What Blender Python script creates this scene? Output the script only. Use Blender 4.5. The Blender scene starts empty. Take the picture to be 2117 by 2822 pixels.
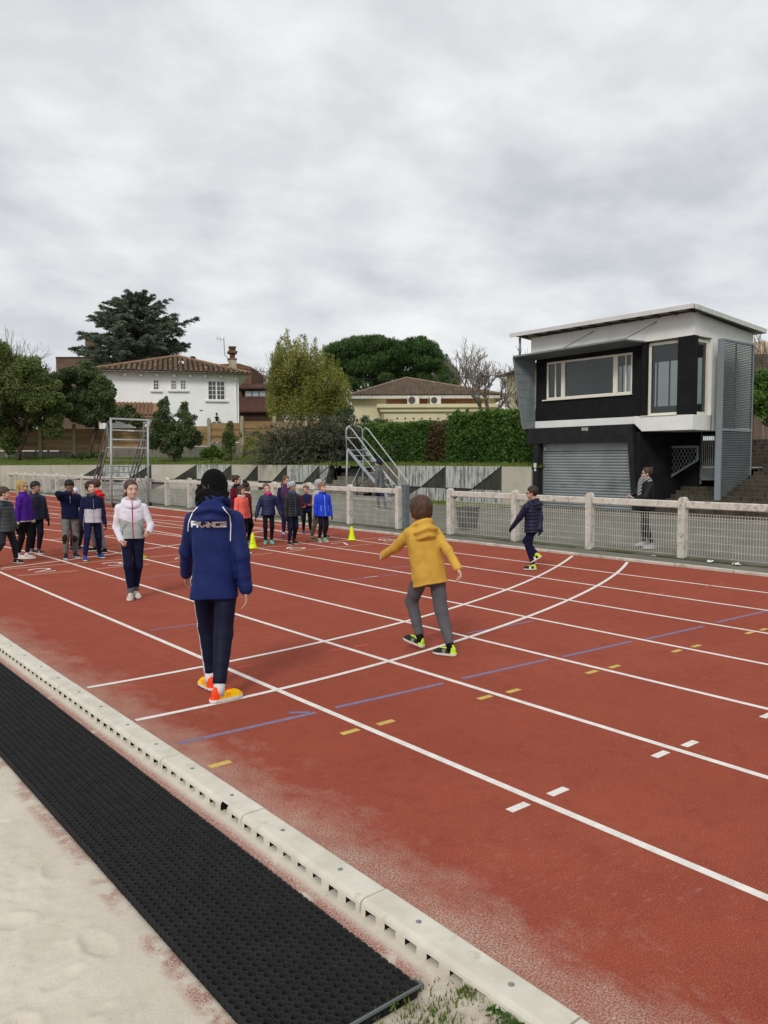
import bpy, bmesh, math, random
import numpy as np
from mathutils import Vector, Matrix

sc = bpy.context.scene
COL = sc.collection
R_ = math.radians

# ------------------------------------------------------------------ camera
CAM_F, CAM_W, CAM_H = 2172.4, 2117.0, 2822.0
YAW, PITCH, ROLL, EYE = 0.68431, -0.067011, -0.0036746, 1.787
_fw = np.array([math.sin(YAW) * math.cos(PITCH), math.cos(YAW) * math.cos(PITCH), math.sin(PITCH)])
_r0 = np.array([math.cos(YAW), -math.sin(YAW), 0.0])
_u0 = np.cross(_r0, _fw)
_r = math.cos(ROLL) * _r0 + math.sin(ROLL) * _u0
_u = math.cos(ROLL) * _u0 - math.sin(ROLL) * _r0
cd = bpy.data.cameras.new('camera')
cam = bpy.data.objects.new('camera', cd)
COL.objects.link(cam)
cam.matrix_world = Matrix(((_r[0], _u[0], -_fw[0], 0), (_r[1], _u[1], -_fw[1], 0), (_r[2], _u[2], -_fw[2], EYE), (0, 0, 0, 1)))
cd.sensor_width = 36.0
cd.lens = 36.0 * CAM_F / CAM_H
cd.clip_start = 0.05
cd.clip_end = 2000
sc.camera = cam

# ------------------------------------------------------------------ sky, sun, exposure
SUN_EL, SUN_AZ = R_(40), R_(238)     # high behind the cloud, from the left of the camera
w = bpy.data.worlds.new('World')
sc.world = w
w.use_nodes = True
nt = w.node_tree
nt.nodes.clear()
def N(tree, t, **kw):
    n = tree.nodes.new(t)
    for k, v in kw.items():
        setattr(n, k, v)
    return n
out = N(nt, 'ShaderNodeOutputWorld')
bg = N(nt, 'ShaderNodeBackground')
bg.inputs['Strength'].default_value = 0.12
sky = N(nt, 'ShaderNodeTexSky', sky_type='NISHITA', sun_disc=False)
sky.sun_elevation = SUN_EL
sky.sun_rotation = SUN_AZ
sky.air_density = 1.0
sky.dust_density = 2.0
tc = N(nt, 'ShaderNodeTexCoord')
sp = N(nt, 'ShaderNodeSeparateXYZ')
nt.links.new(tc.outputs['Generated'], sp.inputs[0])
def wm(op, a, b=None):
    n = N(nt, 'ShaderNodeMath', operation=op)
    for i, v in enumerate((a, b)):
        if v is None: continue
        if isinstance(v, (int, float)): n.inputs[i].default_value = v
        else: nt.links.new(v, n.inputs[i])
    return n.outputs[0]
zc = wm('ADD', wm('MAXIMUM', sp.outputs[2], 0.0), 0.26)
cv = N(nt, 'ShaderNodeCombineXYZ')
nt.links.new(wm('DIVIDE', sp.outputs[0], zc), cv.inputs[0])
nt.links.new(wm('DIVIDE', sp.outputs[1], zc), cv.inputs[1])
def wnoise(scale, detail, rough, dist, off):
    mp = N(nt, 'ShaderNodeMapping')
    mp.inputs['Location'].default_value = off
    mp.inputs['Rotation'].default_value = (0, 0, 0.5)
    mp.inputs['Scale'].default_value = (1.0, 1.1, 1.0)
    nt.links.new(cv.outputs[0], mp.inputs[0])
    n = N(nt, 'ShaderNodeTexNoise')
    n.inputs['Scale'].default_value = scale
    n.inputs['Detail'].default_value = detail
    n.inputs['Roughness'].default_value = rough
    n.inputs['Distortion'].default_value = dist
    nt.links.new(mp.outputs[0], n.inputs['Vector'])
    return n.outputs['Fac']
big = wnoise(1.0, 4.0, 0.5, 0.15, (3.1, 0.7, 0))
mid = wnoise(3.6, 7.0, 0.55, 0.12, (1.3, 5.2, 0))
mixv = wm('ADD', wm('MULTIPLY', big, 0.5), wm('MULTIPLY', mid, 0.5))
rp = N(nt, 'ShaderNodeValToRGB')
rp.color_ramp.interpolation = 'B_SPLINE'
els = rp.color_ramp.elements
els[0].position, els[0].color = 0.36, (.50, .52, .56, 1)
els[1].position, els[1].color = 0.65, (.89, .895, .89, 1)
e = els.new(0.45); e.color = (.635, .65, .67, 1)
e = els.new(0.54); e.color = (.74, .75, .755, 1)
nt.links.new(mixv, rp.inputs[0])
# thin bright band towards the horizon, as overcast skies have
hz = N(nt, 'ShaderNodeMapRange')
hz.inputs['From Min'].default_value = 0.0
hz.inputs['From Max'].default_value = 0.30
hz.inputs['To Min'].default_value = 0.38
hz.inputs['To Max'].default_value = 0.0
nt.links.new(sp.outputs[2], hz.inputs['Value'])
m1 = N(nt, 'ShaderNodeMixRGB')
m1.inputs[2].default_value = (.84, .85, .862, 1)
nt.links.new(hz.outputs[0], m1.inputs[0])
nt.links.new(rp.outputs[0], m1.inputs[1])
m2 = N(nt, 'ShaderNodeMixRGB')
m2.inputs[0].default_value = 0.94           # cloud cover over the clear sky
nt.links.new(sky.outputs[0], m2.inputs[1])
vs = N(nt, 'ShaderNodeVectorMath', operation='SCALE')
vs.inputs['Scale'].default_value = 8.0
nt.links.new(m1.outputs[0], vs.inputs[0])
nt.links.new(vs.outputs[0], m2.inputs[2])
nt.links.new(m2.outputs[0], bg.inputs['Color'])
nt.links.new(bg.outputs[0], out.inputs[0])

sd = bpy.data.lights.new('sun', 'SUN')
sd.energy = 1.5
sd.angle = R_(16)
sd.color = (1.0, 0.96, 0.9)
sun = bpy.data.objects.new('sun', sd)
COL.objects.link(sun)
# direction to the sun (Nishita: rotation measured clockwise from +Y)
sdir = Vector((math.sin(SUN_AZ) * math.cos(SUN_EL), math.cos(SUN_AZ) * math.cos(SUN_EL), math.sin(SUN_EL)))
sun.rotation_euler = sdir.to_track_quat('Z', 'Y').to_euler()
sc.view_settings.view_transform = 'Standard'
sc.view_settings.look = 'None'
sc.view_settings.exposure = 0.2
sc.view_settings.gamma = 1.0
sc.view_settings.use_curve_mapping = False

# ------------------------------------------------------------------ helpers
RV = np.array([math.cos(YAW), -math.sin(YAW), 0.0])     # to the right of the view
FV = np.array([math.sin(YAW), math.cos(YAW), 0.0])      # along the view
rng = np.random.default_rng(7)
random.seed(7)

def ray(sx, sy):
    return _fw + (sx - CAM_W / 2) / CAM_F * _r - (sy - CAM_H / 2) / CAM_F * _u
def at_depth(sx, sy, d):
    v = ray(sx, sy)
    return np.array([0, 0, EYE]) + v * (d / (v @ FV))
def on_z(sx, sy, z=0.0):
    v = ray(sx, sy)
    return np.array([0, 0, EYE]) + v * ((z - EYE) / v[2])
def on_x(sx, sy, x):
    v = ray(sx, sy)
    return np.array([0, 0, EYE]) + v * (x / v[0])

def s2l(*c):
    return tuple(((x / 255) / 12.92 if x / 255 <= 0.04045 else ((x / 255 + 0.055) / 1.055) ** 2.4) for x in c)

def tag(o, label=None, cat=None, group=None, kind=None):
    if label: o['label'] = label
    if cat: o['category'] = cat
    if group: o['group'] = group
    if kind: o['kind'] = kind
    return o

def empty(name, loc=(0, 0, 0), rz=0.0, label=None, cat=None, group=None, kind=None, parent=None):
    o = bpy.data.objects.new(name, None)
    o.empty_display_size = 0.2
    COL.objects.link(o)
    o.location = loc
    o.rotation_euler = (0, 0, rz)
    if parent: o.parent = parent
    return tag(o, label, cat, group, kind)

def link(name, me, parent=None, loc=None, rz=None, kind=None):
    o = bpy.data.objects.new(name, me)
    COL.objects.link(o)
    if parent: o.parent = parent
    if loc is not None: o.location = loc
    if rz is not None: o.rotation_euler = (0, 0, rz) if not hasattr(rz, '__len__') else rz
    if kind: o['kind'] = kind
    return o

def mesh_np(name, V, F, mats=(), midx=None, smooth=False, attr=None, vcol=None):
    """F: (n,k) int array, or a list of such arrays"""
    Fs = [f for f in (F if isinstance(F, (list, tuple)) else [F]) if len(f)]
    me = bpy.data.meshes.new(name)
    V = np.asarray(V, np.float32)
    me.vertices.add(len(V))
    me.vertices.foreach_set('co', V.ravel())
    tot = sum(f.shape[0] * f.shape[1] for f in Fs)
    np_ = sum(f.shape[0] for f in Fs)
    me.loops.add(tot)
    me.loops.foreach_set('vertex_index', np.concatenate([f.ravel() for f in Fs]).astype(np.int32))
    me.polygons.add(np_)
    ls = []
    s = 0
    for f in Fs:
        ls.append(s + np.arange(f.shape[0]) * f.shape[1])
        s += f.shape[0] * f.shape[1]
    me.polygons.foreach_set('loop_start', np.concatenate(ls).astype(np.int32))
    for m in mats: me.materials.append(m)
    if midx is not None:
        me.polygons.foreach_set('material_index', np.asarray(midx, np.int32))
    me.update(calc_edges=True)
    if smooth:
        me.polygons.foreach_set('use_smooth', np.ones(np_, bool))
    if attr is not None:      # one float per face
        a = me.attributes.new('tint', 'FLOAT', 'FACE')
        a.data.foreach_set('value', np.asarray(attr, np.float32))
    if vcol is not None:
        a = me.attributes.new('col', 'FLOAT_COLOR', 'POINT')
        c = np.ones((len(V), 4), np.float32); c[:, :3] = vcol
        a.data.foreach_set('color', c.ravel())
    me.validate()
    return me

class MB:
    """collects simple solids into one mesh"""
    def __init__(s):
        s.v = []; s.f = []; s.m = []
    def add(s, V, F, m=0):
        n = len(s.v)
        s.v.extend([tuple(map(float, p)) for p in V])
        for f in F:
            s.f.append([i + n for i in f]); s.m.append(m)
    def box(s, x0, y0, z0, x1, y1, z1, m=0):
        V = [(x0, y0, z0), (x1, y0, z0), (x1, y1, z0), (x0, y1, z0), (x0, y0, z1), (x1, y0, z1), (x1, y1, z1), (x0, y1, z1)]
        s.add(V, [(0, 3, 2, 1), (4, 5, 6, 7), (0, 1, 5, 4), (1, 2, 6, 5), (2, 3, 7, 6), (3, 0, 4, 7)], m)
    def cbox(s, x0, y0, z0, x1, y1, z1, c=0.01, m=0):
        """box with chamfered edges (26 faces)"""
        lo = np.array([x0, y0, z0]); hi = np.array([x1, y1, z1])
        V = []; idx = {}
        for i in range(8):
            sg = np.array([(i >> k) & 1 for k in range(3)])
            base = np.where(sg, hi, lo)
            for ax in range(3):
                p = base.copy()
                for k in range(3):
                    if k != ax: p[k] += -c if sg[k] else c
                idx[(i, ax)] = len(V); V.append(p)
        F = []
        for ax in range(3):
            a, b = [k for k in range(3) if k != ax]
            for sgn in (0, 1):
                q = []
                for (i0, j0) in ((0, 0), (1, 0), (1, 1), (0, 1)):
                    i = (sgn << ax) | (i0 << a) | (j0 << b)
                    q.append(idx[(i, ax)])
                F.append(q)
        for ax in range(3):
            a, b = [k for k in range(3) if k != ax]
            for (i0, j0) in ((0, 0), (1, 0), (1, 1), (0, 1)):
                i = (i0 << a) | (j0 << b); j = i | (1 << ax)
                F.append([idx[(i, a)], idx[(j, a)], idx[(j, b)], idx[(i, b)]])
        for i in range(8):
            F.append([idx[(i, 0)], idx[(i, 1)], idx[(i, 2)]])
        cen = (lo + hi) / 2
        F2 = []
        for f in F:
            p = [np.array(V[k]) for k in f]
            nrm = np.cross(p[1] - p[0], p[2] - p[0])
            if nrm @ (sum(p) / len(p) - cen) < 0: f = f[::-1]
            F2.append(f)
        s.add(V, F2, m)
    def obox(s, c, ax, ay, az, m=0):
        """box from centre and three half-axis vectors"""
        c, ax, ay, az = (np.array(q, float) for q in (c, ax, ay, az))
        V = [c + i * ax + j * ay + k * az for k in (-1, 1) for (i, j) in ((-1, -1), (1, -1), (1, 1), (-1, 1))]
        F = [(0, 3, 2, 1), (4, 5, 6, 7), (0, 1, 5, 4), (1, 2, 6, 5), (2, 3, 7, 6), (3, 0, 4, 7)]
        if np.cross(ax, ay) @ az < 0: F = [f[::-1] for f in F]
        s.add(V, F, m)
    def beam(s, a, b, w, h, up=(0, 0, 1), m=0):
        a = np.array(a, float); b = np.array(b, float)
        d = b - a; L = np.linalg.norm(d); d /= L
        up = np.array(up, float)
        x = np.cross(d, up)
        if np.linalg.norm(x) < 1e-4: x = np.cross(d, (1, 0, 0))
        x /= np.linalg.norm(x); y = np.cross(x, d)
        s.obox((a + b) / 2, x * w / 2, d * L / 2, y * h / 2, m)
    def tube(s, pts, r, n=8, m=0, cap=True):
        pts = [np.array(p, float) for p in pts]
        r = [r] * len(pts) if not hasattr(r, '__len__') else r
        V = []; F = []
        d0 = pts[1] - pts[0]
        ref = np.array([0, 0, 1.0]) if abs(d0[2]) < 0.9 * np.linalg.norm(d0) else np.array([1.0, 0, 0])
        for i, p in enumerate(pts):
            d = (pts[min(i + 1, len(pts) - 1)] - pts[max(i - 1, 0)]); d /= np.linalg.norm(d) + 1e-9
            x = np.cross(ref, d); x /= np.linalg.norm(x) + 1e-9
            y = np.cross(d, x); ref = np.cross(d, x) * 0 + ref
            for k in range(n):
                a = 2 * math.pi * k / n
                V.append(p + r[i] * (math.cos(a) * x + math.sin(a) * y))
        for i in range(len(pts) - 1):
            for k in range(n):
                k2 = (k + 1) % n
                F.append((i * n + k, i * n + k2, (i + 1) * n + k2, (i + 1) * n + k))
        if cap:
            F.append(tuple(range(n))[::-1]); F.append(tuple((len(pts) - 1) * n + k for k in range(n)))
        s.add(V, F, m)
    def prism(s, poly, vec, m=0):
        """polygon (3-D points) extruded by vec"""
        P = [np.array(p, float) for p in poly]; vec = np.array(vec, float); n = len(P)
        nrm = sum(np.cross(P[i] - P[0], P[(i + 1) % n] - P[0]) for i in range(1, n - 1))
        if nrm @ vec > 0: P = P[::-1]
        V = P + [p + vec for p in P]
        F = [tuple(range(n)), tuple(range(n, 2 * n))[::-1]]
        for i in range(n):
            j = (i + 1) % n
            F.append((j, i, n + i, n + j))
        s.add(V, F, m)
    def mesh(s, name, mats, smooth=False):
        me = bpy.data.meshes.new(name)
        me.from_pydata(s.v, [], s.f)
        for q in (mats if isinstance(mats, (list, tuple)) else [mats]): me.materials.append(q)
        me.polygons.foreach_set('material_index', np.array(s.m, np.int32))
        if smooth: me.polygons.foreach_set('use_smooth', np.ones(len(s.f), bool))
        me.update()
        return me
    def build(s, name, mats, parent=None, smooth=False, loc=None, rz=None, kind=None):
        return link(name, s.mesh(name, mats, smooth), parent, loc, rz, kind)

# ------------------------------------------------------------------ materials
_mc = {}
def M(name, c1, c2=None, scale=8.0, detail=5.0, nrough=0.6, lo=0.35, hi=0.65, rough=0.8, bump=0.0, bscale=None, bdist=0.01,
      metal=0.0, spec=0.18, stretch=(1, 1, 1), c3=None, s3=40.0, lo3=0.6, hi3=0.7, amt3=0.6, st3=(1, 1, 1), coat=0.0, sheen=0.0, world=False):
    """two-tone noise material, optional second speckle layer and bump"""
    if name in _mc: return _mc[name]
    m = bpy.data.materials.new(name); m.use_nodes = True
    t = m.node_tree; b = t.nodes['Principled BSDF']
    b.inputs['Roughness'].default_value = rough
    b.inputs['Metallic'].default_value = metal
    b.inputs['Specular IOR Level'].default_value = spec
    if coat: b.inputs['Coat Weight'].default_value = coat
    if sheen: b.inputs['Sheen Weight'].default_value = sheen
    c4 = lambda c: (c[0], c[1], c[2], 1)
    b.inputs['Base Color'].default_value = c4(c1)
    if world:
        src = N(t, 'ShaderNodeNewGeometry').outputs['Position']
    else:
        src = N(t, 'ShaderNodeTexCoord').outputs['Object']
    def noise(sc_, st, det):
        v = src
        if tuple(st) != (1, 1, 1):
            mp = N(t, 'ShaderNodeMapping'); mp.inputs['Scale'].default_value = st
            t.links.new(src, mp.inputs[0]); v = mp.outputs[0]
        n = N(t, 'ShaderNodeTexNoise'); n.inputs['Scale'].default_value = sc_; n.inputs['Detail'].default_value = det
        n.inputs['Roughness'].default_value = nrough
        t.links.new(v, n.inputs['Vector']); return n.outputs['Fac']
    def mr(v, a, c, to=1.0):
        n = N(t, 'ShaderNodeMapRange'); n.inputs['From Min'].default_value = a; n.inputs['From Max'].default_value = c
        n.inputs['To Max'].default_value = to
        t.links.new(v, n.inputs['Value']); return n.outputs[0]
    col = None
    if c2 is not None:
        mx = N(t, 'ShaderNodeMixRGB'); mx.inputs[1].default_value = c4(c1); mx.inputs[2].default_value = c4(c2)
        t.links.new(mr(noise(scale, stretch, detail), lo, hi), mx.inputs[0]); col = mx.outputs[0]
    if c3 is not None:
        mx = N(t, 'ShaderNodeMixRGB'); mx.inputs[2].default_value = c4(c3)
        if col: t.links.new(col, mx.inputs[1])
        else: mx.inputs[1].default_value = c4(c1)
        t.links.new(mr(noise(s3, st3, 4.0), lo3, hi3, amt3), mx.inputs[0]); col = mx.outputs[0]
    if col: t.links.new(col, b.inputs['Base Color'])
    if bump:
        bn = N(t, 'ShaderNodeBump'); bn.inputs['Strength'].default_value = bump; bn.inputs['Distance'].default_value = bdist
        t.links.new(noise(bscale or scale * 4, stretch, 5.0), bn.inputs['Height'])
        t.links.new(bn.outputs[0], b.inputs['Normal'])
    _mc[name] = m
    return m

def leafmat(name, cols, rough=0.55, trans=0.25):
    """leaf colour chosen per leaf through the face attribute 'tint' (0..1)"""
    if name in _mc: return _mc[name]
    m = bpy.data.materials.new(name); m.use_nodes = True
    t = m.node_tree; b = t.nodes['Principled BSDF']
    b.inputs['Roughness'].default_value = rough
    b.inputs['Specular IOR Level'].default_value = 0.16
    a = N(t, 'ShaderNodeAttribute', attribute_name='tint')
    r = N(t, 'ShaderNodeValToRGB')
    el = r.color_ramp.elements
    n = len(cols)
    el[0].position = 0; el[0].color = (*cols[0], 1)
    el[1].position = 1; el[1].color = (*cols[-1], 1)
    for i in range(1, n - 1):
        e = el.new(i / (n - 1)); e.color = (*cols[i], 1)
    t.links.new(a.outputs['Fac'], r.inputs[0])
    t.links.new(r.outputs[0], b.inputs['Base Color'])
    tr = N(t, 'ShaderNodeBsdfTranslucent')
    t.links.new(r.outputs[0], tr.inputs['Color'])
    mx = N(t, 'ShaderNodeMixShader'); mx.inputs[0].default_value = trans
    o = t.nodes['Material Output']
    t.links.new(b.outputs[0], mx.inputs[1]); t.links.new(tr.outputs[0], mx.inputs[2]); t.links.new(mx.outputs[0], o.inputs[0])
    _mc[name] = m
    return m

def grime_mat(name, base, dark, light=None, s=1.2, amount=0.6, streak=True, rough=0.9, thr=0.5, top=None):
    """weathered concrete: blotches and vertical run-off streaks, fine grain"""
    if name in _mc: return _mc[name]
    m = bpy.data.materials.new(name); m.use_nodes = True
    t = m.node_tree; b = t.nodes['Principled BSDF']
    b.inputs['Roughness'].default_value = rough; b.inputs['Specular IOR Level'].default_value = 0.1
    g = N(t, 'ShaderNodeNewGeometry').outputs['Position']
    def noise(scale, st, det=6.0, rg=0.65):
        mp = N(t, 'ShaderNodeMapping'); mp.inputs['Scale'].default_value = st
        t.links.new(g, mp.inputs[0])
        n = N(t, 'ShaderNodeTexNoise'); n.inputs['Scale'].default_value = scale; n.inputs['Detail'].default_value = det
        n.inputs['Roughness'].default_value = rg
        t.links.new(mp.outputs[0], n.inputs['Vector']); return n.outputs['Fac']
    def mr(v, a, c, to=1.0):
        n = N(t, 'ShaderNodeMapRange'); n.inputs['From Min'].default_value = a; n.inputs['From Max'].default_value = c
        n.inputs['To Max'].default_value = to
        t.links.new(v, n.inputs['Value']); return n.outputs[0]
    def mix(f, a, c):
        n = N(t, 'ShaderNodeMixRGB')
        t.links.new(f, n.inputs[0])
        for i, q in ((1, a), (2, c)):
            if isinstance(q, tuple): n.inputs[i].default_value = (*q, 1)
            else: t.links.new(q, n.inputs[i])
        return n.outputs[0]
    c = mix(mr(noise(s * 0.8, (1, 1, 1)), 0.35, 0.7), base, light or tuple(min(1, x * 1.18) for x in base))
    if streak:
        c = mix(mr(noise(s * 3, (3.0, 3.0, 0.28)), thr, thr + 0.16, amount), c, dark)
    c = mix(mr(noise(s * 2.0, (1, 1, 1)), 0.52, 0.72, amount * 0.8), c, dark)
    c = mix(mr(noise(s * 45, (1, 1, 1)), 0.45, 0.8, 0.35), c, tuple(x * 0.6 for x in base))
    t.links.new(c, b.inputs['Base Color'])
    bn = N(t, 'ShaderNodeBump'); bn.inputs['Strength'].default_value = 0.5; bn.inputs['Distance'].default_value = 0.008
    t.links.new(noise(s * 25, (1, 1, 1)), bn.inputs['Height']); t.links.new(bn.outputs[0], b.inputs['Normal'])
    _mc[name] = m
    return m

def glass(name='window_glass', tint=(0.02, 0.024, 0.028), rough=0.03):
    if name in _mc: return _mc[name]
    m = bpy.data.materials.new(name); m.use_nodes = True
    b = m.node_tree.nodes['Principled BSDF']
    t = m.node_tree
    b.inputs['Base Color'].default_value = (*tint, 1)
    b.inputs['Roughness'].default_value = rough
    b.inputs['Specular IOR Level'].default_value = 0.9
    b.inputs['IOR'].default_value = 1.6
    tr = N(t, 'ShaderNodeBsdfTransparent'); tr.inputs[0].default_value = (.75, .8, .8, 1)
    mx = N(t, 'ShaderNodeMixShader'); mx.inputs[0].default_value = .55
    t.links.new(b.outputs[0], mx.inputs[1]); t.links.new(tr.outputs[0], mx.inputs[2]); t.links.new(mx.outputs[0], t.nodes['Material Output'].inputs[0])
    _mc[name] = m
    return m
# ------------------------------------------------------------------ noise for meshes
def vnoise(P, freq, seed=0, octaves=4, gain=0.5):
    """value noise on (n,2) or (n,3) points, about -1..1"""
    r = np.random.default_rng(seed)
    T = r.random(4096).astype(np.float32) * 2 - 1
    P = np.asarray(P, float)
    out_ = np.zeros(len(P)); amp = 1.0; tot = 0
    pr = np.array([73856093, 19349663, 83492791])[:P.shape[1]]
    for o in range(octaves):
        q = P * freq * (2 ** o) + 17.3 * (o + 1)
        i = np.floor(q).astype(np.int64); f = q - i; f = f * f * (3 - 2 * f)
        acc = 0
        D = P.shape[1]
        for c in range(1 << D):
            off = np.array([(c >> k) & 1 for k in range(D)])
            h = ((i + off) * pr)
            hh = h[:, 0]
            for k in range(1, D): hh = hh ^ h[:, k]
            wgt = np.prod(np.where(off, f, 1 - f), axis=1)
            acc = acc + wgt * T[hh & 4095]
        out_ += amp * acc; tot += amp; amp *= gain
    return out_ / tot

def grid_mesh(xs, ys, zf):
    X, Y = np.meshgrid(xs, ys)
    P = np.stack([X.ravel(), Y.ravel()], 1)
    Z = zf(P)
    V = np.column_stack([P, Z])
    nx, ny = len(xs), len(ys)
    i = (np.arange(ny - 1)[:, None] * nx + np.arange(nx - 1)[None]).ravel()
    F = np.stack([i, i + 1, i + nx + 1, i + nx], 1)
    return V, F

# ------------------------------------------------------------------ colours
WHITE_LINE = s2l(232, 222, 212)
RED = (0.285, 0.060, 0.033)
# track surface: granules, faint scuffs, sand blown over it beside the kerb
def track_material():
    m = bpy.data.materials.new('red_track_surface'); m.use_nodes = True
    t = m.node_tree; b = t.nodes['Principled BSDF']
    b.inputs['Roughness'].default_value = 0.95; b.inputs['Specular IOR Level'].default_value = 0.07
    g = N(t, 'ShaderNodeNewGeometry').outputs['Position']
    sx = N(t, 'ShaderNodeSeparateXYZ'); t.links.new(g, sx.inputs[0])
    def noise(scale, st=(1, 1, 1), det=5.0, rg=0.6, rot=0.0):
        mp = N(t, 'ShaderNodeMapping'); mp.inputs['Scale'].default_value = st; mp.inputs['Rotation'].default_value = (0, 0, rot)
        t.links.new(g, mp.inputs[0])
        n = N(t, 'ShaderNodeTexNoise'); n.inputs['Scale'].default_value = scale; n.inputs['Detail'].default_value = det
        n.inputs['Roughness'].default_value = rg
        t.links.new(mp.outputs[0], n.inputs['Vector']); return n.outputs['Fac']
    def mr(v, a, c, f0=0.0, to=1.0):
        n = N(t, 'ShaderNodeMapRange'); n.inputs['From Min'].default_value = a; n.inputs['From Max'].default_value = c
        n.inputs['To Min'].default_value = f0; n.inputs['To Max'].default_value = to
        t.links.new(v, n.inputs['Value']); return n.outputs[0]
    def mt(op, a, c):
        n = N(t, 'ShaderNodeMath', operation=op)
        for i, v in enumerate((a, c)):
            if isinstance(v, (int, float)): n.inputs[i].default_value = v
            else: t.links.new(v, n.inputs[i])
        return n.outputs[0]
    def mix(f, a, c):
        n = N(t, 'ShaderNodeMixRGB')
        if isinstance(f, (int, float)): n.inputs[0].default_value = f
        else: t.links.new(f, n.inputs[0])
        for i, q in ((1, a), (2, c)):
            if isinstance(q, tuple): n.inputs[i].default_value = (*q, 1)
            else: t.links.new(q, n.inputs[i])
        return n.outputs[0]
    c = mix(mr(noise(0.35), 0.35, 0.68), RED, (0.325, 0.076, 0.044))
    c = mix(mr(noise(1.6, det=7), 0.42, 0.72, 0, 0.55), c, (0.22, 0.044, 0.03))
    c = mix(mr(noise(150.0, det=3), 0.5, 0.68, 0, 0.75), c, (0.44, 0.16, 0.115))
    c = mix(mr(noise(170.0, det=3, rot=0.6), 0.52, 0.70, 0, 0.75), c, (0.13, 0.028, 0.02))
    # short pale scuffs lying across the lanes
    sc_ = mt('MULTIPLY', mr(noise(9.0, (1.0, 3.2, 1), det=9, rg=0.78, rot=0.15), 0.56, 0.74), mr(noise(0.8, det=3), 0.45, 0.7, 0.1, 0.85))
    c = mix(mt('MULTIPLY', sc_, 0.75), c, (0.52, 0.33, 0.27))
    c = mix(mr(noise(7.0, det=9, rg=0.8), 0.50, 0.70, 0, 0.5), c, (0.19, 0.036, 0.024))
    c = mix(mr(noise(16.0, (1, 2.2, 1), det=6, rg=0.7, rot=-.2), 0.62, 0.75, 0, 0.45), c, (0.50, 0.25, 0.19))
    # wind-blown sand: thick at the kerb, thinning out over the first lane
    edge = mr(sx.outputs[0], 1.95, 2.75, 1.0, 0.0)
    edge = mt('POWER', edge, 1.7)
    near = mr(sx.outputs[1], 1.5, 11.0, 1.0, 0.45)
    lump = mt('ADD', mt('MULTIPLY', noise(4.5, (1, 0.6, 1), det=9, rg=0.75), 0.8), mt('MULTIPLY', edge, 0.40))
    dust = mr(lump, 0.50, 0.80)
    dust = mt('MULTIPLY', mt('MULTIPLY', dust, near), mr(edge, 0.0, 0.12))
    grain = mr(noise(120.0, det=5, rg=0.8), 0.46, 0.54)
    dust = mt('MULTIPLY', dust, mt('ADD', mt('MULTIPLY', grain, 0.92), 0.06))
    rim = mt('MULTIPLY', mr(sx.outputs[0], 1.95, 2.22, 0.85, 0.0), mr(noise(5.0, det=6), 0.32, 0.6, 0.15, 1.0))
    c = mix(mt('MAXIMUM', mt('MULTIPLY', dust, 0.9), mt('MULTIPLY', rim, mt('ADD', mt('MULTIPLY', grain, 0.75), 0.2))), c, (0.52, 0.44, 0.36))
    t.links.new(c, b.inputs['Base Color'])
    bn = N(t, 'ShaderNodeBump'); bn.inputs['Strength'].default_value = 0.55; bn.inputs['Distance'].default_value = 0.004
    t.links.new(noise(240.0, det=2), bn.inputs['Height']); t.links.new(bn.outputs[0], b.inputs['Normal'])
    return m
TRACK_M = track_material()

def paint(name, col, wear=0.5, lo3=0.52):
    return M(name, col, tuple(x * 0.74 for x in col), scale=11.0, detail=8, nrough=.75, rough=0.9, spec=.08, c3=(0.33, 0.12, 0.09), s3=150.0, lo3=lo3, hi3=lo3 + 0.13, amt3=wear, world=True)
P_WHITE = paint('white_line_paint', (0.84, 0.79, 0.74), 0.42, 0.56)
P_PINK = paint('faded_pink_paint', (0.66, 0.40, 0.33), 0.45, 0.5)
P_BLUE = paint('blue_line_paint', (0.20, 0.21, 0.36), 0.6, 0.46)
P_YEL = paint('yellow_mark_paint', (0.68, 0.50, 0.14), 0.45, 0.5)
P_REDM = paint('red_mark_paint', (0.50, 0.085, 0.065), 0.4, 0.48)

# ------------------------------------------------------------------ ground
g = MB(); g.box(-500, -300, -0.5, 700, 800, -0.06)
g.build('ground', M('bare_ground', s2l(112, 108, 92), s2l(92, 96, 70), scale=0.2, world=True), kind='structure')
V, F = grid_mesh(np.linspace(1.9, 11.9, 21), np.linspace(-12, 75, 60), lambda P: np.zeros(len(P)))
track = link('running_track', mesh_np('running_track', V, F, [TRACK_M]), kind='structure')

def strip(pts, wid):
    P = np.array(pts, float)
    d = np.gradient(P, axis=0); d /= np.linalg.norm(d, axis=1)[:, None]
    n = np.stack([-d[:, 1], d[:, 0]], 1) * wid / 2
    A = P + n; B = P - n
    V = np.column_stack([np.concatenate([A, B]), np.zeros(2 * len(P))])
    k = len(P); i = np.arange(k - 1)
    return V, np.stack([i + k, i + k + 1, i + 1, i], 1)
def mark(name, pts, wid, m, z=0.004):
    z = .0012 + (z - .004) * .4
    V, F = strip(pts, wid)
    V[:, 2] = z
    return link(name, mesh_np(name, V, F, [m]), track)
LX = [3.16 + 1.22 * i for i in range(7)]
RB = 33.0
for i, x in enumerate(LX):
    straight = 62 if i >= 4 else 14.0
    pts = [(x, -10), (x, 14.0)]
    if i < 4:
        th = np.linspace(0.03, 1.25, 40); R = RB + (x - 3.16)
        pts += [(x - R * (1 - math.cos(a)), 14 + R * math.sin(a)) for a in th]
        mark('lane_line', pts, 0.05, P_WHITE)
    else:
        mark('lane_line', [(x, -10), (x, 62)], 0.05, P_WHITE)
        th = np.linspace(0.045, 1.25, 40); R = RB + (x - 3.16)
        mark('lane_line', [(x - R * (1 - math.cos(a)), 14 + R * math.sin(a)) for a in th], 0.05, P_WHITE, 0.0055)
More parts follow.
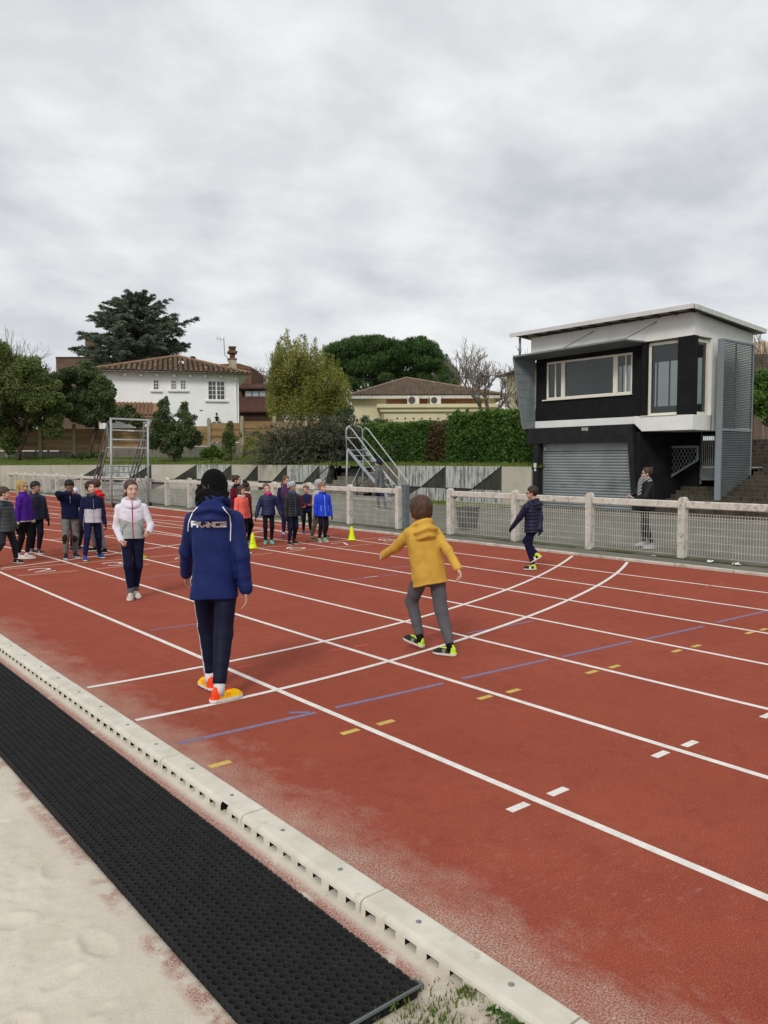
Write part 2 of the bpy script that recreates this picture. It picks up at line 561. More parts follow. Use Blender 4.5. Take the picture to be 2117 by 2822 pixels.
x = 3.16 + 1.22 * 7; R = RB + x - 3.16
mark('lane_line', [(x - 0.06 - R * (1 - math.cos(a)), 14 + R * math.sin(a)) for a in np.linspace(0.06, 1.2, 40)], 0.05, P_WHITE, 0.005)
def smooth_curve(pts, n=60, deg=4):
    P = np.array(pts); c = np.polyfit(P[:, 0], P[:, 1], deg)
    xs = np.linspace(P[0, 0], P[-1, 0], n)
    return np.stack([xs, np.polyval(c, xs)], 1)
mark('start_arc', smooth_curve([(2.04, 6.2), (4.0, 6.27), (4.91, 6.37), (5.62, 6.51), (6.82, 6.8), (7.06, 6.9), (9.66, 7.89), (10.57, 8.31), (11.78, 8.97)]), 0.05, P_WHITE, 0.0075)
mark('start_arc', smooth_curve([(2.03, 5.2), (4.06, 5.26), (4.4, 5.31), (5.57, 5.52), (7.25, 5.92), (8.04, 6.18), (9.28, 6.62), (10.51, 7.16), (11.78, 7.81)]), 0.05, P_WHITE, 0.0075)
far_arc = [on_z(*q)[:2] for q in ((2, 1566.0), (155, 1548), (347, 1523), (460, 1503.7), (640, 1478), (740, 1461))]
mark('start_arc', smooth_curve(far_arc, 40, 2), 0.05, P_WHITE, 0.0075)
mark('start_line', [(2.0, 13.92), (11.8, 13.92)], 0.05, P_PINK, 0.0065)
for y, z, x0, x1 in ((4.57, 0, 2.07, 3.08), (4.52, 0, 3.25, 4.27), (4.47, 0, 4.48, 5.51), (4.39, 0, 5.68, 6.68), (4.30, 0, 6.85, 7.88), (4.26, 0, 8.16, 9.22)):
    mark('blue_line', [(x0, y + 0.025), (x1, y - 0.025)], 0.045, P_BLUE)
mark('blue_arrow', [(3.05, 4.575), (2.93, 4.66)], 0.04, P_BLUE, 0.0055)
for y, x0, x1 in ((5.65, 5.7, 6.71), (7.9, 3.25, 4.28), (11.55, 4.54, 5.33), (9.33, 6.89, 7.86), (9.9, 8.2, 9.1)):
    mark('blue_line', [(x0, y), (x1, y - 0.03)], 0.035, P_BLUE)
for i, (x, y) in enumerate(((2.11, 4.12), (3.03, 4.075), (3.325, 4.065), (4.255, 4.025), (4.545, 4.0), (5.455, 3.94), (5.75, 3.92), (6.66, 3.875), (6.98, 3.86), (7.93, 3.81), (8.2, 3.79))):
    mark('yellow_mark', [(x - 0.07, y), (x + 0.07, y)], 0.05, P_YEL)
for x, y in ((3.02, 2.62), (3.33, 2.61), (4.235, 2.555), (4.535, 2.535), (5.45, 2.48), (5.75, 2.46)):
    mark('white_mark', [(x - 0.07, y), (x + 0.07, y)], 0.05, P_WHITE)
for x, y in ((3.31, 5.97), (5.455, 5.9), (5.75, 5.885), (7.88, 5.77), (8.19, 5.75), (2.3, 5.98), (4.25, 5.94), (4.55, 5.93), (9.1, 5.7), (9.4, 5.69), (10.4, 5.6), (10.7, 5.58), (11.5, 4.9)):
    mark('red_mark', [(x - 0.08, y), (x + 0.08, y)], 0.05, P_REDM)
for sx_, sy_ in ((155, 1486), (300, 1476), (297, 1446), (90, 1513), (10, 1496), (150, 1419), (672, 1453), (783, 1465), (436, 1447), (1025, 1590)):
    q = on_z(sx_, sy_)
    mark('white_mark', [(q[0] - 0.13, q[1]), (q[0] + 0.13, q[1])], 0.05, P_WHITE)
# lane numbers 2..8 behind the start line, each over its own stroke
def arc(cx, cy, rx, ry, a0, a1, n=12):
    return [(cx + rx * math.cos(R_(a0 + (a1 - a0) * i / n)), cy + ry * math.sin(R_(a0 + (a1 - a0) * i / n))) for i in range(n + 1)]
DIG = {'2': [arc(.5, .72, .46, .28, 165, -35) + [(.06, .02), (1.0, .02)]],
       '3': [arc(.45, .75, .45, .25, 160, -80), arc(.45, .26, .5, .26, 85, -160)],
       '4': [[(.7, 0), (.7, 1), (.02, .3), (1, .3)]],
       '5': [[(.92, .98), (.15, .98), (.1, .55)], [(.1, .55)] + arc(.45, .32, .5, .32, 120, -150)],
       '6': [arc(.5, .3, .48, .3, 0, 360, 18), arc(.85, .3, .83, .7, 95, 180)],
       '7': [[(0, .98), (.98, .98), (.35, 0)]],
       '8': [arc(.5, .26, .48, .26, 0, 360, 18), arc(.5, .76, .4, .24, 0, 360, 16)]}
for k, ch in enumerate('2345678'):
    cx = LX[0] + 1.22 * k + 0.57
    for st in DIG[ch]:
        mark('lane_number', [(cx - 0.17 + 0.34 * a, 13.2 + 0.44 * c) for a, c in st], 0.05, P_WHITE, 0.0055)
    mark('number_stroke', [(cx - 0.47, 13.0), (cx + 0.44, 12.98)], 0.045, P_PINK)

# asphalt behind the track: strip, yard
ASPH = M('worn_asphalt', s2l(120, 117, 106), s2l(102, 101, 92), scale=0.9, rough=0.95, bump=0.5, bscale=70, bdist=0.006, c3=s2l(84, 92, 58), s3=0.5, lo3=0.56, hi3=0.68, amt3=0.55, world=True)
V, F = grid_mesh(np.linspace(11.9, 22.95, 12), np.linspace(-25, 75, 40), lambda P: np.full(len(P), -0.012))
link('asphalt_yard', mesh_np('asphalt_yard', V, F, [ASPH]), kind='structure')
# mossy grass along the foot of the retaining wall (one low, uneven sheet plus blades further down)
V, F = grid_mesh(np.linspace(20.3, 22.9, 20), np.linspace(19.5, 44, 120), lambda P: 0.012 * vnoise(P, 2.0, 3) - 0.012 + np.clip((P[:, 0] - 20.9 - 0.5 * vnoise(P, 0.5, 9)) * 0.03, -0.05, 0.03))
link('grass_verge', mesh_np('grass_verge', V, F, [M('verge_grass', s2l(92, 104, 48), s2l(112, 112, 78), scale=3, rough=1, bump=0.6, bscale=50, bdist=0.02, world=True)], smooth=True), kind='structure')

# outer kerb: low, white painted stones with chipped paint
OK_ = grime_mat('chipped_white_kerb', s2l(176, 168, 156), s2l(70, 66, 54), s2l(205, 198, 188), s=3.0, amount=0.8, streak=False)
ok = empty('outer_kerb', (0, 0, 0), kind='structure')
mb = MB(); mb.cbox(-0.035, 0.006, -0.02, 0.035, 0.994, 0.05, 0.012); kme = mb.mesh('kerb_stone', OK_)
for i in range(-8, 62):
    link('kerb_stone', kme, ok, (11.93 + random.uniform(-.004, .004), i * 1.0, random.uniform(-.008, .003)), random.uniform(-.006, .006))

# inner kerb: hollow white plastic segments, drain slots on the pit side
KM = M('white_kerb_plastic', s2l(212, 207, 194), s2l(196, 189, 174), scale=6, rough=0.5, bump=0.12, bscale=60, bdist=0.002, c3=s2l(158, 146, 128), s3=9, lo3=0.6, hi3=0.75, amt3=0.55, world=True)
DARK = M('dark_inside', (0.012, 0.011, 0.01))  # near-black colour that paints the shade inside kerb slots and vent holes
STEEL = M('galvanised_steel', s2l(150, 154, 156), s2l(126, 131, 134), scale=30, rough=0.5, metal=0.5)
SEG = 0.955
PROF = [(-.141, 0), (-.140, .030), (-.137, .042), (-.129, .052), (-.117, .056), (-.012, .056), (-.004, .052), (0, .044), (0, 0)]
def kerb_mesh(name, broken=False):
    mb = MB()
    cuts = [0.004]; slots = []
    n = 8; pitch = (SEG - 0.008) / n
    for k in range(n):
        a = 0.004 + k * pitch + pitch * 0.22; b_ = a + pitch * 0.54
        cuts += [a, b_]; slots.append(len(cuts) - 2)
    cuts.append(SEG - 0.004)
    big = [1] if broken else []
    V = []; np_ = len(PROF)
    for c in cuts: V += [(p[0], c, p[1]) for p in PROF]
    mb.add(V, [], 0)
    for i in range(len(cuts) - 1):
        lo_ = 0
        if i in slots:
            lo_ = 3 if slots.index(i) in big else 1
            zt = PROF[lo_][1]; x0 = PROF[lo_][0]; y0, y1 = cuts[i], cuts[i + 1]
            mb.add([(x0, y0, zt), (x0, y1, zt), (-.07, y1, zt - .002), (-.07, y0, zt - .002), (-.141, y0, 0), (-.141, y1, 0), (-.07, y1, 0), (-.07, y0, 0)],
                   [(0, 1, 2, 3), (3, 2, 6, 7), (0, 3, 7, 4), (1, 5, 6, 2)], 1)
        for k in range(lo_, np_ - 1):
            a = i * np_ + k
            mb.f.append([a, a + 1, a + np_ + 1, a + np_]); mb.m.append(0)
    mb.f.append(list(range(np_))); mb.m.append(0)
    mb.f.append([(len(cuts) - 1) * np_ + k for k in range(np_)][::-1]); mb.m.append(0)
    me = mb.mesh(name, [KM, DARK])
    return me
k0, k1 = kerb_mesh('kerb_segment'), kerb_mesh('kerb_segment_broken', True)
kerb = empty('track_kerb', (1.956, 0, 0), kind='structure')
mb = MB(); mb.tube([(0, 0, 0), (0, 0, 0.003)], 0.011, 10); mb.tube([(0, 0, 0.003), (0, 0, 0.0042)], 0.006, 8); scm = mb.mesh('screw', STEEL)
for i in range(-3, 14):
    y = 0.475 + i * SEG
    o = link('kerb_segment', k1 if i == 3 else k0, kerb, (random.uniform(-.002, .002), y, random.uniform(-.003, 0)), random.uniform(-.0012, .0012))
    if i == 3: o['label'] = 'broken kerb piece'
    for q in (0.25, 0.73): link('screw', scm, o, (-.062, q * SEG, .0555))

# ------------------------------------------------------------------ sand pit and rubber border
def sand_z(P):
    z = 0.018 * vnoise(P, 1.3, 5, 3) + 0.013 * vnoise(P, 7, 6, 5, .65) + 0.006 * np.maximum(0, vnoise(P, 22, 8, 3))
    r = np.random.default_rng(12)
    for k in range(260):
        c = r.uniform((-2.6, 0.9), (1.02, 7.5)); a = r.uniform(0, 3.14); l = r.uniform(0.045, 0.12); ww = l * r.uniform(0.5, 0.8)
        d = P - c
        u = (d[:, 0] * math.cos(a) + d[:, 1] * math.sin(a)) / l; v = (-d[:, 0] * math.sin(a) + d[:, 1] * math.cos(a)) / ww
        q = np.sqrt(u * u + v * v)
        dep = r.uniform(0.004, 0.014)
        z += np.where(q < 2, -dep * np.exp(-(q / 0.75) ** 4) + dep * 0.6 * np.exp(-((q - 1.12) / 0.22) ** 2), 0)
    # falls to the rubber border and lies flat under the mat and up to the kerb
    k = np.clip((1.10 - P[:, 0]) / 0.22, 0, 1)
    low = 0.002 * vnoise(P, 7, 4, 4)
    kr = np.clip((P[:, 0] - 1.72) / 0.1, 0, 1) * (0.012 + 0.010 * vnoise(P, 6, 31, 4))
    near = np.clip((1.9 - P[:, 1]) / 0.12, 0, 1) * np.clip((P[:, 0] - 1.05) / 0.1, 0, 1) * (0.012 + 0.02 * vnoise(P, 4, 41, 5))
    return -0.008 + k * (z + 0.012) + (1 - k) * low + kr + near - 0.022 * np.clip((P[:, 0] - 1.15) / .02, 0, 1) * np.clip((1.695 - P[:, 0]) / .02, 0, 1) * np.clip((P[:, 1] - 1.88) / .03, 0, 1)
def sand_material():
    m = bpy.data.materials.new('pale_sand'); m.use_nodes = True
    t = m.node_tree; b = t.nodes['Principled BSDF']
    b.inputs['Roughness'].default_value = 1.0; b.inputs['Specular IOR Level'].default_value = 0.1
    g = N(t, 'ShaderNodeNewGeometry').outputs['Position']
    sx = N(t, 'ShaderNodeSeparateXYZ'); t.links.new(g, sx.inputs[0])
    def noise(scale, det=5.0, rg=0.6):
        n = N(t, 'ShaderNodeTexNoise'); n.inputs['Scale'].default_value = scale; n.inputs['Detail'].default_value = det; n.inputs['Roughness'].default_value = rg
        t.links.new(g, n.inputs['Vector']); return n.outputs['Fac']
    def mr(v, a, c, f0=0.0, to=1.0):
        n = N(t, 'ShaderNodeMapRange'); n.inputs['From Min'].default_value = a; n.inputs['From Max'].default_value = c
        n.inputs['To Min'].default_value = f0; n.inputs['To Max'].default_value = to
        t.links.new(v, n.inputs['Value']); return n.outputs[0]
    def mt(op, a, c):
        n = N(t, 'ShaderNodeMath', operation=op)
        for i, v in enumerate((a, c)):
            if isinstance(v, (int, float)): n.inputs[i].default_value = v
            else: t.links.new(v, n.inputs[i])
        return n.outputs[0]
    def mix(f, a, c):
        n = N(t, 'ShaderNodeMixRGB'); t.links.new(f, n.inputs[0])
        for i, q in ((1, a), (2, c)):
            if isinstance(q, tuple): n.inputs[i].default_value = (*q, 1)
            else: t.links.new(q, n.inputs[i])
        return n.outputs[0]
    c = mix(mr(noise(2.2, 6), 0.35, 0.7), s2l(206, 198, 184), s2l(196, 186, 170))
    c = mix(mr(noise(9.0, 6, .7), 0.55, 0.75, 0, 0.5), c, s2l(178, 166, 148))
    c = mix(mr(noise(160, 3), 0.55, 0.8, 0, 0.5), c, s2l(150, 136, 118))
    c = mix(mr(noise(60, 2), 0.72, 0.76, 0, 0.7), c, s2l(112, 98, 80))
    # red rubber granules of the border showing through: a band each side of the mat
    def band(x0, x1, soft):
        return mt('MULTIPLY', mr(sx.outputs[0], x0 - soft, x0 + soft), mr(sx.outputs[0], x1 - soft, x1 + soft, 1.0, 0.0))
    bd = mt('MAXIMUM', mt('MULTIPLY', band(1.075, 1.20, 0.02), mr(sx.outputs[1], 1.6, 3.6, 1.0, 0.72)), mt('MULTIPLY', band(1.60, 1.765, 0.02), mr(sx.outputs[1], 1.88, 1.98)))
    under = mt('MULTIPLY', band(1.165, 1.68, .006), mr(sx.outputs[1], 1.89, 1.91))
    patch = mr(mt('ADD', noise(4.0, 5, .62), mt('MULTIPLY', band(1.6, 1.8, .02), 0.14)), 0.47, 0.55)
    grain = mr(noise(150, 4, .8), 0.44, 0.54)
    f = mt('MULTIPLY', mt('MULTIPLY', bd, patch), mt('ADD', mt('MULTIPLY', grain, .7), .25))
    c = mix(f, c, s2l(140, 66, 58))
    c = mix(mt('MULTIPLY', under, mr(noise(14, 4), .3, .62, 1.0, .55)), c, (.02, .018, .016))  # sand under the mats coloured near black, painting shade into their holes
    # earth in front of the mat
    e = mt('MULTIPLY', mr(sx.outputs[1], 1.7, 2.05, 1.0, 0.0), mr(sx.outputs[0], 1.15, 1.3))
    c = mix(mt('MULTIPLY', e, mr(noise(11, 7, .7), .36, .62, 0.0, 0.75)), c, s2l(134, 118, 98))
    t.links.new(c, b.inputs['Base Color'])
    bn = N(t, 'ShaderNodeBump'); bn.inputs['Strength'].default_value = 0.6; bn.inputs['Distance'].default_value = 0.006
    t.links.new(noise(70, 6, .7), bn.inputs['Height']); t.links.new(bn.outputs[0], b.inputs['Normal'])
    return m
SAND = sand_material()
xs = np.concatenate([np.linspace(-9, -1.2, 20)[:-1], np.linspace(-1.2, 1.16, 190), np.linspace(1.17, 1.845, 45)])
ys = np.concatenate([np.linspace(-3, 0.6, 8)[:-1], np.linspace(0.6, 6.5, 480), np.linspace(6.55, 24, 60)])
V, F = grid_mesh(xs, ys, sand_z)
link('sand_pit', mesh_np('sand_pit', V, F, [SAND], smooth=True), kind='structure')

# ------------------------------------------------------------------ rubber ring mats
RUB = M('black_rubber', (0.010, 0.0103, 0.011), (0.016, 0.0165, 0.0175), scale=12, rough=0.75, spec=0.22, bump=0.25, bscale=140, bdist=0.002, c3=(0.12, 0.11, 0.10), s3=26, lo3=0.7, hi3=0.78, amt3=0.25, world=True)
MX0, MX1, CELLS = 1.15, 1.69, 14
PIT = (MX1 - MX0) / CELLS
ROWS = 20
MLEN = ROWS * PIT
def mat_mesh():
    n = 16; h = PIT / 2; rb = PIT * 0.385; rs = PIT * 0.16; zt = 0.0; zb = -0.042
    outer = []; inner = []
    # outline of a cell: square whose corners are bitten off by the small holes
    ol = []
    for c in range(4):
        a0 = 45 + 90 * c
        cx, cy = h * math.copysign(1, math.cos(R_(a0))), h * math.copysign(1, math.sin(R_(a0)))
        for k in range(4):
            a = a0 + 180 + 45 - 30 * k
            ol.append((cx + rs * math.cos(R_(a)), cy + rs * math.sin(R_(a))))
    il = []
    for c in range(4):
        for k in range(4):
            a = 45 + 90 * c - 33.75 + 22.5 * k; il.append((rb * math.cos(R_(a)), rb * math.sin(R_(a))))
    ol = np.array(ol); il = np.array(il)
    k = len(ol); i = np.arange(k); j = (i + 1) % k
    rim = il * 1.0
    rise = 0.0016
    V = np.concatenate([np.column_stack([ol, np.full(k, zt)]), np.column_stack([ol * .5 + il * .5, np.full(k, zt + rise)]), np.column_stack([il, np.full(k, zt)]), np.column_stack([ol, np.full(k, zb)]), np.column_stack([il, np.full(k, zb)])])
    F = np.concatenate([np.stack([i, j, j + k, i + k], 1), np.stack([i + k, j + k, j + 2 * k, i + 2 * k], 1), np.stack([i + 2 * k, j + 2 * k, j + 4 * k, i + 4 * k], 1), np.stack([j, i, i + 3 * k, j + 3 * k], 1)])
    Vs = []; Fs = []; o = 0
    r = np.random.default_rng(3)
    for yy in range(ROWS):
        for xx in range(CELLS):
            v = V.copy(); v[:, 0] += (xx + .5) * PIT; v[:, 1] += (yy + .5) * PIT; v[:, 2] += r.normal(0, 0.0007)
            Vs.append(v); Fs.append(F + o); o += len(V)
    return mesh_np('ring_mesh', np.concatenate(Vs), np.concatenate(Fs), [RUB])
mm = mat_mesh()
MAT_LABELS = ['black ring mat nearest the grass, metal edging on its end', 'black ring mat second from the grassy end of the row', 'black ring mat third from the grassy end, lying level with the broken kerb',
              'black ring mat fourth from the grassy end of the row', 'black ring mat fifth from the grassy end of the row', 'black ring mat sixth from the grassy end of the row',
              'black ring mat seventh from the grassy end, at the left edge of the photo', 'black ring mat farthest from the grass, beyond the left edge']
for i in range(8):
    y = 1.895 + i * (MLEN + 0.006)
    o = empty('rubber_mat', (MX0 + 0.0, y, 0.026), random.uniform(-.004, .004), MAT_LABELS[i], 'rubber mat', 'rubber ring mats laid end to end beside the sand pit')
    link('ring_mesh', mm, o)
    if i == 0:
        mb = MB(); mb.box(-0.01, -0.012, -0.006, CELLS * PIT + .012, -0.004, 0.003); mb.box(CELLS * PIT + .004, -0.0039, -0.03, CELLS * PIT + 0.010, 0.03, 0.002)
        for k in range(4, CELLS): mb.beam((k * PIT, -0.006, 0.001), (k * PIT, 0.016, -0.012), 0.003, 0.003)
        mb.build('metal_edging', M('dull_steel', s2l(104, 110, 110), rough=0.55, metal=0.3), o)
# ------------------------------------------------------------------ concrete rail fence along the track
FX = 13.0
F_CON = grime_mat('lichened_white_concrete', s2l(192, 186, 176), s2l(84, 79, 66), s2l(214, 208, 199), s=5.0, amount=0.9, streak=False)
WIRE = M('galvanised_wire', s2l(204, 202, 194), s2l(180, 178, 168), scale=4, rough=0.55, metal=0.15)
FSTEEL = M('blue_grey_steel', s2l(112, 122, 128), s2l(98, 106, 112), scale=6, rough=0.5, metal=0.3)
def post_mesh():
    mb = MB()
    prof = [(-.065, -.1), (.065, -.1), (.065, 1.03)] + [(.065 * math.cos(R_(a)), 1.03 + .075 * math.sin(R_(a))) for a in range(15, 180, 15)] + [(-.065, 1.03)]
    mb.prism([(-.065, y, z) for y, z in prof], (.13, 0, 0))
    return mb.mesh('post', F_CON)
PM = post_mesh()
def rail_mesh(L):
    mb = MB(); mb.cbox(-.045, .065, .895, .045, L - .065, 1.025, .014)
    return mb.mesh('rail', F_CON)
def wire_mesh(L, pitch=0.05, z0=0.05, z1=0.79, hz=(0.05, 0.17, 0.30, 0.43, 0.56, 0.69, 0.735, 0.79), r=0.0036):
    a = []
    for y in np.arange(.09, L - .06, pitch): a.append(((.04, y, z0), (.04, y, z1 + .012)))
    for z in hz: a.append(((.047, .07, z), (.047, L - .07, z)))
    V = []; F = []
    for p, q in a:
        p = np.array(p); q = np.array(q); d = q - p
        x = np.array([1, 0, 0]); y = np.cross(d / np.linalg.norm(d), x)
        b = len(V)
        for e in (p, q):
            for s_ in ((1, 1), (-1, 1), (-1, -1), (1, -1)): V.append(e + r * (s_[0] * x + s_[1] * y))
        F += [(b + k, b + (k + 1) % 4, b + 4 + (k + 1) % 4, b + 4 + k) for k in range(4)]
    return mesh_np('wire_mesh', np.array(V), np.array(F), [WIRE])
def diamond_mesh(L):
    V = []; F = []; r = .004
    n = int(L / .07) + 10
    for s_ in (1, -1):
        for k in range(-10, n):
            y0 = k * .07; p = np.array([.04, y0, .05]); q = np.array([.04, y0 + s_ * .72 * .8, .79])
            if s_ < 0: p[1] += .58; q[1] += .58
            t0, t1 = 0.0, 1.0
            dy = q[1] - p[1]
            lo = (.07 - p[1]) / dy; hi = (L - .07 - p[1]) / dy
            if lo > hi: lo, hi = hi, lo
            t0, t1 = max(0, lo), min(1, hi)
            if t1 - t0 < .02: continue
            a, b_ = p + (q - p) * t0, p + (q - p) * t1
            b = len(V)
            for e in (a, b_):
                for w_ in ((1, 1), (-1, 1), (-1, -1), (1, -1)): V.append(e + r * np.array([w_[0], w_[1], 0]))
            F += [(b + k_, b + (k_ + 1) % 4, b + 4 + (k_ + 1) % 4, b + 4 + k_) for k_ in range(4)]
    return mesh_np('wire_mesh', np.array(V), np.array(F), [WIRE])
_rm, _wm = {}, {}
def fence(label, ys, diamond_from=1e9):
    f = empty('concrete_fence', (FX, ys[0], 0), 0, label, 'fence')
    for i, y in enumerate(ys):
        link('post', PM, f, (random.uniform(-.012, .012), y - ys[0], random.uniform(-.015, .01)), (R_(random.uniform(-.6, .6)), R_(random.uniform(-.6, .6)), 0))
        if i + 1 < len(ys):
            L = round(ys[i + 1] - y, 2)
            if L not in _rm: _rm[L] = rail_mesh(L)
            link('rail', _rm[L], f, (0.0, y - ys[0], random.uniform(-.008, .008)))
            key = (L, y > diamond_from)
            if key not in _wm: _wm[key] = diamond_mesh(L) if key[1] else wire_mesh(L)
            link('wire_mesh', _wm[key], f, (0, y - ys[0], random.uniform(-.004, .004)), kind='stuff')
    return f
right_ys = [-6.4, -4.4, -2.4, -.4, 1.55, 3.5, 5.5, 7.5, 9.48, 11.42, 13.45]
left_ys = [15.35, 17.42] + [17.42 + 2.0 * k for k in range(1, 24)]
f1 = fence('white concrete rail fence with wire mesh, right of the gap behind the boy in yellow', right_ys)
f2 = fence('white concrete rail fence with wire mesh, left of the gap and behind the waiting children', left_ys, 54)
mb = MB(); mb.box(-.02, -.07, 0, .02, .07, 1.13); mb.box(.02, -.07, 0, .10, -.05, 1.13); mb.box(.02, .05, 0, .10, .07, 1.13); mb.box(-.03, -.075, 1.13, .105, .075, 1.137)
o = mb.build('gate_post', FSTEEL, loc=(FX + .02, 15.13, 0)); tag(o, 'blue grey steel gate post standing against the end of the fence at the gap', 'post')
# concrete lip with moss that carries the fence
V, F = grid_mesh(np.linspace(-.09, .16, 6), np.linspace(-8, 66, 400), lambda P: 0.02 + 0.018 * vnoise(P, 3.0, 21) - np.abs(P[:, 0] - .03) * .22)
link('fence_footing', mesh_np('fence_footing', V, F, [M('mossy_footing', s2l(98, 98, 82), s2l(66, 74, 34), scale=2.2, rough=1, bump=0.6, bscale=40, world=True)], smooth=True), loc=(FX, 0, 0), kind='structure')

# black crate-like bin behind the mesh, litter on the strip
b0 = on_z(1270, 1448)
bn = empty('litter_bin', (14.35, b0[1] / b0[0] * 14.35 - .25, -.012), 0.1, 'black plastic bin standing behind the fence mesh right of the gap', 'bin')
BINM = M('black_bin_plastic', s2l(38, 42, 46), s2l(52, 56, 60), scale=5, rough=0.5, c3=s2l(150, 150, 146), s3=7, lo3=0.7, hi3=0.72, amt3=0.8)
mb = MB()
for (a, b_) in (((-.21, -.2), (.21, -.2)), ((.21, -.2), (.21, .2)), ((.21, .2), (-.21, .2)), ((-.21, .2), (-.21, -.2))):
    (x0, y0), (x1, y1) = a, b_
    k = .86
    mb.add([(x0 * k, y0 * k, .03), (x1 * k, y1 * k, .03), (x1, y1, .56), (x0, y0, .56), (x0 * .8, y0 * .8, .06), (x1 * .8, y1 * .8, .06), (x1 * .93, y1 * .93, .56), (x0 * .93, y0 * .93, .56)],
           [(0, 1, 2, 3), (5, 4, 7, 6), (3, 2, 6, 7), (1, 0, 4, 5)])
mb.box(-.16, -.16, .03, .16, .16, .06)
mb.build('bin_body', BINM, bn)
mb = MB()
for a, b_ in (((-.22, -.21, .555), (.22, -.21, .555)), ((.22, -.21, .555), (.22, .21, .555)), ((.22, .21, .555), (-.22, .21, .555)), ((-.22, .21, .555), (-.22, -.21, .555))): mb.beam(a, b_, .035, .035)
mb.build('rim', BINM, bn)
PAP = M('white_paper', s2l(225, 225, 222), rough=0.7)
for (sx_, sy_, lb, sd_) in ((1962.6, 1548.2, 'flat scrap of white paper on the strip, the left one of two below the fence', 1), (2033, 1556, 'crumpled white scrap of paper on the strip, the right one of two', 2), (1815, 1531, 'small pale crumb of litter at the foot of the fence below the woman', 3)):
    q = on_z(sx_, sy_, 0.0); r = np.random.default_rng(sd_)
    V, F = grid_mesh(np.linspace(-.09, .09, 6), np.linspace(-.05, .05, 5), lambda P: np.abs(r.normal(0.018, .012, len(P))))
    o = link('paper_scrap', mesh_np('paper_scrap', V, F, [PAP]), None, (min(q[0], 12.85), q[1], .0), 0.4 * sd_)
    tag(o, lb, 'litter', 'paper scraps on the strip beside the track')
    if sd_ == 3: o.scale = (.5, .4, .5)

# ------------------------------------------------------------------ retaining wall of panels with dark triangles
WX = 22.9; ZT = 1.49; ZM = 0.57
G_BEIGE = grime_mat('beige_panel_concrete', s2l(176, 171, 156), s2l(112, 108, 94), s2l(186, 182, 170), s=0.9, amount=0.4, thr=0.56)
G_WORN = grime_mat('streaked_white_concrete', s2l(186, 188, 182), s2l(44, 45, 42), s2l(170, 172, 168), s=1.1, amount=0.85, thr=0.47)
G_DARK = grime_mat('dark_painted_concrete', s2l(60, 60, 56), s2l(34, 34, 32), s2l(78, 77, 72), s=1.2, amount=0.6)
G_GREY = grime_mat('grey_weathered_concrete', s2l(112, 108, 98), s2l(52, 50, 44), s2l(134, 130, 118), s=1.2, amount=0.7)
# wall path: straight along the track, then turning left with the bend
path = [(WX, 19.35), (WX, 20.85), (WX, 23.95), (WX, 27.05), (WX, 29.0), None, (WX, 32.3), (WX, 33.2), (WX, 36.3), (WX, 39.4), (WX, 42.5)]
cur = np.array([WX, 42.5])
def sx_of(p):
    v = np.array([p[0], p[1], 1.0 - EYE]); return CAM_W / 2 + CAM_F * (v @ _r) / (v @ _fw)
for tx in (543, 418, 281, 141, 0, -140, -280):
    best = min(np.linspace(0, 1.5, 151), key=lambda a: abs(sx_of(cur + 3.1 * np.array([-math.sin(a), math.cos(a)])) - tx))
    cur = cur + 3.1 * np.array([-math.sin(best), math.cos(best)])
    path.append(tuple(cur))
wall = empty('retaining_wall', (0, 0, 0), 0, 'long concrete retaining wall of pale panels with dark triangles', 'wall')
styles = {1: ('plain', G_BEIGE), 2: ('tri', G_WORN), 3: ('tri', G_WORN), 4: ('plain', G_GREY), 6: ('plain', G_GREY), 7: ('tri', G_WORN), 8: ('tri', G_WORN), 9: ('tri', G_BEIGE), 10: ('tri', G_BEIGE), 11: ('tri', G_WORN), 12: ('tri', G_BEIGE), 13: ('tri', G_WORN), 14: ('tri', G_BEIGE), 15: ('plain', G_BEIGE), 16: ('plain', G_BEIGE), 17: ('plain', G_BEIGE)}
wall_pts = [p for p in path if p]
k = 0
for a, b_ in zip(path[:-1], path[1:]):
    k += 1
    if a is None or b_ is None: continue
    a3 = np.array([*a, 0.0]); b3 = np.array([*b_, 0.0]); u = (b3 - a3); L = np.linalg.norm(u); u /= L
    n = np.array([-u[1], u[0], 0])          # towards the track
    st, mt_ = styles.get(k, ('plain', G_BEIGE))
    # in the picture the left end of a panel is its far end b
    P = lambda s_, z, dpt: a3 + u * s_ + n * dpt + np.array([0, 0, z])
    e = .012
    mb = MB()
    mb.prism([P(e, -.1, -.25), P(L - e, -.1, -.25), P(L - e, ZT - .005, -.25), P(e, ZT - .005, -.25)], n * (.235 if st == 'tri' else .25), 1 if st == 'tri' else 0)
    if st == 'tri':
        mb.prism([P(e, ZT, -.03), P(L - e, ZT, -.03), P(L - e, ZM + .02, -.03), P(L * .5, ZM + .02, -.03)], n * .06, 0)
        mb.prism([P(L * .5, ZM - .02, -.03), P(e, ZM - .02, -.03), P(e, -.1, -.03), P(L - e, -.1, -.03)], n * .06, 0)
    mb.build('wall_panel', [mt_, G_DARK], wall)
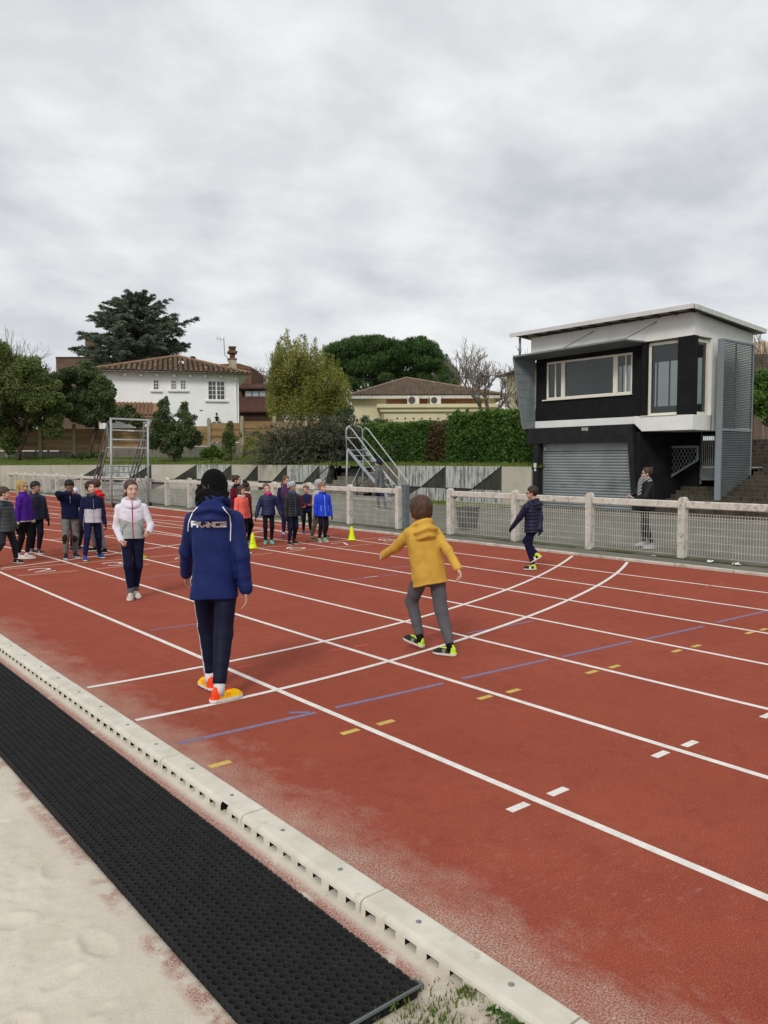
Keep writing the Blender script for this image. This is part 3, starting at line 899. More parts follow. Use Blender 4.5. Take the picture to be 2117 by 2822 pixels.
# stairs through the wall, six treads, black handrails
stp = empty('wall_stairs', (WX, 29.0, 0), 0, 'weathered concrete stairs cut through the retaining wall behind the movable aluminium stair', 'stairs')
for i in range(8):
    mb = MB(); mb.cbox(-.75 + i * .28, 0, max(-.1, i * .19 - .3), -.75 + (i + 1) * .28 + .3, 3.3, (i + 1) * .187, .012)
    mb.build('step', G_GREY, stp)
BLK = M('black_steel', s2l(30, 32, 36), s2l(44, 46, 50), scale=6, rough=0.5)
for nm, yy in (('handrail', 0.06), ('handrail', 3.24)):
    mb = MB()
    for h0 in (.95, .5):
        mb.beam((-.85, yy, h0), (1.5, yy, 1.55 + h0), .045, .03); mb.beam((1.5, yy, 1.55 + h0), (2.3, yy, 1.55 + h0), .045, .03)
    for x_ in (-.8, .35, 1.5): mb.beam((x_, yy, max(0, (x_ + .75) * .66 - .1)), (x_, yy, (x_ + .85) * .66 + .95), .04, .04)
    mb.build(nm, BLK, stp)

# grass bank rising behind the wall
GRASS = M('bank_grass', s2l(72, 88, 34), s2l(92, 104, 46), scale=0.8, detail=7, rough=1, bump=0.8, bscale=25, bdist=0.03, c3=s2l(84, 74, 50), s3=1.2, lo3=0.6, hi3=0.75, amt3=0.6, world=True)
pp = [np.array(p) for p in [(WX, 19.0)] + wall_pts]
rows = []
DZ = [(.0, ZT - .03), (.5, 1.53), (2.0, 1.60), (5.0, 1.82), (8.5, 2.08), (11, 2.2), (16, 2.25), (40, 2.3), (120, 2.4)]
dens = []
for a, b_ in zip(pp[:-1], pp[1:]):
    for t_ in np.linspace(0, 1, 4)[:-1]: dens.append(a + (b_ - a) * t_)
dens.append(pp[-1]); dens = np.array(dens)
tg = np.gradient(dens, axis=0); tg /= np.linalg.norm(tg, axis=1)[:, None]
nr = np.stack([tg[:, 1], -tg[:, 0]], 1)
V = []
for d_, z_ in DZ:
    q = dens + nr * d_
    V.append(np.column_stack([q, z_ + (0.05 if 0 < d_ < 20 else 0) * vnoise(q, .8, 33)]))
V = np.concatenate(V); m_ = len(dens)
i = (np.arange(len(DZ) - 1)[:, None] * m_ + np.arange(m_ - 1)[None]).ravel()
link('grass_bank', mesh_np('grass_bank', V, np.stack([i, i + m_, i + m_ + 1, i + 1], 1), [GRASS], smooth=True), kind='structure')
def bank_z(x, y):
    """height of the bank below a point"""
    p = np.array([x, y]); d2 = np.linalg.norm(dens - p, axis=1).min()
    return float(np.interp(d2, [a for a, _ in DZ], [c for _, c in DZ]))
# blades of grass along the edge of the bank and on the verge
def blades(name, P, h, mt_, n_seed=0, wid=.012):
    r = np.random.default_rng(n_seed); n = len(P)
    a = r.uniform(0, 6.28, n); hh = h * r.uniform(.5, 1.3, n); ln = r.uniform(.1, .7, n) * hh; la = r.uniform(0, 6.28, n)
    d = np.stack([np.cos(a), np.sin(a), 0 * a], 1) * (wid * r.uniform(.6, 1.4, n))[:, None]
    tip = P + np.stack([np.cos(la) * ln, np.sin(la) * ln, hh], 1)
    V = np.concatenate([P - d, P + d, tip]); i = np.arange(n)
    return mesh_np(name, V, np.stack([i, i + n, i + 2 * n], 1), [mt_], attr=r.random(n))
GBL = leafmat('grass_blade', [s2l(70, 92, 26), s2l(96, 116, 44), s2l(126, 128, 70)])
r = np.random.default_rng(5)
t_ = r.random(9000) * (len(dens) - 1); i0 = t_.astype(int); f_ = (t_ - i0)[:, None]
i1 = np.minimum(i0 + 1, len(dens) - 1)
B = dens[i0] * (1 - f_) + dens[i1] * f_; nn = nr[i0]
dd = r.random(9000) ** 1.6 * 9
B = B + nn * dd[:, None]
Z = np.interp(dd, [a for a, _ in DZ], [c for _, c in DZ])
link('bank_grass', blades('bank_grass', np.column_stack([B, Z - .02]), .13, GBL, 1, .03), kind='stuff')
B = np.column_stack([r.uniform(21.3, 22.75, 3000), r.uniform(19.5, 40, 3000), np.full(3000, 0.0)])
B = B[vnoise(B[:, :2], .9, 4) > -.1]
link('verge_grass', blades('verge_grass', B, .09, GBL, 2, .02), kind='stuff')

# ------------------------------------------------------------------ black and white stadium building
WHT = M('white_render', s2l(226, 227, 224), s2l(217, 218, 214), scale=2.0, rough=0.85, bump=0.25, bscale=60, bdist=0.004, c3=s2l(160, 160, 150), s3=1.4, lo3=0.6, hi3=0.8, amt3=0.35, st3=(1, 1, .35), world=True)
BLKR = M('black_render', (0.0075, 0.008, 0.0095), (0.012, 0.0125, 0.014), scale=3.0, rough=0.85, bump=0.2, bscale=80, bdist=0.003, c3=(0.035, 0.034, 0.033), s3=1.8, lo3=0.6, hi3=0.8, amt3=0.4, st3=(1, 1, .3), world=True)
GRYM = M('grey_metal_sheet', s2l(120, 126, 128), s2l(110, 116, 118), scale=2.5, rough=0.6, spec=0.3)
SHUT = M('grey_shutter_metal', s2l(150, 157, 158), s2l(134, 141, 142), scale=0.9, rough=0.45, metal=0.2, c3=s2l(88, 94, 98), s3=1.1, lo3=0.56, hi3=0.72, amt3=0.5, st3=(1, 1, 2.0), world=True)
FRM = M('cream_window_frame', s2l(226, 223, 210), s2l(216, 212, 198), scale=5, rough=0.5)
GLS = glass()
INT = M('grey_interior', s2l(176, 180, 180), rough=0.9)
bld = empty('stadium_building', (0, 0, 0), 0, 'black and white two storey stadium building with roller shutter and grey screen', 'building')
def part(mb, name, mats, parent=bld, smooth=False, kind=None): return mb.build(name, mats, parent, smooth, kind=kind)
XU, XB, XL = 23.2, 22.9, 22.9          # planes: upper face, corner box, lower frame
YL, YR = 19.42, 12.96                   # left and right ends
XK = 26.7                               # back
# upper walls
mb = MB()
mb.prism([(XB, YL, 5.5), (XB, YR, 5.56), (XB, YR, 6.27), (XB, YL, 6.23)], (.3, 0, 0))      # fascia wall above the canopy
mb.prism([(XU, YR + .02, 5.56), (XK, YR + .02, 5.6), (XK, YR + .02, 5.95), (XU, YR + .02, 6.25)], (0, .25, 0))
mb.prism([(24.0, YR, 2.66), (XK, YR, 2.66), (XK, YR, 5.6), (24.0, YR, 5.56)], (0, .25, 0))   # right side wall behind the screen
mb.prism([(XU + .02, YL, 3.2), (XK, YL, 3.2), (XK, YL, 5.95), (XU + .02, YL, 6.2)], (0, -.2, 0))
mb.box(XK - .2, YR + .25, 2.6, XK, 13.6, 5.9); mb.box(XK - .2, 18.4, 2.6, XK, YL - .2, 5.9); mb.box(XK - .2, 13.6, 2.6, XK, 18.4, 3.7); mb.box(XK - .2, 13.6, 5.35, XK, 18.4, 5.9)
for k_ in range(9): mb.box(XK - .14, 13.95 + k_ * .5, 3.7, XK - .1, 14.0 + k_ * .5, 5.35)
mb.cbox(XB, YR, 2.66, XB + .3, 14.75, 3.14, .008)                                           # corner box apron
mb.box(XB + .3, YR, 2.66, 24.05, YR + .25, 3.14)
mb.box(XB + .31, YR + .26, 2.66, XK - .2, 14.95, 2.86)                                     # floor above the recess
mb.prism([(XU - .02, 15.02, 2.92), (XU - .02, YL + .03, 2.92), (XU - .02, YL + .03, 3.17), (XU - .02, 15.02, 3.17)], (.2, 0, 0))  # white band
mb.prism([(XB + .02, 14.75, 2.68), (XB + .02, 15.02, 2.92), (XB + .02, 15.02, 3.17), (XB + .02, 14.75, 3.14)], (.28, 0, 0))
mb.box(24.03, YR - .001, 3.15, 24.06, YR + .35, 5.5)
part(mb, 'white_wall', WHT)
mb = MB()
yA, yB, zA, zB = 18.94, 15.32, 3.95, 5.31        # strip window opening
mb.box(XU, yA, 3.17, XU + .25, YL, 5.5); mb.box(XU, 14.62, 3.17, XU + .25, yB, 5.55)
mb.box(XU, yB, 3.17, XU + .25, yA, zA); mb.box(XU, yB, zB, XU + .25, yA, 5.5)
mb.prism([(XB - .003, 13.5, 3.145), (XB - .003, YR - .003, 3.135), (XB - .003, YR - .003, 5.565), (XB - .003, 13.5, 5.555)], (.25, 0, 0))   # corner pillar
mb.box(XB, 14.62, 3.18, XU - .001, 14.76, 5.55)
part(mb, 'black_wall', BLKR)
# floor slab, ceiling, back partition seen through the glass
mb = MB(); mb.box(XU + .26, YR + .26, 3.1, XK - .21, YL - .21, 3.16); mb.box(XU + .26, YR + .26, 5.58, XK - .21, YL - .21, 5.62)
part(mb, 'interior', INT)
# strip window: frame, mullions, panes, sill
wn = empty('strip_window', (0, 0, 0), 0, parent=bld)
mb = MB(); xf = XU + .03
t0 = .07
mb.box(xf, yB, zA, xf + .08, yB + t0, zB); mb.box(xf, yA - t0, zA, xf + .08, yA, zB)
mb.box(xf, yB + t0, zA, xf + .08, yA - t0, zA + t0); mb.box(xf, yB + t0, zB - t0, xf + .08, yA - t0, zB)
for y_, w_ in ((18.20, .16), (15.99, .17)): mb.box(xf - .005, y_ - w_ / 2, zA + t0, xf + .075, y_ + w_ / 2, zB - t0)
for y_, w_ in ((18.55, .045), (15.59, .045)): mb.box(xf + .005, y_ - w_ / 2, zA + t0, xf + .07, y_ + w_ / 2, zB - t0)
part(mb, 'window_frame', FRM, wn)
for y0, y1 in ((yB + t0, 15.565), (15.615, 15.9), (16.08, 18.12), (18.28, 18.525), (18.575, yA - t0)):
    mb = MB(); mb.box(xf + .04, y0, zA + t0, xf + .046, y1, zB - t0); part(mb, 'pane', GLS, wn)
mb = MB(); mb.box(XU - .07, yB - .02, zA - .045, XU + .1, yA + .13, zA - .004); part(mb, 'window_sill', FRM, wn)
# tall corner windows
cw = empty('corner_window', (0, 0, 0), 0, parent=bld)
mb = MB(); xf = XB + .17
y0, y1, z0, z1 = 13.5, 14.62, 3.15, 5.5
mb.box(xf, y1 - .09, z0, xf + .07, y1, z1); mb.box(xf, y0, z0, xf + .07, y0 + .02, z1); mb.box(xf, y0 + .02, z0, xf + .07, y1 - .09, z0 + .09); mb.box(xf, y0 + .02, z1 - .09, xf + .07, y1 - .09, z1)
part(mb, 'window_frame', FRM, cw)
mb = MB(); mb.box(xf + .03, y0 + .02, z0 + .09, xf + .036, y1 - .09, z1 - .09); part(mb, 'pane', GLS, cw)
mb = MB(); mb.box(XB - .03, y0 - .01, 3.142, xf, y1 + .16, 3.165); part(mb, 'window_sill', FRM, cw)
sw = empty('side_window', (0, 0, 0), 0, parent=bld)
mb = MB(); yf = YR + .12; x0, x1 = XB + .25, 23.98
mb.box(x1 - .09, yf, z0, x1, yf + .07, z1); mb.box(x0, yf, z0, x1 - .09, yf + .07, z0 + .09); mb.box(x0, yf, z1 - .09, x1 - .09, yf + .07, z1)
part(mb, 'window_frame', FRM, sw)
mb = MB(); mb.box(x0, yf + .03, z0 + .09, x1 - .09, yf + .036, z1 - .09); part(mb, 'pane', GLS, sw)
# roof slab with fascia, gutter and rafters under the eaves
mb = MB()
zr = lambda x_: 6.40 - (x_ - 22.4) * .066
mb.prism([(22.4, 19.98, zr(22.4)), (26.95, 19.98, zr(26.95)), (26.95, 19.98, zr(26.95) - .05), (22.4, 19.98, zr(22.4) - .05)], (0, -7.28, 0))
part(mb, 'roof', M('grey_roof_sheet', s2l(150, 152, 150), rough=.6), bld)
for k in range(5):
    mb = MB(); a = 20.0 - k * 1.461
    mb.prism([(22.36, a, zr(22.4) - .12), (22.4, a, zr(22.4) - .12), (22.4, a, zr(22.4) + .015), (22.36, a, zr(22.4) + .015)], (0, -1.455, 0))
    part(mb, 'fascia_panel', M('pale_fascia', s2l(206, 205, 204), s2l(196, 195, 194), scale=2, rough=.5))
mb = MB(); mb.prism([(22.42, 12.69, zr(22.4) - .14), (26.95, 12.69, zr(26.95) - .14), (26.95, 12.69, zr(26.95) + .0), (22.42, 12.69, zr(22.4) + .0)], (0, -.04, 0))
mb.prism([(26.95, 12.69, zr(26.95) - .14), (26.95, 20.0, zr(26.95) - .14), (26.95, 20.0, zr(26.95)), (26.95, 12.69, zr(26.95))], (.03, 0, 0))
part(mb, 'side_fascia', grime_mat('stained_fascia', s2l(196, 200, 194), s2l(132, 138, 126), s2l(206, 208, 204), s=2.5, amount=.5))
for k in range(12):
    mb = MB(); a = 19.6 - k * .6
    mb.prism([(22.44, a, zr(22.4) - .12), (22.9, a, zr(22.9) - .13), (22.9, a, zr(22.9) - .055), (22.44, a, zr(22.4) - .055)], (0, -.06, 0))
    part(mb, 'rafter_end', M('brown_rafter', s2l(92, 78, 66)))
mb = MB(); mb.tube([(22.62, 19.72, 5.5), (22.62, 19.72, 6.25)], .045, 10); part(mb, 'roof_strut', STEEL, smooth=True)
# metal canopy over the window, tie rods, tapering mesh fin at its left end
mb = MB()
mb.prism([(22.25, 19.66, 5.50), (22.25, 14.95, 5.57), (XB + .0, 14.62, 5.52), (XB + .32, 14.62, 5.50), (XB + .32, 19.5, 5.44)], (0, 0, .045))
mb.prism([(22.22, 19.70, 5.50), (22.25, 19.66, 5.50), (22.25, 14.95, 5.575), (22.22, 14.94, 5.575)], (0, 0, .06))
part(mb, 'canopy', GRYM)
for y_ in (17.6, 15.2):
    mb = MB(); mb.tube([(22.4, y_, 5.6), (22.62, y_ - .55, 5.88), (22.9, y_ - .95, 6.14)], .011, 6); part(mb, 'tie_rod', BLK)
FINM = M('grey_mesh_sheet', s2l(128, 136, 140), s2l(112, 120, 124), scale=3, rough=.5, metal=.2)
mb = MB()
pa, pb, pc, pd = (22.28, 19.74, 5.5), (XU - .04, 19.48, 5.44), (XU - .04, 19.46, 2.93), (22.62, 19.56, 2.9)
mb.prism([pa, pb, pc, pd], (0, .012, 0)); part(mb, 'mesh_fin', FINM)
mb = MB()
for a, b_ in ((pa, pb), (pb, pc), (pc, pd), (pd, pa)): mb.beam(np.array(a) + (0, -.01, 0), np.array(b_) + (0, -.01, 0), .05, .05)
for k in range(1, 9):
    f_ = k / 9; a = np.array(pa) * (1 - f_) + np.array(pd) * f_; b_ = np.array(pb) * (1 - f_) + np.array(pc) * f_
    mb.beam(a + (0, -.012, 0), b_ + (0, -.012, 0), .012, .012)
part(mb, 'fin_frame', GRYM)
# black frame round the roller shutter
mb = MB()
LFM = M('worn_black_frame', (0.013, 0.0135, 0.015), (0.022, 0.022, 0.023), scale=2.5, rough=.8, c3=(.10, .10, .095), s3=2.2, lo3=.66, hi3=.75, amt3=.6, st3=(1, 1, .25), world=True)
mb.prism([(XL, 19.66, 2.88), (XL, 15.1, 2.91), (XL, 15.26, 2.34), (XL, 19.6, 2.34)], (.5, 0, 0))
mb.prism([(XL, 15.1, 2.91), (XL, 14.86, -.1), (XL, 15.02, -.1), (XL, 15.26, 2.34)], (.9, 0, 0))
mb.prism([(XL + .02, 19.3, 2.34), (XL + .02, 19.07, 2.34), (XL + .02, 19.07, -.1), (XL + .02, 19.3, -.1)], (.5, 0, 0))
mb.prism([(XL + .04, 19.66, 2.9), (XU, 19.5, 2.92), (XU, 15.05, 2.92), (XL + .04, 15.1, 2.92)], (0, 0, -.03))
part(mb, 'shutter_frame', LFM)
mb = MB()
r = np.random.default_rng(4)
for k in range(9):
    a = 16.83 + k * .032; mb.prism([(XL - .002, a, 2.86), (XL - .002, a + .032, 2.86), (XL - .002, a + .032, 2.72 + .05 * r.random()), (XL - .002, a, 2.72 + .05 * r.random())], (.05, 0, 0))
part(mb, 'bare_patch', M('bare_concrete', s2l(150, 150, 142), rough=.9))
sh = empty('roller_shutter', (0, 0, 0), 0, parent=bld)
XS = XL + .36
mb = MB(); mb.box(XS - .06, 15.3, 2.06, XS + .2, 19.06, 2.345); part(mb, 'shutter_box', SHUT, sh)
nsl = 20; hs = 2.03 / nsl
for k in range(nsl):
    z_ = .02 + k * hs
    yR = 15.28 + (2.3 - z_) * -.105 + .0
    yR = 15.02 + (z_ / 2.34) * .24
    mb = MB()
    pr = [(XS + .02, z_), (XS - .012, z_ + hs * .18), (XS - .02, z_ + hs * .5), (XS - .012, z_ + hs * .82), (XS + .02, z_ + hs * .97)]
    mb.prism([(a, yR, c) for a, c in pr] + [(XS + .04, yR, z_ + hs * .97), (XS + .04, yR, z_)], (0, 19.03 - yR, 0))
    part(mb, 'shutter_slat', SHUT, sh)
mb = MB(); mb.box(XS - .04, 19.03, -.02, XS + .05, 19.07, 2.06); part(mb, 'guide_rail', GRYM, sh)
mb = MB(); mb.box(XL - .03, 19.12, 1.45, XL + .02, 19.22, 1.62); mb.box(XL - .02, 19.14, 1.32, XL + .02, 19.2, 1.42); part(mb, 'key_switch', M('white_plastic', s2l(206, 208, 206), rough=.4))
mb = MB(); mb.box(XS - .09, 18.9, 2.1, XS - .06, 18.98, 2.2); part(mb, 'shutter_lock', M('white_plastic', s2l(206, 208, 206)), sh)
# lower storey: black walls round the entrance recess
mb = MB()
mb.box(23.5, 15.0, -.1, 23.8, 15.3, 2.7)
mb.box(24.95, 13.9, -.1, 25.1, 15.0, 2.66); mb.box(XK - .25, YR, -.1, XK - .05, 13.9, 2.655); mb.box(25.16, YR + .02, 2.52, 25.3, 14.4, 2.655)
mb.box(23.6, 15.32, -.1, XK, 19.3, 2.9)
mb.prism([(23.0, 14.86, -.1), (25.1, 14.4, -.1), (25.1, 14.4, 2.66), (23.0, 14.86, 2.66)], (0, .15, 0))
part(mb, 'recess_wall', BLKR)
# triangular wire grille in the recess
tg_ = empty('triangle_grille', (0, 0, 0), 0, parent=bld)
A, B_, C_ = np.array([24.45, 14.98, 2.16]), np.array([24.45, 13.62, 2.16]), np.array([24.45, 14.80, 1.02])
D_ = np.array([24.45, 13.62, 1.72])
mb = MB()
for p, q in ((A, B_), (B_, D_), (D_, C_), (C_, A)): mb.beam(p, q, .06, .06, (1, 0, 0))
part(mb, 'grille_frame', GRYM, tg_)
mb = MB()
poly = [A[1:], B_[1:], D_[1:], C_[1:]]
def clip_line(p, d):
    ts = []
    for i_ in range(4):
        a, b_ = poly[i_], poly[(i_ + 1) % 4]; e_ = b_ - a
        den = d[0] * e_[1] - d[1] * e_[0]
        if abs(den) < 1e-9: continue
        t_ = ((a[0] - p[0]) * e_[1] - (a[1] - p[1]) * e_[0]) / den; s_ = ((a[0] - p[0]) * d[1] - (a[1] - p[1]) * d[0]) / den
        if 0 <= s_ <= 1: ts.append(t_)
    return (min(ts), max(ts)) if len(ts) >= 2 else None
for sg in (1, -1):
    for k in range(-20, 30):
        p = np.array([13.4 + k * .125, 1.0]); d = np.array([.55 * sg, 1.0])
        c_ = clip_line(p, d)
        if c_ and c_[1] - c_[0] > .03:
            a, b_ = p + d * c_[0], p + d * c_[1]
            mb.tube([(24.45, *a), (24.45, *b_)], .009, 4, cap=False)
part(mb, 'grille_wire', GRYM, tg_)
# barred gate at the back of the recess
bg_ = empty('barred_gate', (0, 0, 0), 0, parent=bld)
mb = MB(); mb.beam((25.15, 13.9, 2.53), (25.15, 12.6, 2.53), .05, .05); mb.beam((25.15, 13.9, 1.07), (25.15, 12.6, 1.07), .06, .06); mb.beam((25.15, 13.9, .9), (25.15, 13.9, 2.66), .06, .06)
part(mb, 'gate_frame', GRYM, bg_)
for k in range(18):
    mb = MB(); y_ = 13.84 - k * .07; mb.beam((25.15, y_, 1.09), (25.15, y_, 2.5), .018, .03); part(mb, 'bar', M('pale_bar_paint', s2l(170, 176, 176), rough=.5), bg_)
# tall louvred metal screen on the right
scn = empty('metal_screen', (0, 0, 0), 0, parent=bld)
YS = 12.5; X0, X1 = 23.8, 25.82
zb = lambda x_: .30 + (x_ - X0) * .36
mb = MB()
mb.prism([(X0, YS, zb(X0) - .3), (X0 + .07, YS, zb(X0) - .3), (X0 + .07, YS, 5.49), (X0, YS, 5.49)], (0, .18, 0))
mb.prism([(X1 - .04, YS, zb(X1)), (X1, YS, zb(X1)), (X1, YS, 5.49), (X1 - .04, YS, 5.49)], (0, .08, 0))
mb.box(X0 + .07, YS, 5.44, X1 - .04, YS + .06, 5.49); mb.box(X0 + .07, YS, 2.64, X1 - .04, YS + .06, 2.71)
mb.prism([(X0 + .07, YS, zb(X0)), (X1, YS, zb(X1)), (X1, YS, zb(X1) + .06), (X0 + .07, YS, zb(X0) + .06)], (0, .06, 0))
mb.beam(((X0 + X1) / 2, YS + .1, .8), ((X0 + X1) / 2, YS + .1, 5.44), .03, .04, (0, 1, 0))
part(mb, 'screen_frame', M('blue_grey_frame', s2l(126, 134, 140), rough=.6, spec=.25), scn)
LOUV = M('louvre_metal', s2l(98, 103, 103), s2l(88, 93, 93), scale=3, rough=.65, spec=.2)
z_ = .36
while z_ < 5.43:
    xa = X0 + .07; xb = X1 - .04
    if z_ < zb(xb) + .06: xb = X0 + (z_ - .06 - .30) / .36
    if not (2.6 < z_ < 2.71) and xb - xa > .05:
        mb = MB(); mb.prism([(xa, YS + .012, z_), (xb, YS + .012, z_), (xb, YS + .05, z_ + .046), (xa, YS + .05, z_ + .046)], (0, .004, .004)); part(mb, 'louvre', LOUV, scn)
    z_ += .054
# grandstand steps to the right of the building, side wall
std = empty('grandstand_steps', (0, 0, 0), 0, 'dark weathered concrete steps rising at the right edge behind the fence', 'stairs')
STP = grime_mat('dark_step_concrete', s2l(70, 65, 56), s2l(28, 26, 22), s2l(84, 79, 69), s=1.4, amount=.8)
for k in range(20):
    x0 = 22.75 + .31 * k; zt = .08 + .125 * k
    ye = 14.3 if x0 < 24.9 else (12.45 if x0 < 26.9 else 16)
    mb = MB(); mb.cbox(x0, -14, zt - .35, x0 + .62, ye, zt, .012)
    part(mb, 'step', STP, std)
sw_ = empty('stair_side_wall', (0, 0, 0), 0, 'mottled white wall sloping up beside the top of the grandstand steps', 'wall')
mb = MB(); mb.prism([(27.6, 11.2, 2.0), (30.5, 9.3, 2.4), (34, 7.0, 2.6), (34, 7.0, 4.1), (30.5, 9.3, 3.62), (28.6, 10.55, 3.05), (27.6, 11.2, 2.55)], (.2, .25, 0))
part(mb, 'wall_body', G_WORN, sw_)
V, F = grid_mesh(np.linspace(28.7, 120, 12), np.linspace(-40, 20, 12), lambda P: np.full(len(P), 2.35))
link('upper_terrace', mesh_np('upper_terrace', V, F, [GRASS]), kind='structure')
# ------------------------------------------------------------------ houses behind the bank
def on_plane(sx, sy, o, n):
    v = ray(sx, sy); c = np.array([0, 0, EYE])
    return c + v * (((o - c) @ n) / (v @ n))
class House:
    """local frame: x along the front (left to right in the picture), y away from the viewer"""
    def __init__(s, sl, dl, sr, dr, z0):
        a = at_depth(sl, 1200, dl); b = at_depth(sr, 1200, dr); a[2] = b[2] = z0
        s.o = a; s.W = np.linalg.norm(b - a); s.ux = (b - a) / s.W; s.uy = np.array([-s.ux[1], s.ux[0], 0]); s.rz = math.atan2(s.ux[1], s.ux[0])
    def loc(s, sx, sy, y=0.0):
        p = on_plane(sx, sy, s.o + s.uy * y, s.uy) - s.o
        return p @ s.ux, p[2]
    def rect(s, sx0, sy0, sx1, sy1, y=0.0):
        x0, z1 = s.loc(sx0, sy0, y); x1, z0 = s.loc(sx1, sy1, y)
        return x0, z0, x1, z1
TILE = [M('roof_tile_%d' % k, c, tuple(v * .7 for v in c), scale=2.2, rough=.9, bump=.3, bscale=20, c3=s2l(70, 62, 50), s3=3.0, lo3=.56, hi3=.7, amt3=.55)
        for k, c in enumerate((s2l(146, 124, 100), s2l(128, 108, 90), s2l(164, 144, 120), s2l(116, 103, 90)))]
TILEO = M('orange_tile', s2l(158, 124, 98), s2l(130, 100, 80), scale=2, rough=.9)
DARKW = M('dark_window_glass', (0.03, 0.033, 0.037), rough=.08, spec=.7)
HWH = M('white_house_paint', s2l(242, 243, 242), s2l(234, 236, 234), scale=.7, rough=.85, bump=.4, bscale=16, bdist=.012, c3=s2l(216, 217, 212), s3=.7, lo3=.6, hi3=.8, amt3=.3, st3=(1, 1, .4))
HTR = M('white_trim', s2l(226, 226, 222), rough=.6)
GUT = M('grey_gutter', s2l(92, 88, 82), rough=.5)

# --- white house with hipped tile roof
H = House(275, 62.6, 660, 65.4, 2.1)
hs_ = empty('white_house', H.o, H.rz, 'white rendered house with brown pantile roof and brick topped chimney', 'house')
W = H.W; zE = H.loc(470, 1027)[1]; D = 12.0
xa, _ = H.loc(489, 983, 6.0); zA_ = H.loc(489, 984, 6.0)[1]
mb = MB(); mb.box(0, 0, -.5, W, D, zE - .02); mb.build('wall', HWH, hs_)
OV = .62
ex0, ex1, ey = -OV - .1, W + OV + .25, -OV
mb = MB(); mb.prism([(ex0, ey, zE - .1), (ex1, ey, zE - .1), (ex1, D + OV, zE - .1), (ex0, D + OV, zE - .1)], (0, 0, .07)); mb.build('soffit', HTR, hs_)
mb = MB()
rb_ = D - 6.0
mb.add([(ex0, ey, zE), (ex1, ey, zE), (ex1, D + OV, zE), (ex0, D + OV, zE), (xa, 6.0, zA_), (xa, rb_ + .5, zA_)], [(0, 1, 4), (1, 2, 5, 4), (2, 3, 5), (3, 0, 4, 5), (0, 3, 2, 1)])
rf = mb.build('roof', M('shaded_tile_bed', s2l(62, 48, 40), s2l(50, 40, 34), scale=2, rough=.95), hs_)
# canal tiles on the front slope, one by one, rows lapping down the slope
sl = np.array([0, 6.0 - ey, zA_ - zE]); SL = np.linalg.norm(sl); sl /= SL
nrm = np.cross((1, 0, 0), sl)
def tile_mesh(L, w_, n=6):
    V = []
    for (y, k, up) in ((0, 1.0, .05), (L, .84, .012)):
        for t_ in range(n + 1):
            a = math.pi * t_ / n
            V.append((-math.cos(a) * w_ / 2 * k, y, up + math.sin(a) * w_ * .42 * k))
        for t_ in range(n, -1, -1):
            a = math.pi * t_ / n
            V.append((-math.cos(a) * w_ / 2 * k * .84, y, up - .012 + math.sin(a) * w_ * .42 * k * .84))
    m_ = 2 * (n + 1)
    F = [(i, (i + 1) % m_, m_ + (i + 1) % m_, m_ + i) for i in range(m_)] + [tuple(range(m_))[::-1]]
    return V, F
NC = 31; cw_ = (ex1 - ex0) / NC; TL = .40
tms = []
for k in range(4):
    mb = MB(); mb.add(*tile_mesh(TL * 1.18, cw_ * .66)); tms.append(mb.mesh('roof_tile', TILE[k]))
Rm = Matrix(((1, sl[0], nrm[0]), (0, sl[1], nrm[1]), (0, sl[2], nrm[2]))).to_euler()
cells = []
for c in range(NC):
    x = ex0 + (c + .5) * cw_
    lim = SL * ((x - ex0) / (xa - ex0) if x < xa else (ex1 - x) / (ex1 - xa))
    for r_ in range(int(lim / TL) + 1):
        if r_ * TL < lim - .1: cells.append((x, r_ * TL))
cells.sort(key=lambda q: q[1])
rr = random.Random(3)
for n_, (x, t_) in enumerate(cells):
    p = np.array([x, ey - .06, zE]) + sl * t_
    if n_ < 300:
        link('roof_tile', tms[rr.choice((0, 0, 1, 1, 2, 3))], rf, p + (rr.uniform(-.015, .015), 0, rr.uniform(0, .012)), (Rm.x, Rm.y, Rm.z + rr.uniform(-.015, .015)))
mb = MB()
for (x, t_) in cells[300:]:
    V, F = tile_mesh(TL * 1.18, cw_ * .66)
    mb.add([np.array([x, ey - .06, zE]) + sl * t_ + np.array([1, 0, 0]) * v[0] + sl * v[1] + nrm * v[2] for v in V], F, rr.choice((0, 0, 1, 2, 3)))
mb.build('roof_tiles', TILE, hs_, kind='stuff')
mb = MB()
for a, b_ in (((ex0, ey, zE + .05), (xa, 6.0, zA_ + .08)), ((ex1, ey, zE + .05), (xa, 6.0, zA_ + .08))):
    a = np.array(a); b_ = np.array(b_)
    for k in range(26):
        f0 = k / 26; f1 = (k + 1.15) / 26
        mb.tube([a + (b_ - a) * f0, a + (b_ - a) * f1], [.15, .12], 8)
mb.build('hip_tiles', TILEO, hs_, True)
mb = MB(); x0, z0, x1, z1 = H.rect(492, 996, 514, 1001, 3.4)
mb.prism([(x0, 3.0, z0 - .25), (x1, 3.0, z0 - .25), (x1, 3.5, z0 + .05), (x0, 3.5, z0 + .05)], (0, -.06, .12)); mb.build('skylight', M('pale_skylight', s2l(206, 208, 206), rough=.3), hs_)
mb = MB(); mb.tube([(ex0, ey - .08, zE - .05), (ex1, ey - .08, zE - .05)], .075, 8); mb.build('gutter', GUT, hs_, True)
for sx_ in (345, 389, 433.5, 480, 524.5, 565.5, 608):
    x, z_ = H.loc(sx_, 1037); mb = MB(); mb.cbox(x - .11, -.5, zE - .36, x + .11, -.002, zE - .11, .02); mb.build('corbel', HTR, hs_)
for x in (.12, W - .2):
    mb = MB(); mb.tube([(x, -.5, zE - .1), (x, -.08, zE - .45), (x, -.08, 0)], .05, 8); mb.build('downpipe', HTR, hs_, True)
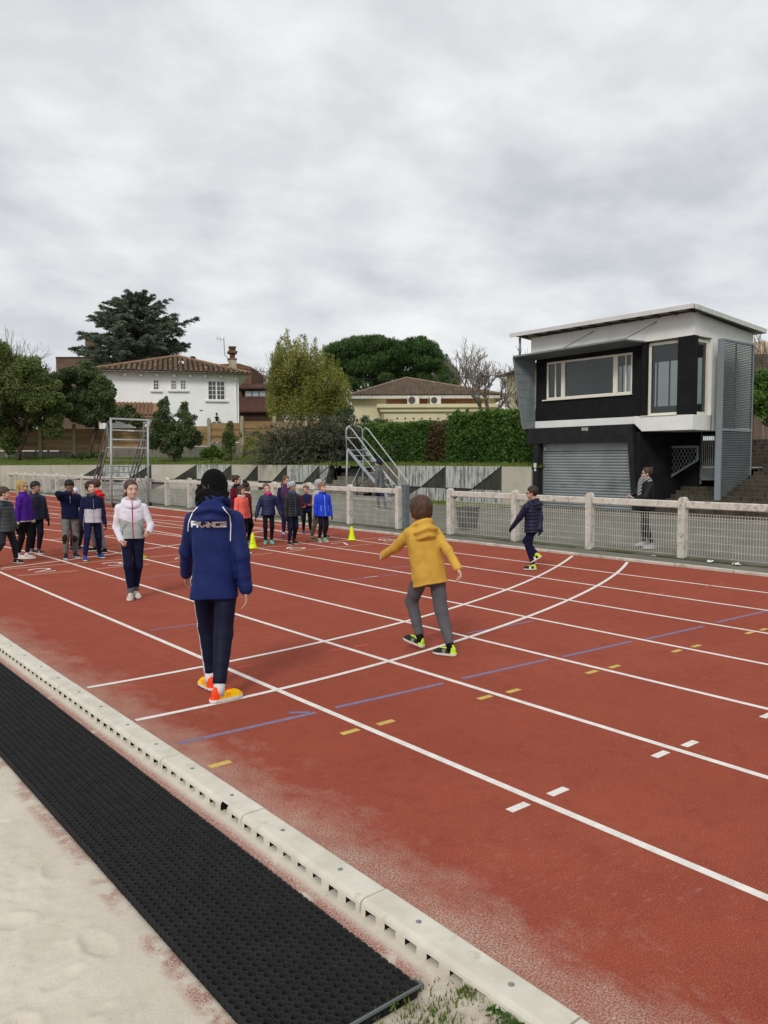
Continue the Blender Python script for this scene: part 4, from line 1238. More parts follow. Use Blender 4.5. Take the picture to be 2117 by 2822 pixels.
def window(hh, par, sx0, sy0, sx1, sy1, nx, nz, sill=True, y=0.0, fr=.07, mid=False):
    x0, z0, x1, z1 = hh.rect(sx0, sy0, sx1, sy1, y)
    wo = empty('window', (0, 0, 0), 0, parent=par)
    mb = MB(); f = fr
    mb.box(x0, y - .05, z0, x0 + f, y + .02, z1); mb.box(x1 - f, y - .05, z0, x1, y + .02, z1); mb.box(x0 + f, y - .05, z0, x1 - f, y + .02, z0 + f); mb.box(x0 + f, y - .05, z1 - f, x1 - f, y + .02, z1)
    for k in range(1, nx):
        x = x0 + f + (x1 - x0 - 2 * f) * k / nx; w2 = .06 if (mid and k == nx // 2) else .02
        mb.box(x - w2, y - .045, z0 + f, x + w2, y + .01, z1 - f)
    for k in range(1, nz):
        z = z0 + f + (z1 - z0 - 2 * f) * k / nz
        for q in range(nx):
            xa_ = x0 + f + (x1 - x0 - 2 * f) * q / nx + .022; xb_ = x0 + f + (x1 - x0 - 2 * f) * (q + 1) / nx - .022
            mb.box(xa_, y - .04, z - .02, xb_, y + .01, z + .02)
    mb.build('window_frame', HTR, wo)
    mb = MB(); mb.box(x0 + f, y - .012, z0 + f, x1 - f, y - .004, z1 - f); mb.build('pane', DARKW, wo)
    if sill:
        mb = MB(); mb.cbox(x0 - .22, y - .16, z0 - .15, x1 + .22, y - .003, z0 - .01, .015); mb.build('sill', HTR, wo)
    return wo
window(H, hs_, 421.5, 1046, 439, 1075.5, 2, 3)
window(H, hs_, 470, 1046.5, 487, 1075, 3, 3)
window(H, hs_, 496, 1046.5, 513, 1075, 3, 3)
window(H, hs_, 572, 1049, 621, 1103, 4, 4, mid=True)
x0, z0, x1, z1 = H.rect(581, 1159, 616, 1230)
mb = MB(); mb.box(x0, -.06, 0, x0 + .12, -.002, z1); mb.box(x1 - .12, -.06, 0, x1, -.002, z1); mb.box(x0 + .12, -.06, z1 - .12, x1 - .12, -.002, z1); mb.box((x0 + x1) / 2 - .08, -.05, 0, (x0 + x1) / 2 + .08, -.004, z1 - .12)
d_ = mb.build('door', HTR, hs_)
mb = MB(); mb.box(x0 + .12, -.02, 0, x1 - .12, -.0015, z1 - .12); mb.build('door_glass', DARKW, d_)
x0, z0, x1, z1 = H.rect(550.5, 1129.5, 559, 1133); mb = MB(); mb.box(x0, -.02, z0, x1, -.001, z1); mb.build('vent', M('grey_vent', s2l(120, 120, 116)), hs_)
x, z_ = H.loc(597, 1146); mb = MB()
mb.tube([(x, -.02, z_ + .1), (x, -.2, z_ + .12), (x, -.22, z_ - .05)], .025, 6); mb.tube([(x, -.22, z_ - .05), (x, -.22, z_ - .12), (x, -.22, z_ - .2), (x, -.22, z_ - .42), (x, -.22, z_ - .46)], [.03, .2, .13, .09, .03], 8); mb.tube([(x, -.05, z_ + .25), (x, -.05, z_ + .1)], .07, 8)
mb.build('wall_lamp', BLK, hs_)
# chimney with brick top and cap slabs
ch = empty('chimney', (0, 0, 0), 0, parent=hs_)
x0, z0, x1, z1 = H.rect(630.7, 955, 652, 1022, 1.8)
zz_ = lambda sy: H.loc(640, sy, 1.8)[1]
CR = grime_mat('chimney_render', s2l(176, 168, 148), s2l(98, 92, 80), s=1.0, amount=.5)
BR = M('chimney_brick', s2l(112, 76, 62), s2l(80, 58, 50), scale=4, rough=.9, bump=.6, bscale=14, bdist=.02)
mb = MB(); mb.box(x0, 1.6, zE - .1, x1, 2.45, zz_(991)); mb.build('chimney_shaft', CR, ch)
mb = MB(); mb.box(x0 - .06, 1.54, zz_(991) + .002, x1 + .06, 2.51, zz_(988)); mb.box(x0 - .06, 1.54, zz_(974), x1 + .06, 2.51, zz_(971)); mb.box(x0 - .1, 1.5, zz_(971) + .002, x1 + .1, 2.55, zz_(968)); mb.box(x0, 1.6, zz_(957), x1, 2.45, zz_(955)); mb.build('cap_slab', TILE[1], ch)
mb = MB(); mb.box(x0 + .1, 1.7, zz_(988) + .002, x1 - .1, 2.35, zz_(974) - .002); mb.box(x0 + .04, 1.64, zz_(968) + .002, x1 - .04, 2.4, zz_(964)); mb.box(x0 + .04, 1.64, zz_(962), x1 - .04, 2.4, zz_(959)); mb.box(x0 + .12, 1.72, zz_(964) + .002, x1 - .12, 2.3, zz_(962) - .002); mb.box(x0 + .12, 1.72, zz_(959) + .002, x1 - .12, 2.3, zz_(957) - .002); mb.build('brick_top', BR, ch)
p = at_depth(628, 996, 66.5); q = at_depth(617, 930, 66.5); an = empty('tv_antenna', p, 0, 'thin bent television antenna strapped to the chimney', 'antenna')
mb = MB(); k_ = lambda sx, sy: at_depth(sx, sy, 66.5) - p
mb.tube([k_(628, 996), k_(627, 986), k_(619, 977), k_(617, 930)], .035, 5); mb.build('mast', STEEL, an)
mb = MB(); a, b_ = k_(597, 932), k_(618, 938); mb.beam(a, b_, .03, .03)
for t_ in np.linspace(0, .8, 6): c = a + (b_ - a) * t_; mb.beam(c - FV * .35 + (0, 0, -.05), c + FV * .35 + (0, 0, .05), .02, .02)
for t_ in (.1, .5): c = a + (b_ - a) * t_; mb.beam(c - (0, 0, .25), c + (0, 0, .25), .02, .02)
mb.build('antenna_boom', STEEL, an)
# low annexe with an orange tile lean-to, left of the small tree
x0, z0, x1, z1 = H.rect(300, 1118, 432, 1150, -1.5)
mb = MB(); mb.box(x0, -3.2, 0, x1, -.005, z0 - .1); mb.build('annexe_wall', HWH, hs_)
mb = MB(); mb.prism([(x0 - .2, -3.5, z0 - .1), (x1 + .2, -3.5, z0 - .1), (x1 + .2, -.004, z1 + .25), (x0 - .2, -.004, z1 + .25)], (0, 0, .1))
an_r = mb.build('annexe_roof', TILEO, hs_)
sl2 = np.array([0, 3.5, z1 - z0 + .35]); L2 = np.linalg.norm(sl2); sl2 /= L2; n2 = np.cross((1, 0, 0), sl2)
mb = MB()
for c in range(int((x1 - x0) / .3)):
    for r_ in range(int(L2 / .4)):
        V, F = tile_mesh(.46, .26)
        mb.add([np.array([x0 + .1 + c * .3, -3.5, z0]) + sl2 * r_ * .4 + np.array([1, 0, 0]) * v[0] + sl2 * v[1] + n2 * v[2] for v in V], F, 0)
mb.build('roof_tiles', TILEO, hs_, kind='stuff')

# --- brown brick building far behind the white house
BH = House(140, 98, 800, 98, 2.0)
bb = empty('brown_building', BH.o, BH.rz, 'large brown brick building behind the white house and the cedar', 'building')
BRK = M('brown_brick', s2l(110, 90, 78), s2l(94, 76, 66), scale=1.2, rough=.9, bump=.3, bscale=12)
BTL = M('brown_roof_tile', s2l(84, 58, 50), s2l(70, 48, 42), scale=2, rough=.9, bump=.5, bscale=8, bdist=.03)
def bblock(sx0, sy0, sx1, sy1, y0, y1, m_, nm, base=None):
    x0, z0, x1, z1 = BH.rect(sx0, sy0, sx1, sy1, y0)
    mb = MB(); mb.box(x0, y0, base if base is not None else z0, x1, y1, z1); return mb.build(nm, m_, bb)
bblock(154, 986, 300, 1100, 0, 10, BRK, 'left_block', 0)
bblock(234, 925, 262, 1100, 3, 6, BRK, 'stair_tower', 0)
bblock(153, 983.5, 301, 985.5, -.1, 10.1, M('dark_coping', s2l(70, 60, 54)), 'coping')
x0, z0, x1, z1 = BH.rect(596, 1001, 694, 1100, 0)
mb = MB(); zl = BH.loc(600, 1004)[1]; zr2 = BH.loc(694, 1011)[1]; zp = BH.loc(660, 1001)[1]
mb.prism([(x0, 0, 0), (x1, 0, 0), (x1, 0, zr2), (x1 - 1.6, 0, zp), (x0, 0, zl)], (0, 10, 0)); mb.build('gable_wall', M('rust_brick', s2l(118, 88, 72), s2l(102, 74, 60), scale=1.2, rough=.9), bb)
x0, z0, x1, z1 = BH.rect(655, 1075, 770, 1096, -3)
mb = MB(); mb.box(x0, -3, 0, x1, 0, z0); mb.box(x0, -3, z1, x1, -.01, z1 + .3); mb.box(x0, -1.0, z0, x1, -.01, z1); mb.build('lower_wall', BRK, bb)
mb = MB(); zt2 = BH.loc(700, 1059, -1)[1]; mb.prism([(x0, -3.4, z1 + .1), (x1, -3.4, z1 + .1), (x1, -.02, zt2), (x0, -.02, zt2)], (0, 0, .15)); mb.build('upper_roof', BTL, bb)
for k in range(5):
    xw = x0 + .9 + k * .85; mb = MB(); mb.box(xw, -2.9, z0 + .12, xw + .75, -2.85, z1 - .1); wo_ = mb.build('window', M('pale_glass', s2l(150, 160, 168), rough=.12, spec=.6), bb)
    mb = MB(); mb.box(xw - .1, -2.95, z0 + .02, xw - .02, -2.8, z1 - .02); mb.build('window_frame', M('dark_frame', s2l(40, 38, 38)), wo_)
xb0, zb0, xb1, zb1 = BH.rect(640, 1100, 770, 1137, -6)
mb = MB(); mb.prism([(xb0, -6.5, zb0), (xb1, -6.5, zb0), (xb1, -3.01, z0 + .02), (xb0, -3.01, z0 + .02)], (0, 0, .15)); mb.build('lower_roof', BTL, bb)
mb = MB(); mb.box(xb0 + .3, -6, 0, xb1, -5.6, zb0 - .02); mb.build('porch_wall', M('dark_brick', s2l(72, 54, 46), s2l(58, 44, 38), scale=1.5, rough=.9), bb)

# --- low cream house with parapet, rusty band and two air conditioners
H2 = House(972, 72, 1365, 72, 2.2)
h2 = empty('cream_house', H2.o, H2.rz, 'low cream house with grey brown pantile roof and two air conditioning units', 'house')
CRM = M('cream_render', s2l(214, 206, 174), s2l(204, 194, 162), scale=.6, rough=.9, c3=s2l(186, 178, 150), s3=.8, lo3=.58, hi3=.8, amt3=.5, st3=(1, 1, .3))
W2 = H2.W; zE2 = H2.loc(1120, 1098)[1]
mb = MB(); mb.box(0, 0, -.5, W2, 14, zE2 - .02); mb.build('wall', CRM, h2)
e0, _ = H2.loc(962, 1090, -.8); e1, _ = H2.loc(1345, 1090, -.8); e1 += 1.6
xa2, za2 = H2.loc(1120, 1043, 7)
FSC = grime_mat('peeling_white_fascia', s2l(196, 196, 190), s2l(118, 112, 104), s=1.2, amount=.6)
mb = MB(); z0f = H2.loc(1120, 1098, -.8)[1]; z1f = H2.loc(1120, 1089.5, -.8)[1]; mb.box(e0, -.8, z0f, e1, 14.8, z1f); mb.build('fascia', FSC, h2)
mb = MB(); mb.add([(e0, -.85, z1f + .01), (e1, -.85, z1f + .01), (e1, 14.85, z1f + .01), (e0, 14.85, z1f + .01), (xa2, 7, za2), (xa2, 8, za2)], [(0, 1, 4), (1, 2, 5, 4), (2, 3, 5), (3, 0, 4, 5)]); rf2 = mb.build('roof', M('grey_tile_bed', s2l(104, 92, 80)), h2)
T2 = [M('grey_brown_tile_%d' % k, c, tuple(v * .75 for v in c), scale=1.5, rough=.95, c3=s2l(146, 138, 124), s3=2, lo3=.6, hi3=.75, amt3=.4) for k, c in enumerate((s2l(124, 104, 88), s2l(108, 92, 78), s2l(134, 118, 102)))]
s3_ = np.array([0, 7.85, za2 - z1f]); L3 = np.linalg.norm(s3_); s3_ /= L3; n3 = np.cross((1, 0, 0), s3_)
mb = MB(); cw3 = .30
for c in range(int((e1 - e0) / cw3)):
    x = e0 + (c + .5) * cw3; lim = L3 * ((x - e0) / (xa2 - e0) if x < xa2 else (e1 - x) / (e1 - xa2))
    for r_ in range(int(lim / .42)):
        V, F = tile_mesh(.5, cw3 * .7, 4)
        mb.add([np.array([x, -.9, z1f + .02]) + s3_ * r_ * .42 + np.array([1, 0, 0]) * v[0] + s3_ * v[1] + n3 * v[2] for v in V], F, rr.choice((0, 0, 1, 2)))
for a in ((e0, -.85, z1f + .04), (e1, -.85, z1f + .04)):
    a = np.array(a); b_ = np.array((xa2, 7, za2 + .05)); mb.tube([a, b_], .13, 8, 2)
mb.build('roof_tiles', T2, h2, kind='stuff')
# parapet extension in front
px0, pz0, px1, pz1 = H2.rect(1047, 1135, 1360, 1175, -3)
zc0 = H2.loc(1100, 1114, -3)[1]; zc1 = H2.loc(1100, 1124, -3)[1]; zc2 = H2.loc(1100, 1135, -3)[1]
mb = MB(); mb.box(px0 + .15, -3, 0, px1, -.01, zc2); mb.build('parapet_wall', CRM, h2)
mb = MB(); mb.box(px0, -3.2, zc2 + .002, px1 + .2, -.01, zc1); mb.box(px0 - .25, -3.4, zc1 + .002, px1 + .4, -.01, zc0); mb.build('cornice', CRM, h2)
RST = grime_mat('rusty_panel', s2l(140, 92, 68), s2l(92, 60, 46), s2l(168, 128, 102), s=1.5, amount=.6)
for (a, c) in ((1065, 1122), (1150, 1178), (1216, 1331)):
    x0, z0, x1, z1 = H2.rect(a, 1098.5, c, 1114, -.05); mb = MB(); mb.box(x0, -.06, z0, x1, -.005, z1 - .02); mb.build('rusty_panel', RST, h2)
ACM = M('ac_casing', s2l(206, 204, 194), rough=.5)
for (a, c) in ((1124, 1146.5), (1187, 1206.5)):
    x0, z0, x1, z1 = H2.rect(a, 1092.5, c, 1113.5, -1.2)
    ac = empty('air_conditioner', (0, 0, 0), 0, parent=h2)
    mb = MB(); mb.cbox(x0 - .03, -1.15, z0, x1 + .3, -.85, z1, .03); mb.build('ac_case', ACM, ac)
    mb = MB(); cx, cz, rr_ = (x0 + x1) / 2, (z0 + z1) / 2, (x1 - x0) * .42
    for q in (1, .75, .5, .25): mb.tube([(cx + rr_ * q * math.cos(t_), -1.17, cz + rr_ * q * math.sin(t_)) for t_ in np.linspace(0, 6.283, 20)], .02, 4)
    mb.build('fan_guard', GUT, ac)
    mb = MB(); mb.tube([(cx, -1.16, cz), (cx, -1.152, cz)], rr_, 20); mb.build('fan_opening', M('dark_grey', s2l(92, 92, 88)), ac)
for sx_ in (1095, 1117, 1140, 1163, 1186, 1208):
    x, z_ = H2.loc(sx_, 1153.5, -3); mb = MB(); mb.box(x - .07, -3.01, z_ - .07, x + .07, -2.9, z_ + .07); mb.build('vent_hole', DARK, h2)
x0, z0, x1, z1 = H2.rect(1302, 1142, 1347, 1170, -3.02); mb = MB(); mb.box(x0, -3.03, z0, x1, -2.95, z1); mb.build('window', M('brown_shutter', s2l(118, 104, 92), s2l(98, 86, 76), scale=3), h2)
for sx_ in (1051, 1056):
    x, z_ = H2.loc(sx_, 1150, -3); mb = MB(); mb.box(x - .04, -3.02, z_ - .4, x + .04, -2.98, z_ + .3); mb.build('window_slit', DARKW, h2)
mb = MB(); x, z_ = H2.loc(1308, 1070, 3); mb.tube([(x, 3, z_ - .6), (x, 3, z_ + .3)], .18, 8); mb.tube([(x, 3, z_ + .3), (x, 3, z_ + .42)], .25, 8); mb.build('chimney_pot', TILEO, h2)

# --- tall cream house partly hidden by the stadium building, and the beige one at the right edge
H3 = House(1395, 68, 1560, 55, 2.2)
h3 = empty('cream_gable_house', H3.o, H3.rz, 'tall cream house partly hidden behind the left edge of the stadium building', 'house')
zE3 = H3.loc(1400, 1036)[1]
mb = MB(); mb.box(0, 0, -.3, H3.W, 4, zE3); mb.build('wall', CRM, h3)
mb = MB(); mb.prism([(-.7, -.6, zE3 - .05), (H3.W, -.6, zE3 - .05), (H3.W, 4.5, zE3 + .5), (-.7, 4.5, zE3 + .5)], (0, 0, .16)); mb.build('roof', TILE[3], h3)
mb = MB(); mb.tube([(-.75, -.7, zE3 + .02), (H3.W, -.7, zE3 + .02)], .08, 8); mb.tube([(-.6, -.5, zE3), (-.1, -.06, zE3 - .5), (-.1, -.06, 0)], .05, 6); mb.build('gutter', GUT, h3)
H4 = House(2078, 66, 2230, 66, 2.4)
h4 = empty('beige_block', H4.o, H4.rz, 'beige block of flats behind the screen at the right edge', 'building')
zt4 = H4.loc(2100, 941)[1]; zm4 = H4.loc(2100, 976)[1]
mb = MB(); mb.box(0, 0, zm4, H4.W, 8, zt4); mb.build('upper_wall', M('beige_render', s2l(206, 182, 156), rough=.9), h4)
mb = MB(); mb.box(.02, .1, -.3, H4.W, 8, zm4 - .01); mb.build('lower_wall', BRK, h4)

# --- board fence with concrete posts on the bank
WOODS = [M('fence_board_%d' % k, c, tuple(v * .72 for v in c), scale=1.6, detail=8, rough=.85, bump=.25, bscale=12, stretch=(.35, .35, 5), c3=tuple(v * .55 for v in c), s3=2.2, lo3=.62, hi3=.74, amt3=.5) for k, c in enumerate((s2l(152, 124, 90), s2l(140, 112, 80), s2l(160, 136, 104), s2l(132, 108, 80)))]
FD = 57.0
psx = [-78, 16, 110, 204, 298, 391, 484, 576, 667, 756, 846, 936]
tops = [1182, 1182, 1182, 1182, 1180, 1176, 1175, 1166, 1161, 1161, 1162]
bots = [1242, 1242, 1242, 1242, 1237, 1232, 1229, 1219, 1217, 1217, 1217]
p0 = at_depth(psx[0], 1250, FD)
bf = empty('board_fence', p0, 0, 'brown horizontal board fence between concrete posts on the grass bank', 'fence')
PCON = grime_mat('fence_post_concrete', s2l(150, 142, 122), s2l(98, 92, 76), s=2, amount=.5)
for i, sx_ in enumerate(psx):
    tp = at_depth(sx_, min(tops[min(i, 10)], tops[max(i - 1, 0)]) - 11, FD) - p0
    mb = MB(); x = np.array([tp[0], tp[1], 0]); ex = RV * .12; ey_ = FV * .1
    zt = tp[2]
    mb.obox(x + np.array([0, 0, (zt - 1.2) / 2 - .0]), ex, ey_, (0, 0, (zt + 1.2) / 2))
    mb.tube([x + np.array([0, 0, zt - .02]), x + np.array([0, 0, zt + .05]), x + np.array([0, 0, zt + .1])], [.12, .1, .04], 8)
    mb.build('post', PCON, bf)
    if i + 1 < len(psx):
        a = at_depth(sx_, tops[i], FD) - p0; b_ = at_depth(psx[i + 1], tops[i], FD) - p0
        zb_ = (at_depth(sx_, bots[i], FD) - p0)[2]; zt_ = a[2]
        nb = 6; hb = (zt_ - zb_) / nb
        for k in range(nb):
            mb = MB(); c = (a + b_) / 2; L = np.linalg.norm((b_ - a)[:2]); c[2] = zb_ + (k + .5) * hb
            mb.obox(c + FV * ((k % 2) * .045 + rr.uniform(-.003, .003)), RV * (L / 2 - .13), FV * .02, (0, 0, hb / 2 + .004)); mb.build('board', WOODS[rr.choice((0, 0, 1, 2, 3))], bf)
        mb = MB(); c = (a + b_) / 2; c[2] = (zb_ - 1.0) / 2 - .03; mb.obox(c, RV * (L / 2 - .13), FV * .035, (0, 0, (zb_ + 1.0) / 2 - .01)); mb.build('plinth_slab', G_GREY, bf)
# wire fence with concrete posts before the cream house
f0 = at_depth(996, 1170, 58)
wf = empty('wire_fence', f0, 0, 'grey wire fence with concrete posts in front of the cream house', 'fence')
for sx_ in (996, 1078, 1158, 1239, 1320):
    q = at_depth(sx_, 1156, 58) - f0; mb = MB(); mb.obox(np.array([q[0], q[1], q[2] - 1.2]), RV * .13, FV * .1, (0, 0, 1.2)); mb.build('post', PCON, wf)
q0 = at_depth(996, 1157, 58) - f0; q1 = at_depth(1320, 1157, 58) - f0
mb = MB()
for k in range(9): mb.beam(q0 - (0, 0, .22 * k), q1 - (0, 0, .22 * k), .012, .012)
for k in range(80): c = q0 + (q1 - q0) * k / 80; mb.beam(c, c - (0, 0, 2), .01, .01)
mb.build('wire_mesh', WIRE, wf, kind='stuff')
a = at_depth(1162, 1162, 58.1) - f0; b_ = at_depth(1236, 1162, 58.1) - f0
mb = MB(); c = (a + b_) / 2; mb.obox(c - (0, 0, .6), (b_ - a) / 2, FV * .03, (0, 0, .6)); mb.build('grey_panel', M('grey_sheet', s2l(150, 150, 142), rough=.8), wf)
# overhead cable across the sky behind the houses
cb0, cb1 = at_depth(600, 1008, 80), at_depth(1420, 1030, 80)
mb = MB(); mb.tube([cb0 + (cb1 - cb0) * t_ - np.array([0, 0, .9 * 4 * t_ * (1 - t_)]) for t_ in np.linspace(0, 1, 14)], .03, 5); o = mb.build('overhead_cable', BLK); tag(o, 'thin dark overhead cable behind the roofs and the pine', 'cable')
# ------------------------------------------------------------------ trees, shrubs, hedges
def unit(n, r):
    v = r.normal(size=(n, 3)); return v / np.linalg.norm(v, axis=1)[:, None]
def leaf_quads(P, D, L, Wd, r):
    n = len(P)
    S = np.cross(D, unit(n, r)); S /= np.linalg.norm(S, axis=1)[:, None] + 1e-9
    L = np.asarray(L).reshape(-1, 1) * np.ones((n, 1)); Wd = np.asarray(Wd).reshape(-1, 1) * np.ones((n, 1))
    V = np.concatenate([P - D * L / 2, P + S * Wd / 2, P + D * L / 2, P - S * Wd / 2])
    i = np.arange(n)
    return V, np.stack([i, i + n, i + 2 * n, i + 3 * n], 1)
def clump_points(clumps, n, r, inner=2.4):
    """clumps: (centre, radii); points crowd towards the outside of each"""
    w_ = np.array([c[1][0] * c[1][1] + c[1][1] * c[1][2] + c[1][0] * c[1][2] for c in clumps]); w_ = w_ / w_.sum()
    k = r.choice(len(clumps), n, p=w_)
    C = np.array([c[0] for c in clumps]); Rr = np.array([c[1] for c in clumps])
    u = unit(n, r); t_ = r.random(n) ** (1 / inner)
    return C[k] + u * Rr[k] * t_[:, None], u, k
BARK = M('tree_bark', s2l(92, 82, 68), s2l(66, 58, 48), scale=4, rough=.95, bump=.5, bscale=16, stretch=(1, 1, .3), bdist=.02)
BARE = M('bare_twig_bark', s2l(122, 115, 106), s2l(100, 93, 84), scale=3, rough=.95)
def pxc(sx, sy, d): return at_depth(sx, sy, d)
def pxr(rp, d): return rp * d / CAM_F
def px_clumps(lst, d, flat=.85, dd=.9, sub=5, r=None):
    """coarse lobes given in the picture, each broken up into smaller clumps"""
    out_ = []
    for (sx, sy, rp) in lst:
        R = pxr(rp, d); c = pxc(sx, sy, d + r.uniform(-.6, .6) * R)
        out_.append((c, np.array([R, R * dd, R * flat]) * .8))
        for _ in range(sub):
            u = unit(1, r)[0]; q = R * r.uniform(.28, .5)
            out_.append((c + u * np.array([R, R * dd, R * flat]) * .82, np.array([q, q, q * .8])))
    return out_
def new_tree(name, base, label, cat, group=None):
    return empty(name, base, 0, label, cat, group)
def limb_tubes(mb, base, targets, r0, r, n=6, sag=.0):
    for t_ in targets:
        b0 = np.array(base[0]) + (np.array(base[1]) - np.array(base[0])) * r.uniform(.45, 1)
        t_ = np.array(t_); mid = (b0 + t_) / 2 + unit(1, r)[0] * np.linalg.norm(t_ - b0) * .12
        mb.tube([b0, mid, t_], [r0 * .5, r0 * .32, r0 * .1], 5, cap=False)
def leafy(name, label, cat, base, clumps, n, leaf, lw, mat_, seed, trunk_r=.15, group=None, out_bias=.35, droop=.0, tint_bias=None, inner=2.4, trunk_top=None, shoots=0):
    r = np.random.default_rng(seed)
    base = np.array(base, float)
    t_ = new_tree(name, base, label, cat, group)
    P, u, k = clump_points(clumps, n, r, inner)
    kt = r.random(len(clumps))
    D = unit(n, r) + u * out_bias + np.array([0, 0, -droop]); D /= np.linalg.norm(D, axis=1)[:, None]
    sz = leaf * r.uniform(.6, 1.3, n)
    V, F = leaf_quads(P - base, D, sz, lw * sz / leaf, r)
    tint = np.clip(.15 + .5 * kt[k] + .35 * r.random(n), 0, 1)
    if shoots:        # upright shoots that break the outline
        tops = P[np.argsort(-P[:, 2])[:max(50, n // 6)]]
        VV = [V]; FF = [F]; T = [tint]; o = len(V)
        for q in tops[r.choice(len(tops), shoots)]:
            m_ = 14; hgt = r.uniform(.3, .8) * shoots_len
            z = np.linspace(0, 1, m_)
            pts = q - base + np.outer(z, np.array([r.normal(0, .1), r.normal(0, .1), 1]) * hgt)
            d2 = unit(m_, r) + np.array([0, 0, .8]); d2 /= np.linalg.norm(d2, axis=1)[:, None]
            v, f = leaf_quads(pts, d2, leaf, lw, r); VV.append(v); FF.append(f + o); o += len(v); T.append(np.full(m_, r.random()))
        V = np.concatenate(VV); F = np.concatenate(FF); tint = np.concatenate(T)
    link('crown', mesh_np('crown', V, F, [mat_], attr=tint), t_)
    if trunk_r:
        mb = MB(); top = np.array(trunk_top) - base if trunk_top is not None else np.mean([c[0] for c in clumps], axis=0) - base
        m1 = top * .5 + np.array([.1, .05, 0]) * np.linalg.norm(top)
        mb.tube([np.array([0, 0, -.3]), top * .15, m1, top], [trunk_r * 1.4, trunk_r, trunk_r * .8, trunk_r * .4], 8)
        big_ = [c for c in clumps if max(c[1]) > .5 * max(max(q[1]) for q in clumps)]
        limb_tubes(mb, (top * .3, top), [c[0] - base for c in big_[:14]], trunk_r, r)
        mb.build('trunk', BARK, t_, True)
    return t_
shoots_len = 1.0
G_OLIVE = leafmat('olive_evergreen_leaf', [s2l(64, 78, 42), s2l(84, 100, 54), s2l(104, 118, 66), s2l(134, 140, 88)])
G_DEEP = leafmat('deep_green_leaf', [s2l(52, 66, 44), s2l(70, 86, 54), s2l(88, 104, 64), s2l(116, 124, 86)], rough=.45)
G_CEDAR = leafmat('cedar_needle', [s2l(72, 84, 70), s2l(92, 104, 86), s2l(110, 122, 102), s2l(128, 136, 116)], trans=.1)
G_PINE = leafmat('pine_needle', [s2l(42, 64, 34), s2l(58, 84, 44), s2l(78, 104, 54), s2l(98, 122, 68)], trans=.12)
G_BAMB = leafmat('yellow_green_leaf', [s2l(84, 92, 40), s2l(112, 118, 52), s2l(140, 142, 70), s2l(164, 164, 98)], trans=.3)
G_GREY = leafmat('grey_green_leaf', [s2l(58, 64, 50), s2l(76, 80, 62), s2l(92, 94, 74), s2l(108, 98, 78)], trans=.15)
G_LAUR = leafmat('laurel_leaf', [s2l(44, 70, 32), s2l(64, 94, 42), s2l(84, 114, 50), s2l(112, 138, 68)], rough=.35)
G_DEAD = leafmat('dead_laurel_leaf', [s2l(70, 56, 38), s2l(92, 74, 52), s2l(116, 100, 76)])
def bz(p): return bank_z(p[0], p[1])
def base_at(sx, d, sy=1250):
    p = at_depth(sx, sy, d); p[2] = bz(p); return p

r = np.random.default_rng(11)
d = 54
cl = px_clumps([(8, 1010, 68), (62, 1012, 50), (50, 1065, 78), (-45, 1080, 90), (112, 1085, 58), (140, 1128, 52), (60, 1135, 66), (10, 1175, 52), (150, 1160, 30), (22, 1220, 34), (150, 1190, 22), (130, 1180, 20)], d, r=r, sub=7)
leafy('evergreen_tree', 'olive green broad tree at the left edge hanging over the board fence', 'tree', base_at(48, d), cl, 60000, .2, .085, G_OLIVE, 21, .16, out_bias=.5, droop=.35)
d = 56
cl = px_clumps([(160, 1050, 40), (200, 1035, 38), (250, 1035, 42), (290, 1065, 32), (180, 1095, 52), (240, 1095, 55), (285, 1105, 40), (225, 1140, 46), (300, 1138, 42), (340, 1140, 32), (372, 1158, 24)], d, r=r, sub=6)
leafy('evergreen_tree', 'dark leafy evergreen between the olive tree and the white house', 'tree', base_at(245, d), cl, 52000, .19, .09, G_DEEP, 22, .16)
d = 52.5
cl = px_clumps([(452, 1128, 22), (458, 1165, 34), (446, 1200, 40), (505, 1140, 22), (516, 1170, 30), (522, 1203, 32), (480, 1200, 40), (480, 1235, 32), (425, 1215, 24), (545, 1212, 18), (456, 1105, 12), (510, 1117, 12)], d, flat=1.25, r=r, sub=6)
leafy('small_tree', 'small dark evergreen tree with two pointed tops before the board fence', 'tree', base_at(474, d), cl, 24000, .15, .065, G_DEEP, 23, .2, out_bias=.2, droop=-.6)
cl = px_clumps([(633, 1185, 20), (630, 1210, 26), (628, 1240, 27), (634, 1168, 10)], 52.5, flat=1.2, r=r)
leafy('columnar_shrub', 'upright olive green shrub in front of the right part of the board fence', 'shrub', base_at(632, 52.5), cl, 5000, .14, .05, G_OLIVE, 24, .06, droop=-.5)
cl = px_clumps([(582, 1246, 22), (562, 1252, 16), (602, 1250, 16)], 51, flat=.8, r=r)
leafy('low_bush', 'low round green bush at the foot of the board fence', 'shrub', base_at(582, 51), cl, 4200, .12, .06, G_LAUR, 25, .05)
cl = px_clumps([(700, 1240, 26), (690, 1215, 16), (735, 1235, 24), (720, 1205, 10), (675, 1240, 16), (712, 1188, 8), (664, 1200, 7)], 52, flat=1.3, r=r, sub=4)
leafy('overgrown_weeds', 'yellowish tall weeds growing against the right end of the board fence', 'shrub', base_at(700, 52), cl, 4200, .15, .035, G_BAMB, 26, .04, droop=-.9, inner=1.8)
cl = px_clumps([(250, 1253, 14), (225, 1256, 12), (275, 1255, 12), (205, 1258, 9)], 53, flat=.7, r=r, sub=3)
leafy('low_bush', 'patch of dark creeping bush at the foot of the board fence behind the judges stand', 'shrub', base_at(250, 53), cl, 2600, .14, .07, G_DEEP, 27, .04)

